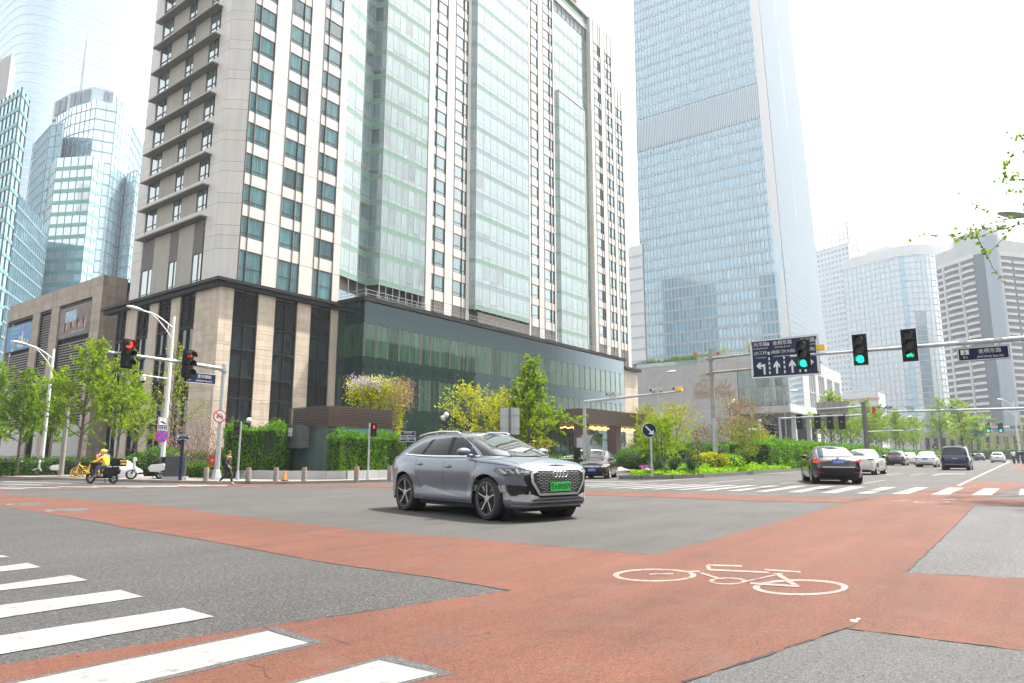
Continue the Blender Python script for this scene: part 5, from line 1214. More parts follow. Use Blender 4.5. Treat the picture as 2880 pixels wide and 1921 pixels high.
# ---- the grey-blue electric SUV in the middle of the crossing
HERO = dict(W=1.865, xf=2.25, xr=-2.33, wb=2.764, wr=.368, pf=5.0, pr=4.4, ps=6.5, gap=.05, flare=.035, edge=.05, steer=-.06,
    shoulder=[(-2.36, 1.04), (-2.1, 1.09), (-1.6, 1.12), (-.9, 1.085), (0, 1.065), (.8, 1.055), (1.3, 1.03), (1.8, .985), (2.1, .93), (2.26, .885)],
    sill=[(-2.4, .40), (-2.0, .29), (-1.8, .27), (1.75, .26), (1.9, .22), (2.3, .235)],
    side=[(.2, .10), (.27, .045), (.34, .02), (.40, .035), (.52, .045), (.62, .022), (.74, .0), (.86, .0), (.93, .012), (1.0, .03), (1.12, .06)],
    nose=[(.2, .17), (.26, .045), (.32, .0), (.42, .015), (.55, .0), (.78, .0), (.86, .02), (.92, .05)], tail=[(.2, .2), (.42, .02), (.6, .0), (.9, .02), (1.02, .06), (1.1, .1)],
    crown=[(-2.36, .01), (0, .03), (1.0, .055), (1.5, .075), (2.0, .07), (2.26, .045)],
    cabin=dict(bf=1.46, br=-2.22, bw=.835, tf=.34, tr=-1.52, tw=.585, roof=[(-1.60, 1.43), (-1.2, 1.485), (-.7, 1.525), (-.1, 1.53), (.36, 1.485)], pf=3.4, pr=3.8, bulge=.035, bow=.05, rc=.03,
        ws=[(-.73, 1.105), (-.4, 1.085), (0, 1.08), (.4, 1.085), (.73, 1.105), (.585, 1.435), (.3, 1.465), (0, 1.475), (-.3, 1.465), (-.585, 1.435)], rw=[(-.66, 1.17), (.66, 1.17), (.55, 1.44), (-.55, 1.44)]),
    glass=[[(.95, 1.10), (.16, 1.10), (.10, 1.43), (.22, 1.44), (.38, 1.40), (.70, 1.25)], [(.05, 1.10), (-.80, 1.115), (-.60, 1.41), (-.02, 1.44)], [(-.90, 1.12), (-1.46, 1.145), (-1.34, 1.22), (-1.0, 1.345), (-.72, 1.395)]],
    pillar=[[(.16, 1.10), (.05, 1.10), (-.02, 1.445), (.10, 1.44)], [(-.80, 1.115), (-.90, 1.115), (-.72, 1.40), (-.60, 1.415)]],
    beltline=[(1.0, 1.088), (.4, 1.086), (-.4, 1.09), (-1.0, 1.105), (-1.52, 1.13)], trim=None,
    doors=[[(1.06, 1.06), (1.06, .62), (1.0, .36), (.96, .30)], [(.10, 1.07), (.06, .9), (.03, .30)], [(-.93, 1.08), (-.97, .90), (-.90, .64), (-.72, .42), (-.66, .30)], [(.96, .30), (-.66, .30)]],
    handles=[(.22, .90), (-.80, .935)], mirror=(.78, 1.09), sillstrip=[(.86, .335), (-.05, .46), (-.62, .535), (-.72, .51), (-.80, .455), (-.3, .41)])
HERO['trim'] = mt['chrome']
pa = G(1134, 1436); pf = G(1366, 1464); hd = atan2((pf-pa).y, (pf-pa).x); mid = (pa+pf)/2
nrm = Vector((-sin(hd), cos(hd), 0)); mid = mid+nrm*(.92 if nrm.dot(mid) > 0 else -.92)
bluegrey = paint('steel_blue_paint', (.105, .125, .16), .35, .3)
hero, hs = car('electric_car', 'glossy steel blue electric SUV with green number plate crossing the junction', 'car', (mid.x, mid.y, 0), hd, HERO, bluegrey, .032, 'hero')
HN, HT_ = hs.hit((5, 0, .6), (-1, 0, 0))
def hp(poly, view, name, m, off=.004, parent=None, sm_=True, step=.06, sg=1):
    return hs.patch(poly, view, off, step, sg).build(name, m, parent or hero, smooth=sm_, fix=True)
# black lower face, eight-sided grille, silver frame
hp([(-.62, .87), (.62, .87), (.70, .80), (.72, .70), (.66, .60), (.80, .55), (.74, .44), (.50, .40), (-.50, .40), (-.74, .44), (-.80, .55), (-.66, .60), (-.72, .70), (-.70, .80)], 'front', 'front_mask', mt['black'], .004)
OC = [(-.47, .865), (.47, .865), (.60, .80), (.585, .66), (.44, .455), (-.44, .455), (-.585, .66), (-.60, .80)]
hp(OC, 'front', 'grille', M('grille_dark', (.03, .03, .033), .35, .4), .010)
fr = hs.strip(OC+[OC[0]], .042, 'front', .022); fr.build('grille_frame', mt['silver'], hero, fix=True)
bars = MB(); rows_ = 15
def inoct(y, z): 
    z_ = (z-.455)/(.865-.455); w = .44+(.585-.44)*min(1, z_/.5) if z_ < .5 else (.60 if z_ < .84 else .60-(.13)*(z_-.84)/.16); return abs(y) < w-.05
for k in range(rows_):
    z = .475+k*(.37/(rows_-1)); y = -.56+(.055 if k % 2 else 0)
    while y < .56:
        if inoct(y, z) and inoct(y+.07, z) and not (-.24 < y+.035 < .24 and .50 < z < .655): c = hs.strip([(y, z), (y+.075, z)], .0085, 'front', .016); bars.add(c.v, c.f)
        y += .11
tag(bars.build('grille_bars', mt['silver'], hero, fix=True), kind='stuff')
p, n = hs.hit((5, 0, .775), (-1, 0, 0)); 
for i in range(4):
    b = MB(); c = [(p.x+.035, (i-1.5)*.078+.0495*cos(a), .785+.0495*sin(a)) for a in [2*pi*k/24 for k in range(25)]]; b.tube(c, .0085, 6); b.build('emblem_ring', mt['chrome'], hero, smooth=True)
p, n = hs.hit((5, 0, .58), (-1, 0, 0)); plate(hero, p.x+.035, 0, .577, pi/2, '京A·BM2879', mt['plate_green'], mt['black'], .46, .15, .66)
hp([(-.80, .415), (-.5, .37), (.5, .37), (.80, .415), (.62, .30), (-.62, .30)], 'front', 'lower_intake', mt['black'], .006)
for z in (.325, .35, .375): hs.strip([(-.6, z), (.6, z)], .006, 'front', .012).build('intake_slat', M('slat_grey', (.06, .06, .06), .4) if z < .33 else bpy.data.materials['slat_grey'], hero, fix=True)
hs.strip([(-.87, .285), (-.5, .268), (.5, .268), (.87, .285)], .022, 'front', .012).build('bumper_lip', mt['matte_silver'], hero, fix=True)
for sg in (1, -1):
    hp([(sg*y, z) for y, z in ((.44, .41), (.58, .455), (.74, .46), (.85, .40), (.80, .345), (.66, .335), (.52, .385))], 'front', 'bumper_blade', mt['matte_silver'], .010)
    hp([(sg*y, z) for y, z in ((.86, .62), (.90, .60), (.885, .40), (.845, .36), (.815, .41), (.845, .50))], 'front', 'air_curtain_trim', mt['matte_silver'], .012, step=.03)
    hp([(sg*y, z) for y, z in ((.845, .61), (.70, .60), (.66, .52), (.80, .41), (.835, .50))], 'front', 'air_curtain', mt['under'], .009, step=.03)
    hl = [(sg*y, z) for y, z in ((.60, .845), (.90, .895), (.925, .84), (.90, .765), (.76, .745), (.62, .79))]
    o = hp(hl, 'front', 'headlamp', M('headlamp_dark', (.04, .042, .046), .1, .2, coat=1) if sg > 0 else bpy.data.materials['headlamp_dark'], .007, step=.03)
    for q in ([(.63, .828), (.86, .862)], [(.64, .812), (.83, .828)], [(.885, .875), (.86, .80)], [(.84, .868), (.815, .80)], [(.79, .856), (.78, .815)], [(.74, .848), (.73, .815)]):
        hs.strip([(sg*y, z) for y, z in q], .012, 'front', .012).build('lamp_element', mt['lamp_clear'], o, fix=True)
    hl2 = [(2.03, .905), (2.16, .88), (2.19, .79), (2.10, .775), (2.02, .84)]
    hp(hl2, 'side', 'headlamp_side', bpy.data.materials['headlamp_dark'], .008, sg=sg, step=.03)
    hs.strip([(2.05, .885), (2.10, .80)], .02, 'side', .012, sg).build('lamp_element', mt['lamp_clear'], o, fix=True)
    hp([(-2.30, .98), (-2.02, 1.02), (-1.95, 1.0), (-2.2, .88), (-2.29, .90)], 'side', 'tail_lamp', mt['lamp_red'], .007, sg=sg, step=.04)
    b = MB(); b.tube([(.16, sg*.60, 1.505), (.06, sg*.60, 1.55), (-.5, sg*.60, 1.573), (-1.0, sg*.59, 1.548), (-1.32, sg*.58, 1.505), (-1.44, sg*.575, 1.47)], [.012, .018, .019, .019, .018, .012], 8); b.build('roof_rail', mt['chrome'], hero, smooth=True)
    for x in (1.382, -1.382):
        arc = [(x+.43*cos(a), .368+.43*sin(a)) for a in [pi*k/20 for k in range(-2, 23)]]; hs.strip(arc, .026, 'side', .004, sg).build('arch_lip', bluegrey, hero, fix=True)
    crease = hs.strip([(1.9, .935), (1.2, .985), (1.02, .99)], .010, 'side', .002, sg); crease.build('bonnet_gap', mt['under'], hero, fix=True)
    hs.strip([(2.2, sg*.70), (1.55, sg*.74), (1.25, sg*.77)], .009, 'top', .002).build('bonnet_gap', mt['under'], hero, fix=True)
    hs.strip([(1.2, sg*.1), (1.0, sg*.52)], .02, 'top', .02).build('wiper', mt['black'], hero, fix=True)
text('lettering', 'e-tron', .045, mt['signwhite'], hero, tuple(hs.side(-.42, .475, 1)[0]+Vector((0, .010, 0))), (pi/2, 0, pi))
b = MB(); b.box(.2, .62, -.38, -.34, 1.0, 1.35)
# ---- other traffic: the sedan and SUV drawings above, each with its own paint, lamps and plate
def rear_kit(t, s, lampz, lamp_poly, pl, plz, black=None, bar=None, lit=False):
    for sg in (1, -1):
        s.patch([(sg*y, z) for y, z in lamp_poly], 'rear', .006, .05).build('tail_lamp', mt['lit_red'] if lit else mt['lamp_red'], t, smooth=True, fix=True)
    p, n = s.hit((-5, 0, plz), (1, 0, 0)); plate(t, p.x-.02, 0, plz, -pi/2, pl, mt['plate_blue'], mt['signwhite'])
    if black: s.patch(black, 'rear', .005, .08).build('bumper_insert', mt['black'], t, smooth=True, fix=True)
    if bar: s.strip(bar[0], bar[1], 'rear', .008).build('light_bar', bar[2], t, fix=True)
def place(px, py, D=None): return G(px, py) if D is None else Vector((*PD(px, 1281, D)[:2], 0))
black_p = paint('black_paint', (.012, .013, .015), .2, .2); white_p = paint('white_paint', (.62, .62, .62), 0, .3); pearl = paint('pearl_paint', (.50, .485, .45), .1, .3); brown_p = paint('brown_paint', (.028, .022, .022), .4, .25)
blue_p = paint('navy_paint', (.008, .018, .06), .4, .2); grey_p = paint('grey_paint', (.06, .065, .075), .5, .25)
def at_rear(pl, pr, P, hdg):
    """origin of a car whose rear wheels touch the road at two photograph points"""
    a, c = G(*pl), G(*pr); m = (a+c)/2; return Vector((m.x+cos(hdg)*(P['wb']/2), m.y+sin(hdg)*(P['wb']/2), gz(m.y)))
BM = var(SEDAN, W=1.86, wb=2.856, wr=.345, xr=-2.36, xf=2.40)
BM['cabin'] = dict(SEDAN['cabin'], br=-2.20, tr=-.95, rw=[(-.64, 1.05), (.64, 1.05), (.52, 1.38), (-.52, 1.38)])
o = at_rear((2289, 1362), (2424, 1361), BM, radians(4))
o = Vector((31.2, 6.6, 0)); t, s = car('sedan_car', 'black fastback saloon with lit red tail lamps, nearest car going away on the avenue', 'car', o, radians(20), BM, black_p, .05, 'ten')
rear_kit(t, s, .9, [(.42, .885), (.62, .885), (.80, .93), (.86, .87), (.78, .82), (.68, .865), (.45, .87)], '京Q·BY448', .86, [(-.78, .62), (.78, .62), (.70, .34), (-.70, .34)], None, True)
s.strip([(-.56, .66), (.56, .66)], .03, 'rear', .008).build('chrome_strip', mt['silver'], t, fix=True)
for sg in (1, -1): s.strip([(sg*.55, .45), (sg*.80, .46)], .03, 'rear', .010).build('reflector', mt['lamp_red'], t, fix=True)
p, n = s.hit((-5, 0, .985), (1, 0, 0)); b = MB(); b.lathe([(.0, 0), (.042, 0), (.046, .01)], 18, axis='y'); e = b.build('badge', mt['chrome'], t); e.location = (p.x-.012, 0, .985); e.rotation_euler = (0, 0, pi/2)
b = MB(); b.poly([(0, 0, 0), (.032, 0, 0), (.0226, 0, .0226), (0, 0, .032)]); b.poly([(0, 0, 0), (-.032, 0, 0), (-.0226, 0, -.0226), (0, 0, -.032)]); q = b.build('badge_quarters', mt['signblue'], e); q.location = (0, .004, 0)
WS = var(SEDAN, W=1.78, wb=2.70, xf=2.28, xr=-2.36)
o = at_rear((2380, 1335), (2446, 1336), WS, 0)
t, s = car('sedan_car', 'cream white saloon half hidden by the black saloon', 'car', o+Vector((.6, -.1, 0)), radians(-1), WS, pearl, .08)
rear_kit(t, s, .9, [(.5, .90), (.84, .93), (.86, .85), (.60, .83)], '京N·52L0', .80)
VI = var(SEDAN, W=1.70, wb=2.55, wr=.31, xf=2.18, xr=-2.22); VI['cabin'] = dict(SEDAN['cabin'], bf=1.30, tf=.35, roof=[(-1.1, 1.40), (-.5, 1.465), (0, 1.475), (.45, 1.41)], bw=.74, tw=.53, ws=[(-.66, .98), (.66, .98), (.52, 1.38), (0, 1.40), (-.52, 1.38)])
a = G(1711, 1346); c = G(1768, 1337); hd_ = atan2((a-c).y, (a-c).x); u = Vector((cos(hd_), sin(hd_), 0)); n_ = Vector((-u.y, u.x, 0)); mid = a-u*(VI['wb']/2)+n_*(-.72)
mid = a-u*(VI['wb']/2); alt = G(1652, 1348); n2 = n_ if (alt-a).dot(n_) > 0 else -n_; mid += n2*.73
t, s = car('sedan_car', 'dark brown saloon with blue plate waiting in front of the hotel entrance', 'car', (mid.x, mid.y, gz(mid.y)), hd_, VI, brown_p, .05)
for sg in (1, -1):
    s.patch([(sg*y, z) for y, z in ((.46, .66), (.80, .80), (.84, .74), (.74, .64))], 'front', .007, .04).build('headlamp', mt['lamp_clear'], t, smooth=True, fix=True)
    s.patch([(1.72, .80), (2.0, .70), (1.92, .66), (1.75, .74)], 'side', .007, .05, sg).build('headlamp', mt['lamp_clear'], t, smooth=True, fix=True)
    s.patch([(-2.1, .93), (-1.8, .95), (-1.85, .84), (-2.1, .82)], 'side', .007, .05, sg).build('tail_lamp', mt['lamp_red'], t, smooth=True, fix=True)
s.patch([(-.62, .60), (.62, .60), (.70, .42), (.5, .30), (-.5, .30), (-.70, .42)], 'front', .006, .06).build('grille', mt['black'], t, smooth=True, fix=True)
s.strip([(-.40, .66), (.40, .66)], .02, 'front', .008).build('chrome_strip', mt['silver'], t, fix=True)
p, n = s.hit((5, 0, .655), (-1, 0, 0)); b = MB(); b.tube([(p.x+.02, .06*cos(a_), .655+.042*sin(a_)) for a_ in [2*pi*k/16 for k in range(17)]], .008, 5); b.build('badge', mt['chrome'], t)
p, n = s.hit((5, 0, .47), (-1, 0, 0)); plate(t, p.x+.02, 0, .49, pi/2, '京P·K752', mt['plate_blue'], mt['signwhite'])
MPV = var(SUV, W=1.92, wb=3.0, wr=.36, xf=2.45, xr=-2.55, pr=7, edge=.04, shoulder=[(-2.6, 1.12), (-1.5, 1.12), (.6, 1.08), (1.4, 1.05), (2.1, .95), (2.5, .85)], tail=[(.2, .16), (.4, .02), (.7, .0), (.9, .0), (1.1, .03)])
MPV['cabin'] = dict(SUV['cabin'], bf=1.6, br=-2.52, bw=.88, tf=.7, tr=-2.30, tw=.72, roof=[(-2.35, 1.72), (-1, 1.80), (0, 1.80), (.72, 1.70)], pr=8, ws=[(-.74, 1.12), (.74, 1.12), (.62, 1.62), (-.62, 1.62)], rw=[(-.70, 1.18), (.70, 1.18), (.62, 1.58), (-.62, 1.58)])
MPV['glass'] = [[(1.1, 1.14), (.3, 1.14), (.3, 1.66), (.55, 1.66)], [(.24, 1.14), (-.9, 1.15), (-.9, 1.68), (.24, 1.68)], [(-.98, 1.15), (-2.3, 1.18), (-2.15, 1.60), (-.98, 1.66)]]; MPV['pillar'] = [[(.3, 1.14), (.24, 1.14), (.24, 1.68), (.3, 1.68)], [(-.9, 1.15), (-.98, 1.15), (-.98, 1.66), (-.9, 1.68)]]; MPV['beltline'] = [(1.2, 1.12), (-2.4, 1.14)]
o = at_rear((2654, 1322), (2727, 1322), MPV, 0)
t, s = car('minivan', 'dark blue minivan with full-width red light bar, driving away in the middle lane', 'minivan', o, 0, MPV, blue_p, .07)
rear_kit(t, s, 1.0, [(.62, 1.09), (.90, 1.09), (.92, .92), (.80, 1.04), (.62, 1.04)], '京A·M470', .88, [(-.82, .40), (.82, .40), (.8, .26), (-.8, .26)], ([(-.86, 1.08), (.86, 1.08)], .04, mt['lamp_red']))
s.strip([(-.8, .34), (-.6, .44), (.6, .44), (.8, .34)], .03, 'rear', .010).build('chrome_strip', mt['chrome'], t, fix=True)
s.patch([(-.88, 1.10), (.88, 1.10), (.84, 1.12), (.74, 1.66), (-.74, 1.66), (-.84, 1.12)], 'rear', .003, .09).build('tailgate_black', mt['black'], t, smooth=True, fix=True)
o = at_rear((2579, 1314), (2634, 1314), WS, 0)
t, s = car('sedan_car', 'white saloon between the minivan and the far cars', 'car', o, 0, WS, white_p, .09, group='white cars in the stream of traffic')
rear_kit(t, s, .9, [(.5, .86), (.84, .88), (.86, .80), (.5, .82)], '京H·L263', .80, [(-.6, .44), (.6, .44), (.7, .30), (-.7, .30)])
o = at_rear((2487, 1310), (2520, 1309), SUV, 0)
t, s = car('suv_car', 'grey SUV with red light strip, beyond the cream white saloon', 'car', o+Vector((0, -.6, 0)), 0, SUV, grey_p, .09)
rear_kit(t, s, 1.0, [(.5, 1.02), (.86, 1.02), (.86, .97), (.5, .98)], '京L·Q771', .90, [(-.7, .48), (.7, .48), (.7, .32), (-.7, .32)], ([(-.86, 1.0), (.86, 1.0)], .035, mt['lamp_red']))
def far_car(px, D, P, pt, label, kit, name='sedan_car', hdg=0, group=None):
    p = PD(px, 1281, D); t, s = car(name, label, 'car', (p.x, p.y, gz(p.y)), hdg, P, pt, .13, group=group); rear_kit(t, s, .9, kit, '京B·1830', .82); return t
KS = [(.5, .90), (.84, .92), (.86, .83), (.55, .83)]; KU = [(.6, 1.0), (.86, 1.0), (.86, .86), (.66, .90)]
far_car(2558, 84, WS, white_p, 'white saloon with lit amber roof light left of the minivan', KS, group='white cars in the stream of traffic')
far_car(2530, 112, WS, white_p, 'far white saloon seen past the grey SUV', KS, group='white cars in the stream of traffic')
far_car(2543, 128, WS, white_p, 'small white car furthest down the middle lanes', KS, group='white cars in the stream of traffic')
far_car(2465, 98, WS, white_p, 'white car peeping out left of the grey SUV', KS)
far_car(2806, 108, SUV, white_p, 'white SUV in the right lane by the long white line', KU, 'suv_car')
far_car(2755, 150, SUV, grey_p, 'dark SUV far away between minivan and white SUV', KU, 'suv_car')
far_car(2738, 158, SUV, black_p, 'black car almost hidden behind the minivan', KU, 'suv_car')
p = PD(1642, 1300, 62); t, s = car('suv_car', 'white car parked behind the camera mast', 'car', (p.x, p.y, .0), radians(120), SUV, white_p, .1)
p = PD(1990, 1300, 62); t, s = car('sedan_car', 'silver car half hidden behind the island shrubs', 'car', (p.x, p.y, -.1), radians(200), SEDAN, M('silver_paint', (.35, .36, .37), .3, .6, coat=1), .1)
# ================================================================ trees, hedges and planting
def rv(r): 
    while True:
        v = Vector((r.uniform(-1, 1), r.uniform(-1, 1), r.uniform(-1, 1)))
        if .05 < v.length < 1: return v.normalized()
def leaf(b, p, r, s, m=0, flat_=.0):
    a = rv(r); c = a.cross(rv(r)).normalized()
    if flat_: c = (c*(1-flat_)+Vector((0, 0, 1)).cross(a)*flat_).normalized()
    a = a*s*r.uniform(.7, 1.3); c = c*s*.55*r.uniform(.7, 1.3)
    b.add([p, p+a*.5+c, p+a, p+a*.5-c], [(0, 1, 2, 3)], m)
def tree_meshes(seed, h, rad, clear, nl, leafm_, ls=.11, dens=1.0, up=(.55, 1.05), twigs=6, shape='cone', barkm='bark', droop=0, tr=.11, leaf2=None, mix2=0, stems=1):
    r = random.Random(seed); w = MB(); c = MB(); lean = rv(r)*.03*h
    def tp(z): return Vector((lean.x*z/h*(1+.3*sin(z)), lean.y*z/h, z))
    if stems == 1: w.tube([tp(h*q) for q in (0, .12, .3, .5, .7, .88, 1)], [tr*1.25, tr, tr*.82, tr*.62, tr*.42, tr*.22, .012], 8)
    for i in range(nl):
        f = (i+.5)/nl; z = clear+(h*.96-clear)*f if stems == 1 else .1+.15*f; az = i*2.4+r.uniform(-.5, .5)
        if shape == 'cone': L = rad*(1.12-.92*f)*r.uniform(.75, 1.15)
        elif shape == 'round': L = rad*sqrt(max(.1, 1-(2*f-.9)**2))*r.uniform(.8, 1.15)
        else: L = h*r.uniform(.6, 1.0)
        el = r.uniform(*up) if stems == 1 else r.uniform(.7, 1.35); d = Vector((cos(az)*cos(el), sin(az)*cos(el), sin(el))); p0 = tp(z) if stems == 1 else Vector((cos(az)*.12, sin(az)*.12, 0))
        pts = [p0]; dd = d.copy()
        for k in range(5):
            dd = (dd+rv(r)*.16+Vector((0, 0, -.12*droop if k > 1 else .05))).normalized(); pts.append(pts[-1]+dd*L/5)
        w.tube(pts, [max(.012, tr*.34*(1-f*.6))*(1-.16*k) for k in range(6)], 5, cap=False)
        segs = [(pts[k], pts[k+1], 1.0) for k in range(1, 5)]
        for q in range(twigs):
            k = r.randint(1, 4); a = pts[k]+(pts[k+1]-pts[k])*r.random(); sd_ = (dd*.5+rv(r)*.9+Vector((0, 0, .25-.5*droop))).normalized(); l2 = L*r.uniform(.22, .48); e = a+sd_*l2; e2 = e+(sd_+rv(r)*.4+Vector((0, 0, -.5*droop))).normalized()*l2*.5
            w.tube([a, e, e2], [.014, .009, .004], 3, cap=False); segs += [(a, e, 1.2), (e, e2, 1.2)]
        for a, e, wt in segs:
            n = max(2, int((e-a).length/.042*dens*wt*r.uniform(.5, 1.3)))
            for k in range(n):
                p = a+(e-a)*r.random()+rv(r)*r.random()*.11*(1+ls); m_ = 1 if leaf2 and r.random() < mix2*(.4+f) else 0; leaf(c, p, r, ls*(1 if m_ == 0 else .8), m_)
    ms = [mt[leafm_]]+([mt[leaf2]] if leaf2 else [])
    return w.mesh('trunk', mt[barkm], 40), c.mesh('crown', ms)
def tree(name, label, meshes, p, s=1, rz=0, group=None, cat='tree', sz=None):
    t = thing(name, label, cat, p, rz, group); t.scale = (s, s, sz or s); obj('trunk', meshes[0], t); obj('crown', meshes[1], t); return t
g1 = tree_meshes(1, 9, 3.1, 2.4, 36, 'ginkgo', .115, 1.15); g2 = tree_meshes(2, 9, 2.9, 2.3, 34, 'ginkgo', .115, 1.05); g3 = tree_meshes(3, 9, 2.8, 2.2, 36, 'ginkgo_d', .12, 1.4)
g4 = tree_meshes(4, 9, 2.6, 1.8, 30, 'ginkgo_y', .09, .42, droop=.5)
def gp_(px, py, D=None, dz=.12): p = G(px, py, 0) if D is None else PD(px, 1281, D); p = Vector((p.x, p.y, gz(p.y)+dz)); return p
def hgt(px, ytop, p): return PD(px, ytop, (Vector(p)-CAM).dot(FW2)).z-p.z
for px, py, D, ytop, ms, lab in ((219, 0, 44.5, 948, g1, 'bright green ginkgo tree in front of the brown annex, trunk left of the yellow bikes'), (328, 0, 46, 985, g2, 'bright green ginkgo tree behind the delivery rider'),
        (52, 0, 47, 1030, g3, 'deep green street tree nearest the left picture edge'), (-30, 0, 52, 1010, g3, 'deep green tree partly outside the left picture edge'), (140, 0, 53, 1045, g3, 'deep green tree behind the grey pole and parked scooters'),
        (385, 0, 52, 1075, g2, 'smaller green ginkgo tree between two base piers of the hotel'), (478, 0, 50, 962, g4, 'sparse yellow-green tree with thin drooping branches behind the lamp post')):
    p = gp_(px, 0, D); h_ = hgt(px, ytop, p); tree('ginkgo_tree' if ms is not g3 else 'street_tree', lab, ms, p, h_/9, R.uniform(0, 6), 'trees along the side street', sz=h_/9)
p = gp_(1486, 0, 46); h_ = hgt(1486, 1004, p); tree('ginkgo_tree', 'tall bright green ginkgo tree in front of the glass podium', tree_meshes(7, 9, 3.0, 1.2, 40, 'ginkgo', .13, 1.7), p, h_/9*1.12, 2.2, None, sz=h_/9)
yl1 = tree_meshes(11, 6, 2.4, .9, 22, 'yellowleaf', .12, .6, up=(.3, .9), shape='round', twigs=8, tr=.08)
yl2 = tree_meshes(12, 6, 2.6, .7, 28, 'yellowleaf', .12, .85, up=(.25, .85), shape='round', twigs=8, tr=.08)
for px, D, ytop, ms, lab, rz in ((1312, 46, 1092, yl1, 'yellow-leaved tree behind the roof of the steel blue car', .4), (1425, 48, 1110, yl2, 'yellow-leaved tree beside the blank grey sign board', 1.5), (1525, 44.5, 1235, yl1, 'low yellow shrub tree at the foot of the tall ginkgo', 3)):
    p = gp_(px, 0, D); h_ = hgt(px, ytop, p); tree('yellow_tree', lab, ms, p, h_/6, rz, 'yellow trees before the podium')
# wisteria on its pergola behind the booth
r = random.Random(21); wm, cm, fm, tm = MB(), MB(), MB(), MB(); p0 = gp_(1062, 0, 49)
zt_, zm = hgt(1060, 1068, p0), hgt(1060, 1150, p0); ax_ = RT
for i in range(5): q = ax_*(i-2)*.95; wm.tube([(q.x, q.y, 0), (q.x+.1, q.y, zm*.6), (q.x, q.y, zm+.3)], .05, 5)
for i in range(2600):
    u, v, z = r.gauss(-.35, 1.0), r.gauss(0, .55), zm+.1+(zt_-zm)*.5+r.gauss(0, .55); q = ax_*u+FW2*v+Vector((0, 0, z))
    if abs(u+.2) < 2.3 and z < zt_+.2: leaf(cm, q, r, .15)
for i in range(1000):
    u, v = r.gauss(-.9, .8), r.gauss(-.2, .5); q = ax_*u+FW2*v+Vector((0, 0, zm+.6+(zt_-zm)*.55+r.gauss(0, .3)))
    if abs(u+.4) < 2.0: leaf(fm, q, r, .11)
for i in range(260):
    u, v = r.gauss(1.45, .55), r.gauss(0, .4); a = ax_*u+FW2*v+Vector((0, 0, zm+.2+r.random()*(zt_-zm)*.9)); b_ = a+rv(r)*.5; c_ = b_+rv(r)*.5+Vector((0, 0, -.35)); tm.tube([a, b_, c_], [.012, .01, .005], 3, cap=False)
for i in range(900):
    u = r.gauss(1.35, .22); q = ax_*u+FW2*r.gauss(0, .3)+Vector((0, 0, r.uniform(.8, zm+.3))); leaf(cm, q, r, .14)
t = thing('wisteria', 'wisteria with pale lilac blossom and bare brown twigs above the dark booth', 'wisteria', p0)
wm.build('trunk', mt['bark'], t); cm.build('crown', mt['yellowleaf'], t); fm.build('blossom', mt['lilac'], t); tag(tm.build('twigs', M('dry_twig', (.34, .21, .12), .9), t), kind='stuff')
# hedges: leaf shell over a dark core
def hedge(name, label, x0, x1, y0, y1, z0, z1, m, n, ls=.10, rz=0, loc=(0, 0, 0), uneven=.12, group=None, cat='hedge', seed=5):
    r = random.Random(seed); b, k = MB(), MB(); k.box(x0+.12, x1-.12, y0+.12, y1-.12, z0, z1-.14); A = [((x1-x0)*(y1-y0), 't'), ((x1-x0)*(z1-z0), 'f'), ((y1-y0)*(z1-z0), 'l'), ((y1-y0)*(z1-z0), 'r')]; tot = sum(a for a, _ in A)
    for a, f in A:
        for i in range(int(n*a/tot)):
            u, v = r.random(), r.random(); o_ = r.gauss(0, .05)
            x, y, z = x0+(x1-x0)*u, y0+(y1-y0)*v, z1
            wob = uneven*(sin(x*2.1+y)*.5+sin(x*5.3-y*2)*.3+sin(y*4.1)*.3)
            if f == 't': z = z1+o_+wob+(r.random()**6)*.3
            elif f == 'f': y, z = y0+o_+wob*.6, z0+(z1-z0)*v
            elif f == 'l': x, y, z = x0+o_+wob*.6, y0+(y1-y0)*u, z0+(z1-z0)*v
            else: x, y, z = x1+o_, y0+(y1-y0)*u, z0+(z1-z0)*v
            leaf(b, Vector((x, y, z)), r, ls)
    t = thing(name, label, cat, loc, rz, group); k.build('branches', mt['hedge_core'], t); b.build('foliage', mt[m], t); return t
def dome(name, label, p, rad, hh, m, n, ls=.07, group=None, seed=3, cat='shrub'):
    r = random.Random(seed); b, k = MB(), MB(); k.ball((0, 0, hh*.5), (rad*.9, rad*.9, hh*.5-.06), 14, 9)
    for i in range(n):
        v = rv(r); v.z = v.z if v.z > -.6 else -v.z; leaf(b, Vector((v.x*rad, v.y*rad, hh*.5+v.z*hh*.5))*r.gauss(1, .03), r, ls)
    t = thing(name, label, cat, p, 0, group); k.build('branches', mt['hedge_core'], t); b.build('foliage', mt[m], t); return t
# booth with slatted screen, hedges each side, planter wall
bp = PD(920, 1281, 41.0); BX, BY = bp.x, bp.y; bz = gz(BY)+.12
ztop, zmid = PD(920, 1139, 41).z, PD(920, 1199, 41).z
bl = PX(812, 1281, BX).y; br_ = PY(1106, 1281, BY).x
bo = thing('service_booth', 'dark green service booth with a brown slatted screen on top', 'booth')
b = MB(); b.box(BX, br_, BY, bl, bz, zmid+.05); b.build('wall', mt['deepgreen'], bo)
b = MB(); b.box(BX+.6, br_-.1, BY-.012, BY, bz+.5, zmid); b.build('teal_panel', mt['teal'], bo)
for i in range(1, 3):
    b = MB(); y = BY+(bl-BY)*i/3; b.box(BX-.008, BX, y-.01, y+.01, bz, zmid); b.build('wall_joint', mt['joint'], bo)
b = MB(); b.box(BX+.1, br_-.1, BY+.1, bl-.1, zmid, ztop-.1); b.build('screen_core', mt['black'], bo)
ns = 12
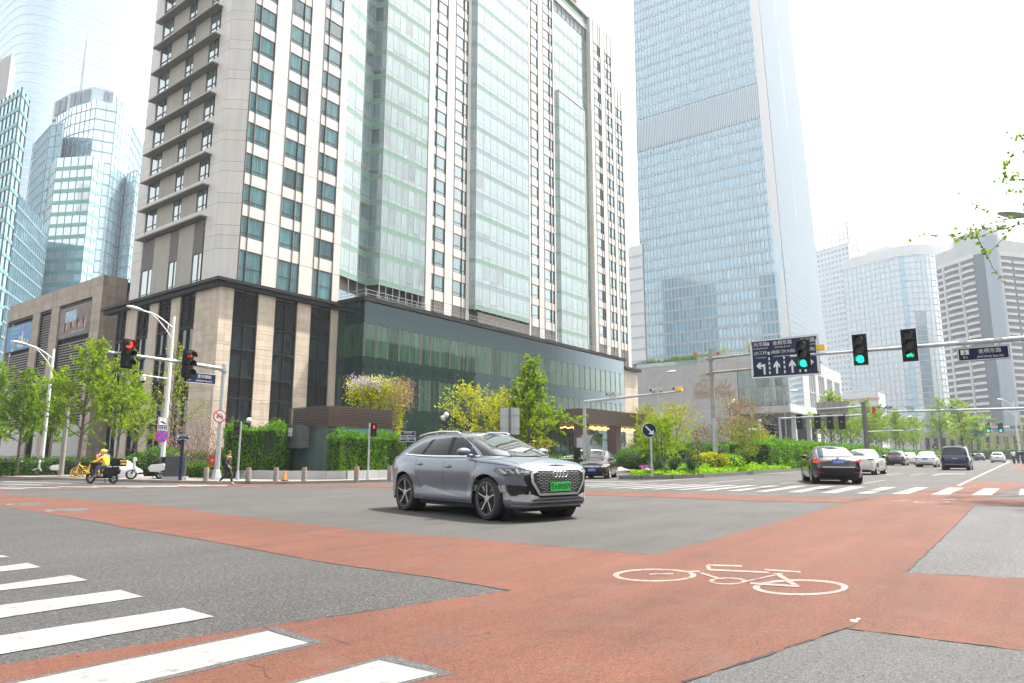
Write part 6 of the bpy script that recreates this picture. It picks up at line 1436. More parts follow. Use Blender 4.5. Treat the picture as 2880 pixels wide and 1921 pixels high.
for i in range(ns):
    z = zmid+(ztop-zmid)*i/ns; h_ = (ztop-zmid)/ns*.55
    b = MB(); b.box(BX-.1, br_+.1, BY-.1, BY-.04, z, z+h_); b.build('screen_slat', mt['fin'] if False else mt['copper'], bo)
    b = MB(); b.box(BX-.1, BX-.04, BY-.04, bl+.1, z, z+h_); b.build('screen_slat', mt['copper'], bo)
cb = MB(); y1 = BY+(bl-BY)*.94; y0 = BY+(bl-BY)*.45; zc0, zc1 = PX(850, 1262, BX).z, PX(850, 1195, BX).z
cb.box(BX-.55, BX-.02, y0+.05, y1-.05, zc0+.05, zc1-.05); o = cb.build('air_unit', mt['granite_d'], bo)
cg = MB()
for i in range(15): y = y0+(y1-y0)*i/14; cg.box(BX-.62, BX-.60, y-.012, y+.012, zc0, zc1)
for z in (zc0, (zc0*2+zc1)/3, zc1-.03): cg.box(BX-.63, BX-.60, y0, y1, z, z+.03); cg.box(BX-.6, BX, y0, y0+.03, z, z+.03); cg.box(BX-.6, BX, y1-.03, y1, z, z+.03)
cg.build('cage', mt['deepgreen'], bo)
nb = MB(); yn = y0+(y1-y0)*.62; nb.box(BX-.66, BX-.64, yn-.22, yn+.22, zc0+.75, zc0+1.25); e = nb.build('notice', mt['signwhite'], bo)
text('lettering', '禁止停车', .09, mt['signred'], e, (BX-.665, yn, zc0+1.16), (pi/2, 0, -pi/2))
for q in (-.1, .1):
    b = MB(); b.tube([(BX-.668, yn+q+.07*cos(a), zc0+.93+.07*sin(a)) for a in [2*pi*k/14 for k in range(15)]], .012, 4); b.build('notice_symbol', mt['signred'], e)
hz = PY(1000, 1228, BY-.8).z
hedge('hedge', 'tall clipped green hedge right of the dark booth', BX-.1, PY(1140, 1281, BY-1.2).x, BY-1.3, BY-.15, bz, hz, 'hedge', 9500, .10, uneven=.30, seed=8)
p = PD(745, 1281, 42.5); zl_ = PD(745, 1206, 42.5).z
hedge('hedge', 'bushy green hedge left of the dark booth', -2.2, 1.3, -.9, .9, 0, zl_-bz, 'hedge', 7000, .10, HEAD-pi/2, (p.x, p.y, bz), .42, seed=9)
p = PD(660, 1281, 43.5); hedge('low_hedge', 'low clipped hedge running behind the walking man and sign poles', -4.2, 2.6, -.35, .35, 0, PD(660, 1308, 43.5).z-bz, 'hedge', 6000, .06, HEAD-pi/2, (p.x, p.y, bz), .03, seed=10)
p = PD(190, 1281, 50); hedge('low_hedge', 'long dark low hedge behind the parked scooters', -9, 7.5, -.5, .5, 0, PD(190, 1298, 50).z-gz(40), 'hedge_d', 7000, .09, radians(76)-pi/2+.3, (p.x, p.y, bz), .06, seed=11)
for i, (px, D, yt, rad, lab) in enumerate(((640, 45.5, 1262, 1.15, 'round clipped bush right of the no-cars sign pole'), (700, 45.5, 1256, 1.2, 'round clipped bush touching the bushy hedge'), (545, 46.5, 1268, 1.25, 'round clipped bush under the pink blossom shrub'), (455, 47.5, 1258, 1.35, 'round clipped bush behind the white lamp post'), (400, 48, 1273, 1.0, 'round clipped bush behind the big parked scooter'))):
    p = gp_(px, 0, D); dome('round_bush', lab, p, rad, hgt(px, yt, p), 'hedge_d', 2600, .085, 'round clipped bushes at the hotel corner', seed=30+i)
pk = tree_meshes(41, 4.5, 1.6, 0, 16, 'pink', .07, .40, shape='vase', stems=9, twigs=7, tr=.05, leaf2='brownleaf', mix2=.6)
p = gp_(575, 0, 44.2); tree('blossom_shrub', 'pink blossoming many-stemmed shrub left of the no-cars sign pole', pk, p, hgt(575, 1155, p)/4.3, .3)
# planter walls of the corner garden
pw = thing('planter_wall', 'low grey granite planter wall behind the pavement bollards', 'wall')
PWL = [tuple(gp_(500, 0, 44.8))[:2], tuple(gp_(620, 0, 43))[:2], tuple(gp_(720, 0, 41))[:2], tuple(gp_(806, 0, 39.8))[:2], (BX+.2, BY-1.55), tuple(PY(1140, 1281, BY-1.7))[:2], (BX+14, BY-1.8)]
for a, c in zip(resample(PWL, 1.1), resample(PWL, 1.1)[1:]):
    d = c-a; b = MB(); e = .006; b.obox(((a.x+c.x)/2, (a.y+c.y)/2, gz(a.y)+.36), (d.length-.02, .22, .5), atan2(d.y, d.x)); b.build('wall_stone', mt['granite'], pw)
gv = [(x, y) for x, y in PWL]+[(BX+14, 52), (38, 52), (28, 62), (22, 62)]
flat('garden_soil', gv, mt['soil'], .30)
# median island planting
IZ = .15
def cover(name, label, poly, n, ls, m, h0, h1, seed):
    r = random.Random(seed); b = MB(); xs_, ys_ = [p[0] for p in poly], [p[1] for p in poly]
    def inside(x, y):
        c = False
        for (a, d), (e, f) in zip(poly, poly[1:]+poly[:1]):
            if (d > y) != (f > y) and x < (e-a)*(y-d)/(f-d)+a: c = not c
        return c
    k = 0
    while k < n:
        x, y = r.uniform(min(xs_), max(xs_)), r.uniform(min(ys_), max(ys_))
        if not inside(x, y): continue
        k += 1; hh = h0+(h1-h0)*(.5+.5*sin(x*3.1+2*sin(y*2.7))*cos(y*3.3+x)); leaf(b, Vector((x, y, gz(y)+IZ+hh*r.random()**.5)), r, ls)
    o = b.build(name, mt[m]); return tag(o, label, 'ground cover', None, 'stuff')
cover('ground_cover', 'bright green ground cover edging the median island', [(31.7, 14.6), (33, 13.6), (38, 13.5), (45, 13.5), (52, 13.5), (52, 14.8), (44, 14.9), (37, 15.4), (34, 16.2), (32, 16.3)], 9500, .10, 'cover', .10, .34, 51)
cover('ground_cover', 'leafy green ground cover round the sign pole', [(38, 15), (56, 14.2), (58, 16), (46, 17.8), (38, 17)], 6500, .15, 'cover', .15, .55, 52)
for i, (px, D, lab) in enumerate(((1850, 35.2, 'spiky yucca plant behind the blue arrow sign pole'), (1893, 36.4, 'spiky yucca plant in the middle of the three'), (1942, 35.8, 'spiky yucca plant furthest right of the three'))):
    r = random.Random(60+i); p = gp_(px, 0, D, IZ); t = thing('yucca', lab, 'yucca', p, 0, 'yuccas on the island tip'); b = MB()
    for k in range(110):
        az, el = k*2.4, r.uniform(.05, 1.45); L = r.uniform(.75, 1.0); d = Vector((cos(az)*cos(el), sin(az)*cos(el), sin(el))); sd_ = Vector((-sin(az), cos(az), 0))*.03; o_ = Vector((0, 0, .22))
        q = o_+d*L*.55+Vector((0, 0, .03)); e = o_+d*L-Vector((0, 0, .05*cos(el))); b.add([o_-sd_*.6, o_+sd_*.6, q+sd_, q-sd_, e], [(0, 1, 2, 3), (3, 2, 4)])
    b.build('blades', mt['yucca'], t)['kind'] = 'stuff'; b = MB(); b.tube([(0, 0, -.05), (0, 0, .3)], .09, 8); b.build('stem', mt['bark'], t)
mg = tree_meshes(70, 4.6, 2.3, .35, 26, 'ginkgo', .11, 1.15, up=(.15, .75), shape='round', twigs=9, tr=.09)
p = gp_(1862, 0, 39, IZ); tree('maple_tree', 'low spreading bright green tree behind the yuccas', mg, p, hgt(1862, 1180, p)/4.5, 1.0)
br2 = tree_meshes(71, 4.2, 1.1, 1.3, 16, 'ginkgo_d', .10, .45, up=(.1, .7), shape='round', tr=.09, leaf2='brownleaf', mix2=.8)
p = gp_(1962, 0, 39, IZ); tree('small_tree', 'slim dark-stemmed small tree left of the big grey sign pole', br2, p, hgt(1962, 1212, p)/4.1, 2)
cr = tree_meshes(72, 5, 2.2, .8, 28, 'ginkgo', .11, .9, up=(.3, .9), shape='round', twigs=8, tr=.09, leaf2='pink', mix2=.45)
p = gp_(2092, 0, 45.5, IZ); tree('crab_apple', 'pink-flushed crab apple tree right of the big grey sign pole', cr, p, hgt(2085, 1178, p)/5, 1)
p = gp_(2150, 0, 60, IZ); tree('yellow_tree', 'yellow-green young tree behind the crab apple', yl2, p, hgt(2150, 1215, p)/6, 1)
yb = gp_(1993, 0, 43, IZ); dome('yellow_bush', 'rounded yellow and green bush at the foot of the big grey sign pole', yb, 1.15, 1.15, 'yellowleaf', 1700, .11, seed=75)
yb = gp_(2045, 0, 44.5, IZ); dome('yellow_bush', 'smaller yellow-tipped bush just right of the big grey sign pole', yb, 1.05, 1.05, 'cover', 1500, .11, seed=76)
hedge('hedge', 'long bright green hedge along the median island up to the black saloon', 50, 96, 14.3, 17.4, .05, 2.0, 'hedge', 15000, .15, uneven=.22, seed=12)
hedge('hedge', 'far end of the island hedge beyond the traffic', 98, 190, 14.3, 17.0, .05, 1.7, 'hedge', 5000, .25, uneven=.2, seed=13)
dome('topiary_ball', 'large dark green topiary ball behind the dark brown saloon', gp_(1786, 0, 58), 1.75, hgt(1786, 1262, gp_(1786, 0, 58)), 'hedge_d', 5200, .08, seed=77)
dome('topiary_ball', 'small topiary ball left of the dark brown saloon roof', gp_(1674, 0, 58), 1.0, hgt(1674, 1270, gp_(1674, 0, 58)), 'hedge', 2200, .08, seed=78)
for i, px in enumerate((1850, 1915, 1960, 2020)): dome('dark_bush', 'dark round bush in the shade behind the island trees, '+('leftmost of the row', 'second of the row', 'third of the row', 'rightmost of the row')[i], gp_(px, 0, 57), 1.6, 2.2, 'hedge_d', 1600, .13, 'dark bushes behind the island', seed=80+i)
p = PD(1600, 1281, 55); hedge('low_hedge', 'clipped low hedge before the hotel entrance, right of the steel blue car', -3.6, 2.2, -.4, .4, 0, PD(1600, 1286, 55).z-gz(40), 'hedge', 3600, .08, HEAD-pi/2, (p.x, p.y, gz(40)), .03, seed=14)
fl = MB(); r = random.Random(90)
for i in range(500): p = PD(r.uniform(1800, 1990), 1281, r.uniform(54, 55)); leaf(fl, Vector((p.x, p.y, r.uniform(.1, .32))), r, .12)
tag(fl.build('flower_bed', M('magenta_petal', (.35, .02, .30), .6)), 'strip of magenta flowers in front of the dark bushes', 'flowers', None, 'stuff')
bw = tree_meshes(91, 8, 4.2, 1.0, 34, 'brownleaf', .12, .26, up=(.15, .9), shape='round', twigs=10, tr=.1, barkm='twig', leaf2='yellowleaf', mix2=.25)
for px, D, yt, rz, lab in ((2060, 72, 1185, 0, 'brown budding bare-twigged tree mass left of the flags'), (2095, 78, 1130, 2, 'red-budded bare tree behind the flags'), (1985, 74, 1205, 4, 'brown twiggy tree left of the mall lettering')):
    p = gp_(px, 0, D, 0); tree('bare_tree', lab, bw, p, hgt(px, yt, p)/8, rz, 'budding bare trees before the mall')
for px, D, yt, ms, lab in ((1905, 92, 1140, yl1, 'fresh yellow-green round tree above the canopy end'), (1830, 96, 1148, yl2, 'olive yellow tree behind the end of the canopy')):
    p = gp_(px, 0, D, 0); tree('yellow_tree', lab, ms, p, hgt(px, yt, p)/6, 1)
pn = tree_meshes(92, 5, 2.4, .8, 22, 'hedge_d', .12, .7, up=(.0, .5), shape='round', twigs=8, leaf2='brownleaf', mix2=.35)
p = gp_(1800, 0, 62, 0); tree('pine_tree', 'flat-topped dark pine behind the large topiary ball', pn, p, hgt(1800, 1228, p)/5, 0)
# terrace garden on the mall
for i, (y, z, s_, ms, lab) in enumerate(((78.5, 24, .62, yl2, 'round green tree on the mall terrace beside the pavilion'), (59.5, MT, .5, yl1, 'green tree on the mall roof left of the direction sign'), (53.0, MT, .55, yl1, 'green tree peeping over the direction sign on the mall roof'), (65, 24+2.7, .35, bw, 'brown tree on the upper mall terrace'))):
    tree('terrace_tree', lab, ms, (179 if i != 1 and i != 2 else 172, y, z+.1), s_, i)
rm_ = tree_meshes(93, 4, 2.2, .5, 18, 'redleaf', .2, .6, shape='round')
for y, s_, lab in ((74.6, .85, 'bright crimson maple on the mall terrace'), (69.5, .5, 'smaller crimson maple on the mall terrace'), (63.2, .4, 'little crimson shrub on the mall roof edge')): tree('red_maple', lab, rm_, (178, y, 24.2+(2.4 if y < 70 else 0)), s_, y)
hedge('terrace_hedge', 'clipped hedge line on the mall terrace', 176.5, 177.5, 64, 76, 26.8, 27.6, 'hedge', 1800, .3, seed=15)
hedge('terrace_hedge', 'row of dark terrace shrubs behind the glass balustrade', 166.5, 168, 64.5, 80, 24.0, 25.4, 'hedge_d', 2600, .35, uneven=.5, seed=16)
t = thing('pavilion', 'dark-roofed garden pavilion on the mall terrace', 'pavilion', (178, 82.5, 24)); b = MB(); b.prism([(-3, -4.5), (3, -4.5), (3, 4.5), (-3, 4.5)], 2.6, 4.0, top=[(-.3, -1), (.3, -1), (.3, 1), (-.3, 1)]); b.build('roof', mt['granite_d'], t, fix=True)
for sx, sy in ((-1, -1), (-1, 1), (1, -1), (1, 1)): b = MB(); b.tube([(sx*2.5, sy*3.8, 0), (sx*2.5, sy*3.8, 2.6)], .1, 6); b.build('post', mt['granite_d'], t)
for i, y in enumerate((76.4, 71.6, 69.8, 68.2)):
    o = MB(); o.box(-.9, .9, -.8, .8, 0, 1.7); o.box(-.7, .7, -.6, .6, 1.7, 1.75); tag(o.build('planter_box', mt['granite_l'], loc=(173.5, y, 24.0)), 'pale square planter box on the mall terrace, '+('by the pavilion', 'second from the pavilion', 'third from the pavilion', 'farthest from the pavilion')[i], 'planter', 'planter boxes on the terrace')
# trees along the avenue
for i, X in enumerate(range(93, 190, 9)):
    tree('avenue_tree', 'ginkgo in the row along the far avenue side, '+('nearest', 'second', 'third', 'fourth', 'fifth', 'sixth', 'seventh', 'eighth', 'ninth', 'tenth', 'farthest')[min(i, 10)]+' from the camera', (g1, g2)[i % 2], (X, 19.3+.5*(i % 3), 0), R.uniform(.98, 1.2), R.uniform(0, 6), 'trees along the avenue')
for px, D, yt, lab in ((2650, 118, 1118, 'tall slim ginkgo left of the pair before the balcony tower'), (2712, 124, 1120, 'broad ginkgo behind the dark blue minivan'), (2735, 140, 1170, 'lower ginkgo right of the minivan')):
    p = gp_(px, 0, D, 0); h_ = hgt(px, yt, p); t = tree('avenue_tree', lab, g2 if px < 2700 else g1, p, h_/9*(1.0 if px < 2700 else 1.35), px, 'ginkgos in the avenue middle', sz=h_/9)
for px, D, yt, lab in ((2885, 120, 1170, 'yellow-green tree at the right picture edge beyond the signals'),): p = gp_(px, 0, D, 0); tree('avenue_tree', lab, g4, p, hgt(px, yt, p)/9, 0)
p = PD(2800, 1281, 190); hedge('far_hedge', 'dark hedge closing the far end of the avenue', -24, 22, -1, 1, 0, 2.4, 'hedge_d', 5000, .3, HEAD-pi/2-.1, (p.x, p.y, 0), .1, seed=17)
for i in range(5):
    p = PD(2735+i*34, 1281, 193); tree('bare_tree', 'thin olive tree before the brick facade, '+('first', 'second', 'third', 'fourth', 'fifth')[i]+' from the left', g4, (p.x, p.y, 0), .8, i, 'thin trees at the end of the avenue')
# overhanging leaves at the right picture edge: a street tree standing just outside
rt_ = tree_meshes(95, 12, 3.0, 7.2, 30, 'ginkgo_d', .10, .8, droop=.35, up=(.0, .7))
p = PD(3235, 1281, 18); tree('street_tree', 'green street tree reaching in from the right picture edge', rt_, (p.x, p.y, .1), 1.0, 1.0)
# ================================================================ signals, lamps, signs
def disc(b, c, r, y0, y1, n=24, m=0): b.lathe([(0, y0), (r, y0), (r, y1), (0, y1)], n, m, axis='y', c=c)
def signal(label, loc, rz, lit, h=1.05, lens='full', back=False, group='signal heads'):
    """three-lens head facing local -y"""
    t = thing('traffic_light', label, 'traffic light', loc, rz, group); k = h/1.05
    b = MB(); b.box(-.19*k, .19*k, -.02*k, .14*k, -.525*k, .525*k); b.box(-.235*k, .235*k, .02*k, .04*k, -.56*k, .56*k); b.build('housing', mt['black'], t)
    for i, z in enumerate((.345, 0, -.345)):
        on = lit == i; b = MB(); r = .145*k; a = [(r*cos(q), r*sin(q)) for q in [pi*j/14*1.25-.39 for j in range(15)]]
        b.grid([[(x, -.02*k, z*k+y) for x, y in a], [(x*1.04, -.32*k, z*k+y*1.04-.03*k) for x, y in a]]); b.build('visor', mt['black'], t, smooth=True)
        b = MB(); disc(b, (0, 0, z*k), .135*k, -.035*k, -.02*k)
        m = mt['lens_off'] if not on or lens != 'full' else mt['red_on' if i == 0 else 'green_on']; e = b.build('lens', m, t, fix=True)
        if on and lens == 'bike':
            b = MB(); mm = mt['red_on' if i == 0 else 'green_on']; y = -.045*k
            for x in (-.06, .06): b.tube([((x+.036*cos(q))*k, y, (z-.03+.036*sin(q))*k) for q in [2*pi*j/14 for j in range(15)]], .008*k, 4)
            b.tube([(-.06*k, y, (z-.03)*k), (-.02*k, y, (z+.02)*k), (.035*k, y, (z+.02)*k), (.06*k, y, (z-.03)*k)], .008*k, 4); b.tube([(-.02*k, y, (z+.02)*k), (0, y, (z-.03)*k), (.035*k, y, (z+.02)*k)], .008*k, 4); b.tube([(.035*k, y, (z+.02)*k), (.03*k, y, (z+.05)*k), (.055*k, y, (z+.055)*k)], .008*k, 4)
            b.build('lit_symbol', mm, e)
    b = MB(); b.tube([(0, .14*k, 0), (0, .26*k, 0)], .05*k, 6); b.build('bracket', mt['steel'], t); return t
def pole(name, label, cat, base, h, r0, r1, m='steel', foot=True):
    t = thing(name, label, cat, base); b = MB(); b.tube([(0, 0, 0), (0, 0, h)], [r0, r1], 14); b.build('post', mt[m], t, smooth=40)
    if foot: b = MB(); b.lathe([(r0*2.1, 0), (r0*2.0, .10), (r0*1.25, .5), (r0*1.02, .55)], 8); b.build('foot', mt[m], t)
    return t
def board(name, label, cat, loc, rz, w, h, m='navy', rim='signwhite', group=None, t=.03):
    o = thing(name, label, cat, loc, rz, group); b = MB(); b.box(-w/2, w/2, 0, t, -h/2, h/2); b.build('panel', mt[m], o)
    if rim:
        b = MB(); e = min(w, h)*.03+.012; f = .012
        for x0, x1, z0, z1 in ((-w/2+f, w/2-f, h/2-f-e, h/2-f), (-w/2+f, w/2-f, -h/2+f, -h/2+f+e), (-w/2+f, -w/2+f+e, -h/2+f+e, h/2-f-e), (w/2-f-e, w/2-f, -h/2+f+e, h/2-f-e)): b.box(x0, x1, -.004, -.0005, z0, z1)
        b.build('rim', mt[rim], o)
    return o
W_ = mt['signwhite']
def street_sign(label, loc, rz, w, h, cn, en, tag_):
    o = board('street_sign', label, 'street sign', loc, rz, w, h)
    b = MB(); b.box(-w*.43, -w*.27, -.006, -.001, -h*.02, h*.33); e = b.build('emblem_tile', W_, o)
    b = MB()
    for q in ([(-.075, -.15), (-.03, .14), (-.005, .14), (-.045, -.15)], [(.075, -.15), (.03, .14), (.005, .14), (.045, -.15)], [(-.02, -.15), (.02, -.15), (.02, -.02), (-.02, -.02)]): b.poly([(-w*.35+x*h*1.2, -.009, h*.16+z*h) for x, z in q])
    b.build('road_symbol', mt['navy'], o, fix=True)
    text('lettering', tag_, h*.17, W_, o, (-w*.35, -.006, -h*.23)); text('lettering', cn, h*.34, W_, o, (w*.13, -.006, h*.14)); text('lettering', en, h*.20, W_, o, (w*.13, -.006, -h*.24)); return o
# right-hand mast over the avenue
RX = 27.0
t = pole('signal_mast', 'long grey signal mast arm reaching in from the right edge', 'signal mast', (RX, -8.2, .1), 4.9, .16, .13)
b = MB(); b.tube([(0, 0, 4.66), (0, 8.2, 4.69), (0, 15.0, 4.72)], [.11, .08, .04], 12); b.build('arm', mt['steel'], t, smooth=40)
for px, py, lens, lab in ((2261, 997, 'full', 'green round signal at the end of the mast arm before the direction sign'), (2419.6, 984, 'full', 'green round signal in the middle of the mast arm'), (2558, 971, 'bike', 'signal with the lit green bicycle symbol')):
    p = PX(px, py, RX-.22); signal(lab, (RX-.3, p.y, p.z), -pi/2, 2, 1.05, lens)
p = PX(2309, 983, RX); b = MB(); b.box(-.1, .1, -.15, .15, -.06, .14); tag(b.build('junction_box', mt['yellow'], loc=(RX, p.y, p.z+.03)), 'small yellow box on the mast arm beside the direction sign', 'equipment box')
p = PX(2765, 994, RX); s_ = street_sign('navy street sign hanging from the right-hand mast arm', (RX-.05, p.y, p.z), -pi/2, 1.42, .46, '金桐东路', 'JINTONG East Rd', '南 S')
b = MB()
for x in (-.5, .45): b.tube([(x, .02, .22), (x, .02, .40)], .03, 6); b.lathe([(.13, -.04), (.13, .04)], 10, axis='y', c=(x, .03, .42))
b.build('hangers', mt['steel'], s_)['kind'] = 'stuff'
# left mast
bp_ = G(608, 1355); SX_, SY_ = bp_.x, bp_.y; sz_ = gz(SY_)+.125
t = pole('signal_mast', 'grey signal mast on the hotel corner with an arm to the left', 'signal mast', (SX_, SY_, sz_), 6.65, .145, .12)
b = MB(); b.tube([(0, 0, 6.35), (-2.6, 0, 6.48), (-6.4, 0, 6.60)], [.13, .10, .06], 12); b.lathe([(.2, 6.2), (.2, 6.55)], 12); b.build('arm', mt['steel'], t, smooth=40)
signal('red round signal at the tip of the left mast arm', (SX_-5.55, SY_-.26, 6.33), radians(8), 0, 1.45); signal('red bicycle signal on the left mast arm by the street sign', (SX_-2.3, SY_-.26, 6.15), radians(8), 0, 1.5, 'bike')
p0, p1 = PY(513, 1062, SY_), PY(606, 1067, SY_)
street_sign('navy street sign under the left mast arm', (SX_-1.45, SY_-.06, 5.43), 0, 1.95, .62, '景华南街', 'JINGHUA South St', '西 W')
def round_sign(label, loc, rz, r, kind, back=False):
    o = thing('road_sign', label, 'road sign', loc, rz); b = MB(); disc(b, (0, 0, 0), r, 0, .025); b.build('plate', mt['steel'] if back else mt['signred'] if kind != 'arrow' else W_, o, fix=True)
    if back: return o
    b = MB(); disc(b, (0, -.002, 0), r*(.83 if kind != 'arrow' else .95), -.004, .0); b.build('face', {'cars': W_, 'stop': mt['signblue'], 'arrow': mt['navy']}[kind], o, fix=True)
    def bar(x0, z0, x1, z1, w, y, m, nm='symbol'):
        b = MB(); d = Vector((x1-x0, 0, z1-z0)).normalized()*w/2; nx = Vector((-d.z, 0, d.x)); a, c = Vector((x0, y, z0)), Vector((x1, y, z1)); b.add([a-nx, c-nx, c+nx, a+nx], [(0, 1, 2, 3)]); return b.build(nm, m, o)
    q = r*.62
    if kind == 'stop': bar(-q, -q, q, q, r*.2, -.010, mt['signred']); bar(-q, q, q, -q, r*.2, -.011, mt['signred'])
    if kind == 'cars':
        b = MB(); k = r*.5
        b.add([(x*k, -.010, z*k) for x, z in ((-.95, -.55), (-.95, .1), (-.7, .2), (-.55, .75), (.55, .75), (.7, .2), (.95, .1), (.95, -.55), (.65, -.55), (.65, -.35), (-.65, -.35), (-.65, -.55))], [tuple(range(12))]); b.build('car_symbol', mt['black'], o)
        b = MB(); b.add([(x*k, -.0115, z*k) for x, z in ((-.42, .6), (.42, .6), (.52, .22), (-.52, .22))], [(0, 1, 2, 3)]); b.add([(x*k, -.0115, z*k) for x, z in ((-.8, .0), (.8, .0), (.8, -.12), (-.8, -.12))], [(0, 1, 2, 3)]); b.build('car_window', W_, o); bar(-q, q, q, -q, r*.17, -.014, mt['signred'])
    if kind == 'arrow':
        bar(-r*.5, r*.55, r*.28, -r*.25, r*.2, -.010, W_); b = MB(); b.add([(r*x, -.011, r*z) for x, z in ((.62, -.62), (-.12, -.52), (.02, -.35), (.42, -.10), (.60, .02))], [(0, 1, 2), (0, 2, 3), (0, 3, 4)]); b.build('symbol', W_, o)
    return o
p = PY(617.5, 1171, SY_-.2); round_sign('round red-ringed no-cars sign on the left signal mast', (p.x, SY_-.22, p.z), -.25, .37, 'cars')
# white lamp post with its signs
lb = G(452, 1352); lz = gz(lb.y)+.125; LX_, LY_ = lb.x, lb.y
def lamp_post(label, base, h, out, dz, m='whitepole', r=.115):
    t = thing('street_lamp', label, 'street lamp', base); b = MB(); b.tube([(0, 0, 0), (0, 0, h*.45), (0, 0, h)], [r*1.15, r, r*.62], 14); b.build('post', mt[m], t, smooth=40)
    b = MB(); b.lathe([(r*1.4, 0), (r*1.4, .5), (r*1.2, .55)], 12); b.build('foot', mt[m], t); ox, oy = out
    b = MB(); b.tube(spline([(0, 0, h-.75), (ox*.25, oy*.25, h-.42), (ox*.6, oy*.6, h-.08), (ox, oy, h+dz)]), .045, 8); b.tube(spline([(0, 0, h-1.5), (ox*.2, oy*.2, h-.95), (ox*.5, oy*.5, h-.35), (ox*.72, oy*.72, h+dz-.12)]), .035, 8); b.tube([(ox*.16, oy*.16, h-1.05), (ox*.16, oy*.16, h-.52)], .025, 6); b.build('arm', mt[m], t, smooth=True)
    L = hypot(ox, oy); ux, uy = ox/L, oy/L; b = MB(); c = Vector((ox+ux*.38, oy+uy*.38, h+dz+.06)); b.ball((0, 0, 0), (.5, .19, .10), 14, 8); e = b.build('lamp_head', mt[m], t, smooth=True); e.location = c; e.rotation_euler = (0, -.12, atan2(uy, ux))
    b = MB(); b.ball((0, 0, -.045), (.40, .14, .075), 12, 6); b.build('lamp_glass', mt['lamp_clear'], e, smooth=True); return t
lamp_post('white street lamp beside the cabinet with two signs on its post', (LX_, LY_, lz), 9.85, (-2.0, 0), .05)
lb2 = G(112, 1341); lamp_post('white street lamp by the parked scooters at far left', (lb2.x, lb2.y, gz(lb2.y)+.125), 9.0, (-1.75, 0), .1)
p = PY(457, 1192, LY_-.16); o = board('camera_notice', 'navy and white surveillance camera notice on the lamp post', 'notice sign', (p.x, LY_-.2, p.z), 0, .62, .80)
b = MB(); b.box(-.23, .23, -.008, -.002, -.08, .34); b.build('white_field', W_, o); b = MB(); b.add([(-.17, -.012, .10), (-.13, -.012, .17), (.14, -.012, .07), (.11, -.012, -.02)], [(0, 3, 2, 1)]); b.box(-.02, .0, -.013, -.009, .14, .32); b.box(.13, .18, -.013, -.009, -.02, .04); b.build('camera_symbol', mt['navy'], o)
text('lettering', '违法停车', .12, W_, o, (0, -.006, -.18)); text('lettering', '抓拍路段', .12, W_, o, (0, -.006, -.31))
p = PY(454, 1226, LY_-.16); round_sign('round blue and red no-stopping sign on the lamp post', (p.x, LY_-.2, p.z), 0, .39, 'stop')
p = PY(383, 1062, LY_); t = thing('dome_camera', 'white dome camera on a side arm of the lamp post', 'camera', (LX_, LY_, p.z)); b = MB(); b.tube([(0, 0, .1), (-1.6, 0, .18)], .035, 8); b.build('bracket', mt['whitepole'], t); b = MB(); b.lathe([(.0, .1), (.14, .08), (.15, -.12), (.13, -.16)], 14, c=(-1.55, 0, 0)); b.build('housing', W_, t, smooth=40); b = MB(); b.ball((-1.55, 0, -.18), .12, 12, 8); b.build('dome', mt['black'], t, smooth=True)
p = PY(477, 1135, LY_); b = MB(); b.obox((0, 0, 0), (.34, .12, .10), 0, 0, Matrix.Rotation(.75, 3, 'Y')); b.tube([(-.1, 0, 0), (-.3, 0, .05)], .02, 5); tag(b.build('bullet_camera', mt['greypole'], loc=p), 'small tilted bullet camera on the lamp post', 'camera')
gp0 = G(170, 1343); t = pole('utility_pole', 'stout grey concrete pole among the far-left trees', 'pole', (gp0.x, gp0.y, gz(gp0.y)+.125), 5.2, .16, .13, 'greypole', False)
a, c = PD(-140, 1088, 57), PD(186, 1108, 57); t = thing('signal_mast', 'pale horizontal mast arm entering from the left picture edge', 'signal mast'); b = MB(); b.tube([a, (a+c)/2, c], [.11, .09, .05], 10); b.build('arm', mt['steel'], t, smooth=40); b = MB(); b.tube([(a.x, a.y, -.4), a], .15, 10); b.build('post', mt['steel'], t, smooth=40)
# pedestrian signals
def ped(label, px, D, ytop, dx, red):
    p = gp_(px, 0, D); h = hgt(px, ytop, p); t = pole('signal_post', label+' (post)', 'signal post', p, h+.05, .055, .05); t['label'] = 'thin grey post carrying the '+label
    o = thing('pedestrian_signal', label, 'pedestrian signal', (p.x, p.y, p.z+h-.35), -.45); b = MB(); b.box(dx-.15, dx+.15, -.05, .12, -.36, .36); b.build('housing', mt['black'], o)
    for i, z in enumerate((.18, -.18)):
        b = MB(); a = [(.13*cos(q), .13*sin(q)) for q in [pi*j/10 for j in range(11)]]; b.grid([[(dx+x, -.05, z+y) for x, y in a], [(dx+x, -.24, z+y-.02) for x, y in a]]); b.build('visor', mt['black'], o, smooth=True)
        b = MB(); disc(b, (dx, 0, z), .12, -.06, -.05, 16); e = b.build('lens', mt['lens_off'], o, fix=True)
        if i == 0 and red: b = MB(); b.ball((dx, -.068, z+.065), (.025, .006, .025), 8, 6); b.box(dx-.035, dx+.035, -.072, -.064, z-.02, z+.04); b.box(dx-.028, dx-.004, -.072, -.064, z-.09, z-.02); b.box(dx+.004, dx+.028, -.072, -.064, z-.09, z-.02); b.build('red_man', mt['red_on'], e)
ped('pedestrian light showing the red man before the tall hedge', 1037, 38.4, 1192, .24, True); ped('unlit pedestrian light seen edge-on by the walking man', 672, 39.0, 1188, -.22, False)
p = gp_(690, 0, 42.5); t = pole('globe_camera_post', 'thin black post with a pale globe behind the pedestrian light', 'post', p, hgt(690, 1190, p), .04, .035, 'black', False); b = MB(); b.ball((.1, 0, hgt(690, 1182, p)), .17, 12, 8); b.build('globe', W_, t, smooth=True)
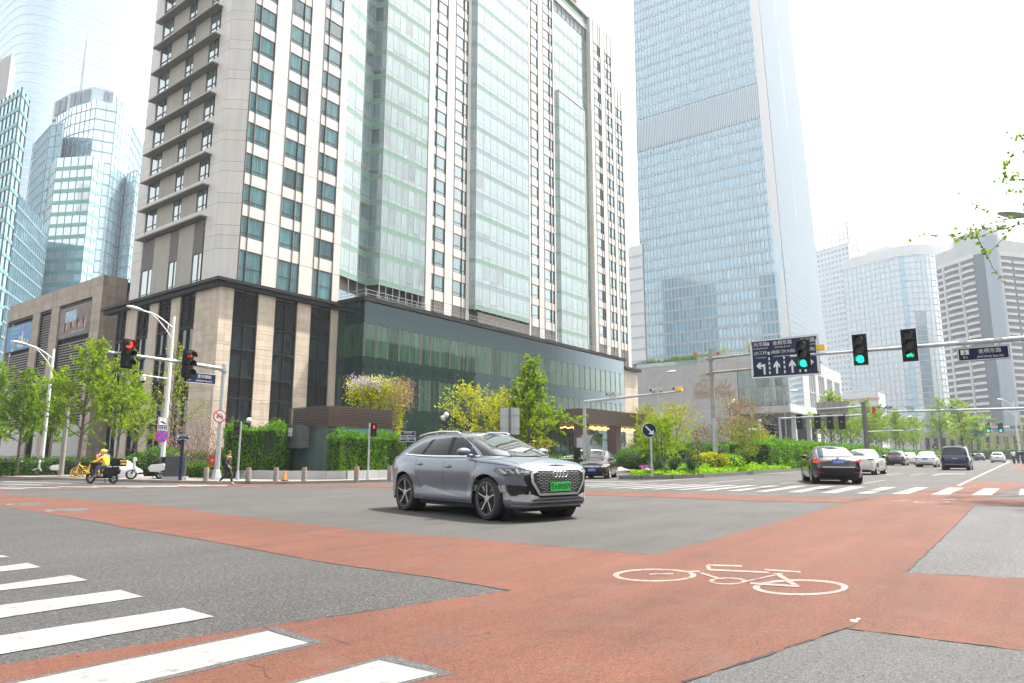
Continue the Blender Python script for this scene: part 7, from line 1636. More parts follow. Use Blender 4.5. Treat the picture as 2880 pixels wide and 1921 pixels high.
# navy posts and way-finding boards
p = gp_(511, 0, 38.6); t = pole('sign_post', 'navy square post before the dark cabinet', 'sign post', p, hgt(511, 1236, p), .075, .075, 'navy', False); o = board('street_sign', 'small navy street plate on the navy post by the cabinet', 'street sign', (p.x, p.y-.05, p.z+hgt(511, 1229, p)), -.5, .70, .33); text('lettering', '景华南街', .115, W_, o, (0, -.006, .05)); text('lettering', 'JINGHUA South St', .05, W_, o, (0, -.006, -.08))
for x in (-.28, .28): b = MB(); b.box(x-.045, x+.045, -.006, -.001, -.04, .09); b.build('direction_tile', W_, o)
p = gp_(1146, 0, 41.5); t = pole('sign_post', 'navy post of the way-finding boards beside the car roof', 'sign post', p, hgt(1146, 1240, p), .06, .06, 'navy', False)
for i, (x0, x1, y0, y1, cn, lab) in enumerate(((1126, 1168, 1213, 1226, '金桐东路', 'upper navy street plate behind the car roof'), (1124, 1146, 1228, 1243, '国贸桥', 'lower left navy way-finding plate'), (1148, 1170, 1228, 1243, '光华路', 'lower right navy way-finding plate'))):
    a, c = PD(x0, y0, 41.3), PD(x1, y1, 41.3); o = board('street_sign', lab, 'street sign', (a+c)/2, HEAD-pi/2, (a-c).xy.length, a.z-c.z); text('lettering', cn, (a.z-c.z)*.45, W_, o, (0, -.006, .02 if i else .05))
    if i == 0: text('lettering', 'JINTONG East Rd', .06, W_, o, (0, -.006, -.09))
a, c = PD(1407, 1147, 40), PD(1461, 1222, 40); m_ = (a+c)/2; o = thing('road_sign', 'blank grey back of a road sign above the car roof', 'road sign', (m_.x, m_.y, m_.z), HEAD-pi/2-.08); w, h = (a-c).xy.length, a.z-c.z
b = MB(); b.box(-w/2, w/2, 0, .03, -h/2, h/2); b.build('panel', mt['steel'], o); b = MB(); b.tube([(0, -.06, -m_.z-.3), (0, -.06, h/2)], .065, 10); b.build('post', mt['granite_d'], o)
for z in (-h*.24, h*.24): b = MB(); b.box(-w/2, w/2, -.05, -.005, z-.03, z+.03); b.build('rail', mt['steel'], o)
# camera mast at the hotel drive
CM = (47.4, 27.9); t = pole('camera_mast', 'grey camera mast with a long arm behind the dark brown saloon', 'camera mast', (*CM, gz(28)+.1), 5.65, .15, .13); b = MB(); b.tube([(0, 0, 5.55), (0, -8.2, 5.95)], [.12, .06], 12); b.build('arm', mt['steel'], t, smooth=40)
def cctv(label, loc, rz, s=1.0, group='cameras on the mast'):
    o = thing('camera', label, 'camera', loc, rz, group); o.scale = (s, s, s); b = MB(); b.tube([(-.3, 0, .22), (.28, 0, .16)], [.10, .10], 10); b.box(-.34, .36, -.12, .12, .28, .31); b.build('housing', W_, o); b = MB(); b.tube([(.28, 0, .16), (.33, 0, .155)], .085, 10); b.build('lens', mt['black'], o); b = MB(); b.tube([(0, 0, .15), (0, 0, -.05)], .04, 6); b.build('bracket', mt['granite_d'], o); return o
for px, py, rz, lab in ((1716, 1117, 2.6, 'left white camera nearest the mast post'), (1729, 1116, .6, 'second white camera near the mast post'), (1839, 1106, 2.8, 'white camera pointing left, far out on the arm'), (1858, 1104, .4, 'white camera pointing right, far out on the arm'), (1905, 1101, 2.4, 'white camera at the arm tip by the yellow box')):
    p = PX(px, py, CM[0]); cctv(lab, (CM[0], p.y, p.z+.05), rz, 1.0)
p = PX(1911, 1096, CM[0]); b = MB(); b.box(-.16, .16, -.2, .2, -.12, .12); tag(b.build('junction_box', mt['yellow'], loc=(CM[0], p.y, p.z)), 'yellow box at the tip of the camera arm', 'equipment box')
a, c = PD(1622, 1231, 45), PD(1639, 1259, 45); m_ = (a+c)/2; b = MB(); b.box(-.2, .2, -.08, .08, -.32, .32); tag(b.build('control_box', mt['steel'], loc=m_, rz=HEAD-pi/2), 'pale control box strapped to the camera mast', 'equipment box')
p = gp_(1652, 0, 46.5); t = pole('sign_post', 'thin post with sign backs right of the camera mast', 'sign post', p, hgt(1652, 1222, p), .035, .035, 'steel', False); z = hgt(1652, 1240, p); b = MB(); b.poly([(-.05-.38*RT.x, -.38*RT.y, z+.38), (.38*RT.x, .38*RT.y, z+.38), (0, 0, z-.35)]); b.build('triangle_plate', mt['steel'], t); round_sign('back of a round sign right of the camera mast', (p.x, p.y+.05, p.z+hgt(1652, 1260, p)), HEAD-pi/2, .33, 'stop', True)
a, c = PD(1614, 1264, 47), PD(1632, 1312, 47); m_ = (a+c)/2; b = MB(); b.box(-.24, .24, -.1, .1, -.75, .75); tag(b.build('info_pillar', mt['bronze'], loc=m_, rz=HEAD-pi/2), 'slim dark pillar sign left of the camera mast', 'pillar sign')
# blue arrow sign and the direction sign
p = gp_(1832, 0, 33.2, IZ); h = hgt(1828, 1210, p); t = pole('sign_post', 'grey post of the round blue arrow sign on the island', 'sign post', p, h-.3, .045, .045, 'steel', False); round_sign('round navy keep-right arrow sign on the island tip', (p.x-.06, p.y+.04, p.z+h), HEAD-pi/2, .345, 'arrow')
DX, DY = 45.0, 16.5; t = thing('sign_gantry', 'weathered grey-brown pole with two arms holding the direction sign', 'sign gantry', (DX, DY, IZ)); b = MB(); b.tube([(0, 0, 0), (0, 0, 3.4)], [.155, .145], 16); b.build('lower_post', mt['steel'], t, smooth=40); b = MB(); b.tube([(0, 0, 3.4), (0, 0, 8.1)], [.148, .115], 16); b.build('upper_post', mt['greypole'], t, smooth=40)
for z in (7.42, 6.45): b = MB(); b.tube([(-.1, .3, z), (-.1, -7.0, z+.18)], [.085, .06], 10); b.lathe([(.21, z-.12), (.21, z+.12)], 12); b.build('arm', mt['greypole'], t, smooth=40)
ds = board('direction_sign', 'large navy lane direction sign with white arrows', 'direction sign', (DX-.28, 11.65, 7.25), -pi/2, 4.2, 2.52); w, h = 4.2, 2.52
for x, cn, en, c2, e2 in ((-1.42, '光华路', 'GUANGHUA Rd', '(东三环)', 'E. 3rd Ring Rd'), (-.05, '金桐东路', 'JINTONG East Rd', '(建国门外大街)', 'JIANGUOMEN Outer St'), (1.45, '光华路', 'GUANGHUA Rd', '(朝阳路)', 'CHAOYANG Rd')):
    text('lettering', cn, .30, W_, ds, (x, -.012, .93)); text('lettering', en, .125, W_, ds, (x, -.012, .67)); text('lettering', c2, .245 if len(c2) < 7 else .225, W_, ds, (x, -.012, .36)); text('lettering', e2, .115, W_, ds, (x, -.012, .08))
def flatq(name, pts, parent, m=W_, y=-.012): b = MB(); b.poly([(x, y, z) for x, z in pts]); return b.build(name, m, parent)
for x in (-2.0, 1.98): flatq('edge_bar', [(x-.045, -1.05), (x+.045, -1.05), (x+.045, .95), (x-.045, .95)], ds)
for x in (-.92, .0, .92):
    for z in (-1.02, -.72, -.42, -.12): 
        if x or z < .0: flatq('lane_dash', [(x-.045, z), (x+.045, z), (x+.045, z+.18), (x-.045, z+.18)], ds)
    if x: flatq('lane_dash', [(x-.045, .22), (x+.045, .22), (x+.045, .42), (x-.045, .42)], ds); flatq('lane_dash', [(x-.045, .82), (x+.045, .82), (x+.045, 1.02), (x-.045, 1.02)], ds)
for x in (-.47, .47): flatq('arrow', [(x-.06, -1.02), (x+.06, -1.02), (x+.06, -.52), (x+.2, -.66), (x+.2, -.48), (x, -.18), (x-.2, -.48), (x-.2, -.66), (x-.06, -.52)], ds)
for sg, x in ((1, -1.25), (-1, 1.25)): flatq('arrow', [(x+sg*p_[0], p_[1]) for p_ in ((.06, -1.02), (-.06, -1.02), (-.06, -.52), (-.26, -.52), (-.16, -.64), (-.32, -.64), (-.5, -.44), (-.32, -.24), (-.16, -.24), (-.26, -.36), (.06, -.36))], ds)
# far street furniture along the avenue
def mast_y(label, X, ypole, ytip, z, m='steel', r=.11):
    t = pole('signal_mast', label, 'signal mast', (X, ypole, gz(ypole)), z+.3, r*1.3, r*1.1, m); b = MB(); b.tube([(0, 0, z), (0, ytip-ypole, z+.15)], [r, r*.55], 8); b.build('arm', mt[m], t, smooth=40); return t
X = 62.0; p = PX(2490, 1160, X); mast_y('far camera gantry crossing before the balcony tower', X, -6, p.y, p.z-.1)
for i, px in enumerate((2496, 2502, 2556, 2566, 2642, 2670, 2684)): q = PX(px, 1152, X); cctv('black and white camera on the far gantry, '+('first', 'second', 'third', 'fourth', 'fifth', 'sixth', 'seventh')[i]+' from its tip', (X, q.y, q.z+.02), 2.8+i, .8, 'cameras on the far gantry')
X = 88.0; a, c = PX(2425, 1219, X), PX(2592, 1211, X); mast_y('thin camera gantry in front of the avenue trees', X, a.y, c.y, c.z, r=.09)
for i, px in enumerate((2490, 2504, 2544, 2551, 2570)): q = PX(px, 1209, X); cctv('small camera on the thin gantry, '+('first', 'second', 'third', 'fourth', 'fifth')[i]+' from the left', (X, q.y, q.z), 1+i, .8, 'cameras on the thin gantry')
X = 72.0; p = PX(2442, 1300, X); t = pole('sign_gantry', 'dark grey pole with two arms holding a blank sign back', 'sign gantry', (X, p.y, .1), PX(2434, 1133, X).z, .24, .18, 'granite_d', False)
for y0_, y1_ in ((1143, 1152), (1167, 1175)): a, c = PX(2434, y0_, X), PX(2296, y1_, X); b = MB(); b.tube([(0, 0, a.z-.1), (0, c.y-p.y, c.z-.1)], .10, 8); b.build('arm', mt['steel'], t)
a, c = PX(2294, 1131, X), PX(2387, 1183, X); o = thing('road_sign', 'large blank beige-grey sign back before the mall', 'road sign', (X+.25, (a.y+c.y)/2, (a.z+c.z)/2), -pi/2); w, h = abs(a.y-c.y), a.z-c.z
for i in range(6): b = MB(); x = -w/2+w*i/6; b.box(x+.01, x+w/6-.01, 0, .05, -h/2, h/2); b.build('panel', mt['greypole'], o)
p = PX(2440, 1153, X); b = MB(); b.box(-.06, .06, -.16, .16, -.35, .3); tag(b.build('red_banner', mt['signred'], loc=(X+.2, p.y-.5, p.z)), 'small red panel behind the top of the dark pole', 'banner')
X = 66.0; a, c = PX(2192, 1176, X), PX(2372, 1168, X); t = thing('signal_mast', 'thin mast arm with dark signals before the mall corner', 'signal mast', (X, a.y, .1)); b = MB(); b.tube([(0, 0, 0), (0, 0, a.z)], [.13, .11], 10); b.build('post', mt['steel'], t); b = MB(); b.tube([(0, 0, a.z-.15), (0, c.y-a.y, c.z-.1)], [.10, .06], 8); b.build('arm', mt['steel'], t)
for px, lab in ((2246, 'left'), (2297, 'second'), (2333, 'third'), (2366, 'right')): q = PX(px, 1178, X); signal('dark signal seen from behind on the thin mast, '+lab+' of four', (X+.2, q.y, q.z-.25), pi/2, 9, 1.25, group='signals seen from behind')
X = 150.0; a, c = PX(2880, 1198, X), PX(2705, 1202, X); mast_y('distant signal arm at the end of the avenue', X, a.y-5, c.y, c.z-.2, r=.12)
for px, l, lab in ((2711, 0, 'distant red arrow signal left of the green ones'), (2745, 2, 'distant green signal over the blue lane sign'), (2779, 2, 'distant green signal in the middle'), (2814, 2, 'distant green signal nearest the right edge')): q = PX(px, 1203, X); signal(lab, (X-.4, q.y, q.z), -pi/2, l, 1.6, group='distant signals')
a, c = PX(2732, 1209, X-1), PX(2774, 1229, X-1); o = board('direction_sign', 'distant blue lane direction sign below the green signals', 'direction sign', (X-1, (a.y+c.y)/2, (a.z+c.z)/2), -pi/2, abs(a.y-c.y), a.z-c.z, 'signblue'); text('lettering', '↰ ↑ ↱', .8, W_, o, (0, -.01, -.25))
for x in (-.95, 0, .95): b = MB(); b.box(x-.09, x+.09, -.02, -.008, -.6, .1); b.build('arrow', W_, o)
a, c = PX(2840, 1197, X-1), PX(2871, 1205, X-1); o = board('street_sign', 'distant navy street sign at the right edge', 'street sign', (X-1, (a.y+c.y)/2, (a.z+c.z)/2), -pi/2, abs(a.y-c.y), a.z-c.z); text('lettering', '金桐东路', .4, W_, o, (0.2, -.01, 0))
p = gp_(2473, 0, 88); t = pole('sign_post', 'post of the round sign back by the grey SUV', 'sign post', p, hgt(2473, 1262, p), .05, .05, 'granite_d', False); round_sign('round pale sign back above the far traffic', (p.x, p.y, p.z+hgt(2473, 1258, p)), HEAD-pi/2, .40, 'stop', True)
p = gp_(2631, 0, 105); t = pole('sign_post', 'post of the far blue arrow sign', 'sign post', p, hgt(2631, 1266, p), .05, .05, 'steel', False); round_sign('small far navy arrow sign left of the minivan', (p.x-.1, p.y, p.z+hgt(2631, 1255, p)), HEAD-pi/2, .40, 'arrow')
for px, D, yt, ox, lab in ((1856, 62, 1052, .9, 'slim lamp post in front of the mall wall beside the gantry pole'), (2215, 84, 1104, .9, 'slim lamp post before the mall corner'), (2548, 150, 1174, 1.2, 'thin far lamp post above the traffic'), (2580, 170, 1186, 1.2, 'farthest thin lamp post above the traffic')):
    p = gp_(px, 0, D); lamp_post(lab, p, hgt(px, yt, p), (RT.x*ox, RT.y*ox), .15, 'steel', r=.07)
for px, D, yt, ox, lab in ((2868, 105, 1128, -1.6, 'far lamp post at the right edge, upper head'), (2872, 125, 1158, -1.6, 'far lamp post at the right edge, lower head')): p = gp_(px, 0, D); lamp_post(lab, p, hgt(px, yt, p), (RT.x*ox, RT.y*ox), .2, r=.1)
p = PD(2935, 640, 21); p.z = .1; hh = PD(2852, 604, 21).z; q = PD(2862, 600, 21); lamp_post('street lamp head reaching in at the right picture edge', p, hh-.2, tuple((q-p).xy*.72), .05, 'steel')
for px, D, yt, lab in ((2142, 70, 1185, 'plain white post with a camera before the mall overhang'),): p = gp_(px, 0, D); t = pole('camera_post', lab, 'post', p, hgt(px, yt, p), .08, .07, 'whitepole', False); b = MB(); b.box(-.2, .12, -.1, .1, hgt(px, yt, p), hgt(px, yt, p)+.2); b.build('camera_head', W_, t)
for i, px in enumerate((2154, 2165, 2176)): q = PD(px, 1207+i, 68); signal('dark signal with visors left of the mall columns, '+('left', 'middle', 'right')[i]+' of three', q, HEAD-pi/2+1.2, 9, 1.1, group='signals left of the mall columns'); b = MB(); b.tube([(q.x+.2, q.y, 0), (q.x+.2, q.y, q.z+.3)], .07, 6); tag(b.build('signal_post', mt['steel']), 'thin grey post of the '+('left', 'middle', 'right')[i]+' signal by the mall columns', 'signal post')
# flags
for i, (px, D) in enumerate(((2056, 80), (2066, 82), (2073, 84))):
    p = gp_(px, 0, D); h = hgt(px, 1140-6*i, p); t = thing('flag_pole', 'pale flagpole with a limp blue flag, '+('left', 'middle', 'right')[i]+' of three', 'flagpole', p, 0, 'flagpoles before the mall'); b = MB(); b.tube([(0, 0, 0), (0, 0, h)], .06, 8); b.ball((0, 0, h+.1), .16, 8, 6); b.build('post', mt['whitepole'], t)
    b = MB(); b.grid([[(.08+.10*k+.04*sin(z_*3), .10*sin(k*1.9+z_*2), h-.2-z_*2.1-.12*k) for k in range(5)] for z_ in [j/6 for j in range(7)]]); b.build('flag', mt['flag'], t, smooth=True)
# globe lamps
for px, D, yt, lab in ((1253, 43, 1172, 'black lamp post with white globes before the podium'), (2128, 60, 1212, 'cluster globe lamp behind the crab apple'), (1246, 43.4, 1180, 'short globe lamp left of the black lamp post')):
    p = gp_(px, 0, D); h = hgt(px, yt, p); t = pole('globe_lamp', lab, 'garden lamp', p, h, .05, .04, 'black', False)
    for dx in (0,) if 'short' in lab or 'black' in lab else (-.5, -.15, .2): b = MB(); b.ball((RT.x*dx, RT.y*dx, h+.1), .17, 12, 8); b.build('globe', W_, t, smooth=True)
# bollards, cabinet, cone
for i, (px, D) in enumerate(((584, 37.5), (702, 36.8), (779, 37.0), (858, 37.2), (1005, 36.2), (1098, 35.6))):
    p = gp_(px, 0, D); t = thing('bollard', 'grey stone bollard with two orange bands, '+('leftmost, behind the walking man', 'second, right of the walking man', 'third, before the bushy hedge', 'fourth, before the booth', 'fifth, left of the red-man signal', 'last, beside the car tail')[i], 'bollard', p, 0, 'bollards along the kerb')
    b = MB(); b.lathe([(.135, 0), (.13, .68), (.12, .74), (0, .74)], 16); b.build('shaft', mt['bollard'], t, smooth=40)
    for z in (.52, .62): b = MB(); b.lathe([(.1325, z), (.1335, z+.035)], 16); b.build('band', mt['orange'], t)
a, c = PD(466, 1284, 38.8), PD(510, 1345, 38.8); cz = gz(37)+.12; t = thing('utility_cabinet', 'dark grey utility cabinet on a concrete plinth', 'cabinet', (a.x*.5+c.x*.5, a.y*.5+c.y*.5, cz), HEAD-pi/2); w = (a-c).xy.length; b = MB(); b.box(-w/2-.1, w/2+.1, -.05, .6, 0, .2); b.build('plinth', mt['granite'], t); b = MB(); b.box(-w/2, w/2, 0, .5, .2, a.z-cz); b.build('body', M('cabinet_grey', (.045, .045, .05), .6, var=.15), t); b = MB(); b.box(-w/2+.03, -.01, -.012, 0, .45, a.z-cz-.05); b.build('door', bpy.data.materials['cabinet_grey'], t); b = MB(); b.box(.01, w/2-.03, -.012, 0, .45, a.z-cz-.05); b.build('door', bpy.data.materials['cabinet_grey'], t)
p = gp_(804, 0, 37.6, .12); t = thing('safety_cone', 'orange safety marker standing by the planter beside the booth', 'cone', p); t.scale = (.62, .62, .68); b = MB(); b.prism([(-.16, -.16), (.16, -.16), (.16, .16), (-.16, .16)], .08, .75, top=[(-.07, -.07), (.07, -.07), (.07, .07), (-.07, .07)]); b.build('body', mt['orange'], t); b = MB(); b.box(-.22, .22, -.22, .22, 0, .08); b.build('foot', mt['black'], t)
p = PD(597, 1296, 42.6); b = MB(); b.box(-.2, .2, -.02, .02, -.28, .28); e = tag(b.build('warning_board', mt['signred'], loc=p, rz=HEAD-pi/2), 'small red notice board behind the left signal mast', 'notice'); text('lettering', '禁', .22, W_, e, (0, -.025, 0))
# ================================================================ people, scooters, bicycles
SKIN = []
def skinned(name, V, E_, rad, m, parent, sub=2, loc=(0, 0, 0)):
    me = bpy.data.meshes.new(name); me.from_pydata(V, E_, []); me.materials.append(m); o = obj(name, me, parent, loc); k = o.modifiers.new('skin', 'SKIN'); k.use_smooth_shade = True
    d = me.skin_vertices[0].data
    for i, r_ in enumerate(rad): d[i].radius = (r_, r_) if not isinstance(r_, tuple) else r_; d[i].use_root = (i == 0)
    s_ = o.modifiers.new('sub', 'SUBSURF'); s_.levels = s_.render_levels = sub; SKIN.append(o); return o
WALK = dict(pel=(0, 0, .93), che=(.03, 0, 1.26), nek=(.045, 0, 1.47), hd=(.075, 0, 1.60), kl=(.20, .09, .52), al=(.22, .10, .10), kr=(-.05, -.09, .50), ar=(-.36, -.10, .20), el=(-.16, .25, 1.14), hl=(-.02, .25, .92), er=(.02, -.26, 1.13), hr=(.20, -.22, .96))
RIDE = dict(pel=(-.12, 0, .83), che=(-.02, 0, 1.14), nek=(.05, 0, 1.36), hd=(.10, 0, 1.50), kl=(.26, .15, .78), al=(.26, .17, .36), kr=(.26, -.15, .78), ar=(.26, -.17, .36), el=(.18, .30, 1.06), hl=(.44, .28, 1.02), er=(.18, -.30, 1.06), hr=(.44, -.28, 1.02))
CYC = dict(WALK, pel=(-.15, 0, .98), che=(.02, 0, 1.28), nek=(.10, 0, 1.47), hd=(.15, 0, 1.60), kl=(.18, .1, .80), al=(.05, .12, .42), kr=(.12, -.1, .62), ar=(.05, -.12, .22), el=(.22, .26, 1.20), hl=(.42, .24, 1.05), er=(.22, -.26, 1.20), hr=(.42, -.24, 1.05))
def person(label, loc, rz, P, top, legs, hairm, s=1.0, coat=None, collar=None, bag=None, helmet=None, group=None, shoes='black'):
    t = thing('person', label, 'person', loc, rz, group); t.scale = (s, s, s); V, E_, r_ = [], [], []
    def v(p, rr): V.append(tuple(p)); r_.append(rr); return len(V)-1
    def mid_(a, c, f=.5): return tuple(a[i]+(c[i]-a[i])*f for i in range(3))
    pe = v(P['pel'], (.135, .10)); ch = v(P['che'], (.15, .11)); nk = v(P['nek'], .055); hd_ = P['hd']; h0 = v((hd_[0], hd_[1], hd_[2]-.06), .072); h1 = v((hd_[0]-.012, hd_[1], hd_[2]+.03), .092); h2 = v((hd_[0]-.012, hd_[1], hd_[2]+.10), .06)
    E_ += [(pe, ch), (ch, nk), (nk, h0), (h0, h1), (h1, h2)]
    feet = {}
    for sd_, k, a in ((1, 'kl', 'al'), (-1, 'kr', 'ar')):
        hp_ = v((P['pel'][0], sd_*.09, P['pel'][2]-.06), .095); kk = v(P[k], .062); m1 = v(mid_(P[k], P[a], .35), .058); aa = v(P[a], .040); tilt = -.05 if P[a][2] < .15 else -.10; tt = v((P[a][0]+.16, P[a][1], max(.035, P[a][2]+tilt)), .034); E_ += [(pe, hp_), (hp_, kk), (kk, m1), (m1, aa), (aa, tt)]; feet[a] = tt
    for sd_, e, hn in ((1, 'el', 'hl'), (-1, 'er', 'hr')):
        sh = v((P['che'][0]+.0, sd_*.185, P['che'][2]+.13), .062); ee = v(P[e], .043); w = v(P[hn], .028); d = (Vector(P[hn])-Vector(P[e])).normalized(); pm = v(Vector(P[hn])+d*.07, (.036, .018)); E_ += [(ch, sh), (sh, ee), (ee, w), (w, pm)]
        sdv = d.cross(Vector((0, 1, 0))).normalized()
        for q in range(4): f0 = v(Vector(P[hn])+d*(.13-.006*abs(q-1.4))+sdv*(q-1.5)*.019, .0085); f1 = v(Vector(P[hn])+d*(.16-.008*abs(q-1.4))+sdv*(q-1.5)*.019+Vector((.012, -sd_*.02, 0)), .007); E_ += [(pm, f0), (f0, f1)]
        th = v(Vector(P[hn])+d*.06+sdv*.05, .010); E_.append((w, th))
    skinned('body', V, E_, r_, mt['skin'], t)
    def cloth(name, pts, eds, rr, m): return skinned(name, pts, eds, rr, m, t)
    C, Pl = P['che'], P['pel']; hem = Pl[2]-(.22 if coat else .02)
    pts = [(C[0], 0, C[2]), (C[0]+.0, 0, C[2]+.15), (Pl[0], 0, Pl[2]+.03), (Pl[0], 0, hem)]; eds = [(0, 1), (0, 2), (2, 3)]; rr = [(.185, .14), (.10, .09), (.165, .135), (.17, .14)]
    for sd_, e, hn in ((1, 'el', 'hl'), (-1, 'er', 'hr')):
        n = len(pts); pts += [(C[0], sd_*.19, C[2]+.12), P[e], mid_(P[e], P[hn], .9)]; eds += [(0, n), (n, n+1), (n+1, n+2)]; rr += [.085, .066, .05]
    cloth('jacket', pts, eds, rr, mt[top])
    pts = [(Pl[0], 0, Pl[2])]; eds = []; rr = [(.15, .115)]
    for sd_, k, a in ((1, 'kl', 'al'), (-1, 'kr', 'ar')): n = len(pts); pts += [(Pl[0], sd_*.09, Pl[2]-.07), P[k], mid_(P[k], P[a], .92)]; eds += [(0, n), (n, n+1), (n+1, n+2)]; rr += [.105, .078, .058]
    cloth('trousers', pts, eds, rr, mt[legs])
    for a in ('al', 'ar'):
        b = MB(); z = P[a][2]; up_ = z > .15; b.ball((0, 0, 0), (.135, .05, .045), 12, 7); b.ball((-.06, 0, .03), (.06, .048, .05), 10, 6); o = b.build('shoe', mt[shoes], t, smooth=True); o.location = (P[a][0]+.06, P[a][1], max(.045, z-.06)); o.rotation_euler = (0, .6 if up_ and P is WALK else 0, 0)
    if helmet:
        b = MB(); b.ball((hd_[0]-.01, 0, hd_[2]+.06), (.145, .13, .125), 16, 10); b.box(hd_[0]+.08, hd_[0]+.19, -.08, .08, hd_[2]+.03, hd_[2]+.05); b.build('helmet', mt[helmet], t, smooth=True)
    else:
        b = MB(); b.ball((hd_[0]-.03, 0, hd_[2]+.065), (.112, .103, .105), 14, 10); b.build('hair', mt[hairm], t, smooth=True)
    b = MB(); b.ball((hd_[0]+.088, 0, hd_[2]+.01), (.018, .013, .022), 8, 6)
    b.build('nose', mt['skin'], t, smooth=True)
    for sd_ in (1, -1): b = MB(); b.ball((hd_[0]+.078, sd_*.034, hd_[2]+.035), (.012, .013, .009), 8, 6); b.build('eye', mt['hair'], t); b = MB(); b.ball((hd_[0]-.01, sd_*.092, hd_[2]+.01), (.022, .010, .03), 8, 6); b.build('ear', mt['skin'], t, smooth=True)
    b = MB(); b.ball((hd_[0]+.082, 0, hd_[2]-.045), (.010, .026, .007), 8, 6); b.build('mouth', mt['rosecloth'], t)
    if collar: b = MB(); b.tube([(P['nek'][0]-.02+.085*cos(a), .095*sin(a), P['nek'][2]-.01-.03*cos(a)) for a in [2*pi*i/16 for i in range(17)]], .042, 8); b.ball((P['nek'][0]-.10, 0, P['nek'][2]-.05), (.06, .10, .075), 10, 7); b.build('hood', mt[collar], t, smooth=True)
    return t
def backpack(label, loc, rz, s=1.0, m='black'):
    t = thing('backpack', label, 'backpack', loc, rz); b = MB(); b.ball((-.06, 0, .0), (.10, .155, .23), 14, 9); b.ball((-.12, 0, -.07), (.06, .12, .12), 10, 7); b.build('bag', mt[m], t, smooth=True)
    b = MB()
    for y in (-.12, .12): b.tube([(-.02, y, .18), (.12, y, .22), (.16, y, .05), (.0, y, -.15)], .018, 6)
    b.build('strap', mt[m], t)['kind'] = 'stuff'
wp = G(637, 1364); wrz = radians(36.5-90-12)               # walks to the right of the picture
person('man walking right on the pavement, black coat with an orange hood', (wp.x, wp.y, gz(wp.y)+.0), wrz, WALK, 'jacket', 'jacket', 'hair', .98, True, 'hood', shoes='greycloth')
q = Vector((-.155, 0, 1.17)); q.rotate(Matrix.Rotation(wrz, 3, 'Z')); backpack('black backpack on the walking man', (wp.x+q.x, wp.y+q.y, gz(wp.y)+q.z), wrz)
def slab(b, prof, y0, y1, m=0, inset=0):
    n = len(prof); cx_ = sum(p[0] for p in prof)/n; cz_ = sum(p[1] for p in prof)/n; e = .03
    def sh(k): return [(cx_+(p[0]-cx_)*k, cz_+(p[1]-cz_)*k) for p in prof]
    rows = [[(x, y0, z) for x, z in sh(.82)], [(x, y0+e, z) for x, z in sh(1)], [(x, y1-e, z) for x, z in sh(1)], [(x, y1, z) for x, z in sh(.82)]]
    b.grid(rows, m, closed=True); b.poly(rows[0], m); b.poly(rows[-1], m)
def two_wheels(t, xa, xb, r, w, rim='black'):
    for x in (xa, xb):
        b = MB(); b.lathe([(r*.68, -w/2), (r*.9, -w/2), (r, -w*.2), (r, w*.2), (r*.9, w/2), (r*.68, w/2), (r*.68, -w/2)], 24, axis='y', c=(0, 0, 0)); o = b.build('wheel', mt['tyre'], t, smooth=40, loc=(x, 0, r), fix=True)
        b = MB(); b.lathe([(r*.70, -w*.3), (r*.70, w*.3)], 20, axis='y'); b.lathe([(.05, -w*.45), (.05, w*.45)], 10, axis='y')
        for i in range(5): a = 2*pi*i/5; b.tube([(.04*cos(a), 0, .04*sin(a)), (r*.7*cos(a), 0, r*.7*sin(a))], .016, 5)
        b.build('rim', mt[rim], o)
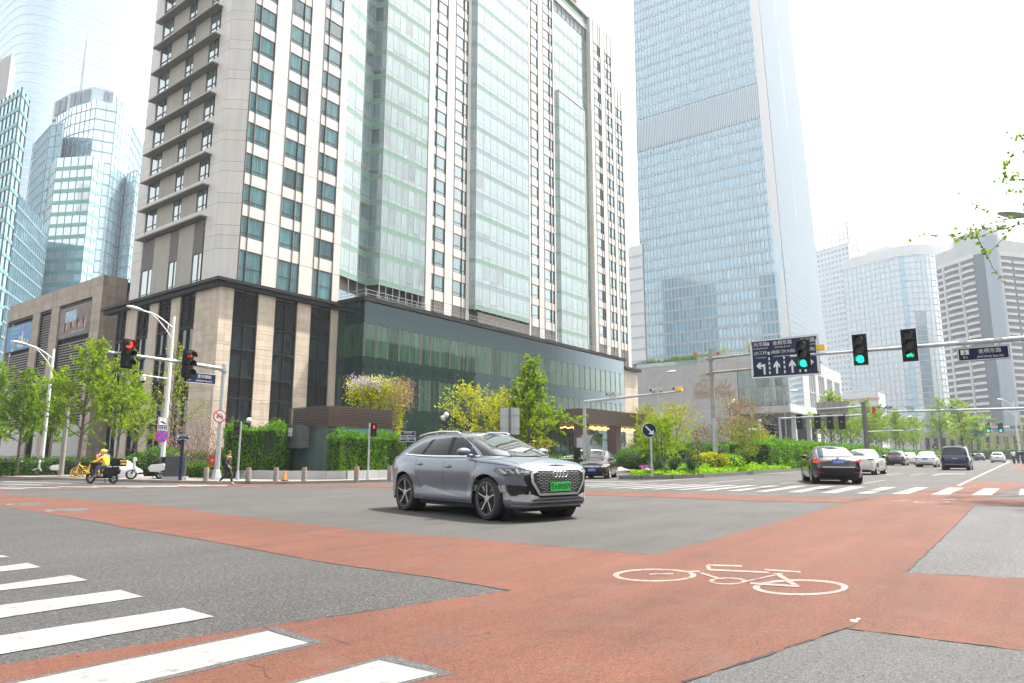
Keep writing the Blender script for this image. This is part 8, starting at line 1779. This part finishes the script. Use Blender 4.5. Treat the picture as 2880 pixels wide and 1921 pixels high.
def scooter(label, loc, rz, bodym, accent, s=1.0, box=None, screen=False, group='parked scooters', rim='silver', name='motor_scooter', roll=0.0):
    t = thing(name, label, 'scooter', loc, rz, group); t.scale = (s, s, s); t.rotation_euler = (roll, 0, rz); two_wheels(t, .64, -.62, .25, .11, rim)
    b = MB(); slab(b, [(-.90, .62), (-.75, .78), (-.2, .72), (-.05, .55), (-.15, .36), (-.55, .34), (-.85, .48)], -.15, .15); b.build('rear_body', mt[bodym], t, smooth=40, fix=True)
    b = MB(); slab(b, [(-.2, .36), (.40, .32), (.42, .25), (-.2, .25)], -.15, .15); b.build('footboard', mt['black'], t, fix=True)
    b = MB(); slab(b, [(.34, .30), (.44, .30), (.62, .62), (.56, .96), (.48, .98), (.50, .62)], -.19, .19); b.build('front_shield', mt[accent], t, smooth=40, fix=True)
    b = MB(); slab(b, [(.44, .88), (.60, .86), (.58, 1.04), (.46, 1.06)], -.14, .14); b.build('head_cowl', mt[bodym], t, smooth=40, fix=True)
    b = MB(); slab(b, [(.42, .44), (.60, .52), (.86, .44), (.90, .34), (.62, .46)], -.07, .07); b.build('front_mudguard', mt[accent], t, smooth=40, fix=True)
    b = MB(); slab(b, [(-.82, .74), (-.78, .82), (-.40, .80), (-.05, .78), (-.02, .70), (-.3, .70)], -.14, .14); b.build('seat', mt['black'], t, smooth=40, fix=True)
    b = MB(); b.tube([(.64, 0, .25), (.50, 0, .70), (.44, 0, 1.02)], .035, 8); b.tube([(.40, -.34, 1.03), (.44, -.12, 1.05), (.44, .12, 1.05), (.40, .34, 1.03)], .018, 7); b.build('handlebar', mt['black'], t, smooth=40)
    b = MB(); b.ball((.60, 0, .95), (.03, .09, .05), 10, 7); b.build('headlight', mt['lamp_clear'], t, smooth=True)
    b = MB(); b.box(-.93, -.89, -.07, .07, .60, .68); b.build('tail_light', mt['lamp_red'], t)
    for y in (-.3, .3): b = MB(); b.tube([(.42, y, 1.04), (.44, y*1.1, 1.22)], .009, 5); b.ball((.43, y*1.15, 1.25), (.012, .06, .04), 8, 6); b.build('mirror', mt['black'], t)
    b = MB(); b.tube([(-.2, .1, .30), (-.35, .2, .02)], .014, 5); b.tube([(-.62, -.12, .25), (-.1, -.12, .32)], .05, 7); b.build('stand_and_engine', mt['under'], t)
    if screen: b = MB(); b.grid([[(.56-.10*k/3, y, 1.02+.38*k/3) for y in (-.17, -.08, .08, .17)] for k in range(4)]); b.build('windscreen', mt['car_glass'], t, smooth=True)
    if box:
        b = MB(); b.box(-1.08, -.60, -.24, .24, .84, 1.22); o = b.build('carrier_box', mt['black'], t)
    return t
ral = radians(90+12)
rp = G(286, 1360); rz_ = radians(118); sc_ = scooter('black delivery scooter ridden past the parked bikes', (rp.x, rp.y, gz(rp.y)), rz_, 'black', 'black', 1.08, True, group=None)
person('delivery rider in yellow jacket and yellow helmet on a black scooter', (rp.x-.03*cos(rz_), rp.y-.03*sin(rz_), gz(rp.y)+.06), rz_, RIDE, 'rider', 'jeans', 'hair', 1.05, False, None, None, 'yellow', shoes='greycloth')
bx_ = [c for c in sc_.children if c.name.startswith('carrier_box')][0]
for z, s_ in ((1.10, '美味送到家'), (.96, '外卖配送')): text('lettering', s_, .10, mt['yellow'], bx_, (-1.085, 0, z), (pi/2, 0, -pi/2)); text('lettering', s_, .09, mt['yellow'], bx_, (-.84, -.245, z))
p = gp_(416, 0, 40.2); scooter('big white and black maxi scooter with a windscreen, parked by the lamp post', p, radians(148), 'signwhite', 'signwhite', 1.2, None, True)
p = gp_(458, 0, 41.6); scooter('dark scooter half hidden behind the lamp post and cabinet', p, radians(75), 'black', 'black', 1.05, True)
for px, D, rz, lab in ((88, 48.5, 168, 'white scooter parked left of the far lamp post'), (140, 47.8, 165, 'white and navy scooter parked between the two poles'), (182, 49.5, 175, 'dark scooter parked behind the concrete pole')):
    p = gp_(px, 0, D); scooter(lab, p, radians(rz), 'signwhite' if px < 150 else 'black', 'signwhite' if px < 150 else 'black', 1.0)
# a scooter under a silver sheet
p = gp_(358, 0, 43.2); t = thing('covered_scooter', 'parked scooter under a crumpled silver cover', 'covered scooter', p, radians(150)); b = MB(); rows = []
for k in range(9):
    f = k/8; row = []
    for i in range(40):
        a = 2*pi*i/40; rr = 1+.10*sin(i*2.3+k)*f+.06*sin(i*5.1)*f; x = (.92-.28*(1-f))*cos(a)*rr*(.25+.75*min(1, f*1.6)); y = (.36-.10*(1-f))*sin(a)*rr*(.25+.75*min(1, f*1.6)); top = 1.05+.18*cos(a)*(1 if cos(a) > 0 else .3); row.append((x, y, top*(1-f)**.8+.04*sin(i*1.7)*f))
    rows.append(row)
b.grid(rows, closed=True); b.poly(rows[0]); b.build('sheet', mt['cover_sheet'], t, smooth=True, fix=True); two_wheels(t, .55, -.55, .25, .1)
def bicycle(label, loc, rz, m, rimm, s=1.0, basket=False, group='shared bicycles', name='bicycle'):
    t = thing(name, label, 'bicycle', loc, rz, group); t.scale = (s, s, s); R_ = .32
    for x in (.54, -.50):
        b = MB(); b.tube([(R_*cos(a), 0, R_*sin(a)) for a in [2*pi*i/28 for i in range(29)]], .02, 6); o = b.build('wheel', mt['tyre'], t, loc=(x, 0, R_+.02)); b = MB(); b.tube([(.285*cos(a), 0, .285*sin(a)) for a in [2*pi*i/24 for i in range(25)]], .016, 5)
        for i in range(6): a = pi*i/6; b.tube([(-.28*cos(a), 0, -.28*sin(a)), (.28*cos(a), 0, .28*sin(a))], .006, 4)
        b.build('rim', mt[rimm], o)
    b = MB(); b.tube([(-.05, 0, .34), (-.18, 0, .82)], .022, 7); b.tube([(-.05, 0, .34), (.40, 0, .82)], .03, 7); b.tube([(-.12, 0, .62), (.36, 0, .74)], .02, 6); b.tube([(-.05, 0, .34), (-.50, 0, .34)], .02, 6); b.tube([(-.5, 0, .34), (-.15, 0, .68)], .016, 6); b.tube([(.54, 0, .34), (.36, 0, .95)], .022, 7); b.build('frame', mt[m], t, smooth=40)
    b = MB(); b.ball((-.2, 0, .88), (.14, .075, .035), 12, 7); b.build('saddle', mt['black'], t, smooth=True); b = MB(); b.tube([(.26, -.27, 1.0), (.36, -.1, 1.03), (.36, .1, 1.03), (.26, .27, 1.0)], .014, 6); b.build('handlebar', mt['black'], t)
    b = MB(); b.tube([(-.5+.36*cos(a), 0, .34+.36*sin(a)) for a in [.3+2.2*i/10 for i in range(11)]], .03, 5); b.build('mudguard', mt[m], t)
    b = MB(); b.tube([(-.05, .08, .34), (.06, .10, .20)], .012, 5); b.lathe([(.09, .04), (.09, .05)], 14, axis='y', c=(-.05, 0, .34)); b.tube([(-.05, -.08, .34), (-.16, -.10, .48)], .012, 5); b.build('crank', mt['black'], t)
    if basket: b = MB(); b.prism([(.42, -.15), (.70, -.15), (.70, .15), (.42, .15)], .72, .95); b.build('basket', mt['black'], t)
    return t
for px, D, rz, lab in ((246, 43.6, 172, 'yellow share bicycle with yellow wheels, left of the rider'), (280, 43.0, 168, 'yellow share bicycle partly behind the delivery rider')): bicycle(lab, gp_(px, 0, D), radians(rz), 'yellow', 'yellow', 1.0)
bicycle('pale blue share bicycle at the left picture edge', gp_(10, 0, 50), radians(165), 'teal', 'signblue', 1.0)
bicycle('dark bicycle leaning behind the navy post and cabinet', gp_(517, 0, 39.8), radians(60), 'black', 'black', .9, group=None)
for px, D, lab, top in ((281, 47.5, 'pedestrian in a dusty pink top with a black backpack behind the yellow bikes', 'rosecloth'), (300, 48.5, 'grey-haired pedestrian in grey behind the delivery rider', 'greycloth')):
    p = gp_(px, 0, D); person(lab, p, radians(100), WALK, top, 'jacket', 'hair' if px < 290 else 'greycloth', 1.0, px < 290)
p = gp_(281, 0, 47.3); backpack('black backpack on the pedestrian in pink', (p.x, p.y-.2, p.z+1.2), radians(100))
for i, (px, D, top, lab) in enumerate(((2850, 88, 'signwhite', 'far cyclist in white on the red lane'), (2862, 92, 'jacket', 'far cyclist in black behind the one in white'), (2875, 86, 'hedge_core', 'far cyclist in dark green at the right edge'))):
    p = PD(px, 1281, D); bicycle('bicycle under the '+lab, (p.x, p.y, 0), .1, 'black', 'black', 1.05, group='bicycles of the far cyclists'); person(lab, (p.x, p.y, .05), .1, CYC, top, 'jeans', 'hair', 1.02)
# ================================================================ turn lettering and figures into plain meshes
bpy.context.view_layer.update()
dg = bpy.context.evaluated_depsgraph_get(); conv = {}
for o in [o for o in S.objects if o.type == 'FONT' or o in SKIN]:
    me = bpy.data.meshes.new_from_object(o.evaluated_get(dg)); conv[o] = me
for o, me in conv.items():
    if o.type == 'FONT':
        m = o.data.materials[0]; n = bpy.data.objects.new('lettering', me); COL.objects.link(n); n.parent = o.parent; n.location = o.location; n.rotation_euler = o.rotation_euler; n.scale = o.scale
        if not me.materials: me.materials.append(m)
        bpy.data.objects.remove(o)
    else:
        o.modifiers.clear(); me.materials.clear() if False else None; m = o.data.materials[0]; o.data = me
        if not me.materials: me.materials.append(m)
        me.polygons.foreach_set('use_smooth', [True]*len(me.polygons))
# ================================================================ haze
def haze():
    b = MB(); b.box(-300, 1400, -700, 900, -1.6, 330); m, n, out = nodes('haze_air')
    v = nd(n, 'ShaderNodeVolumePrincipled'); v.inputs['Color'].default_value = (.82, .91, 1, 1); v.inputs['Density'].default_value = HAZE; v.inputs['Anisotropy'].default_value = .25
    n.links.new(v.outputs[0], out.inputs['Volume']); tag(b.build('haze', m), kind='stuff')
haze()
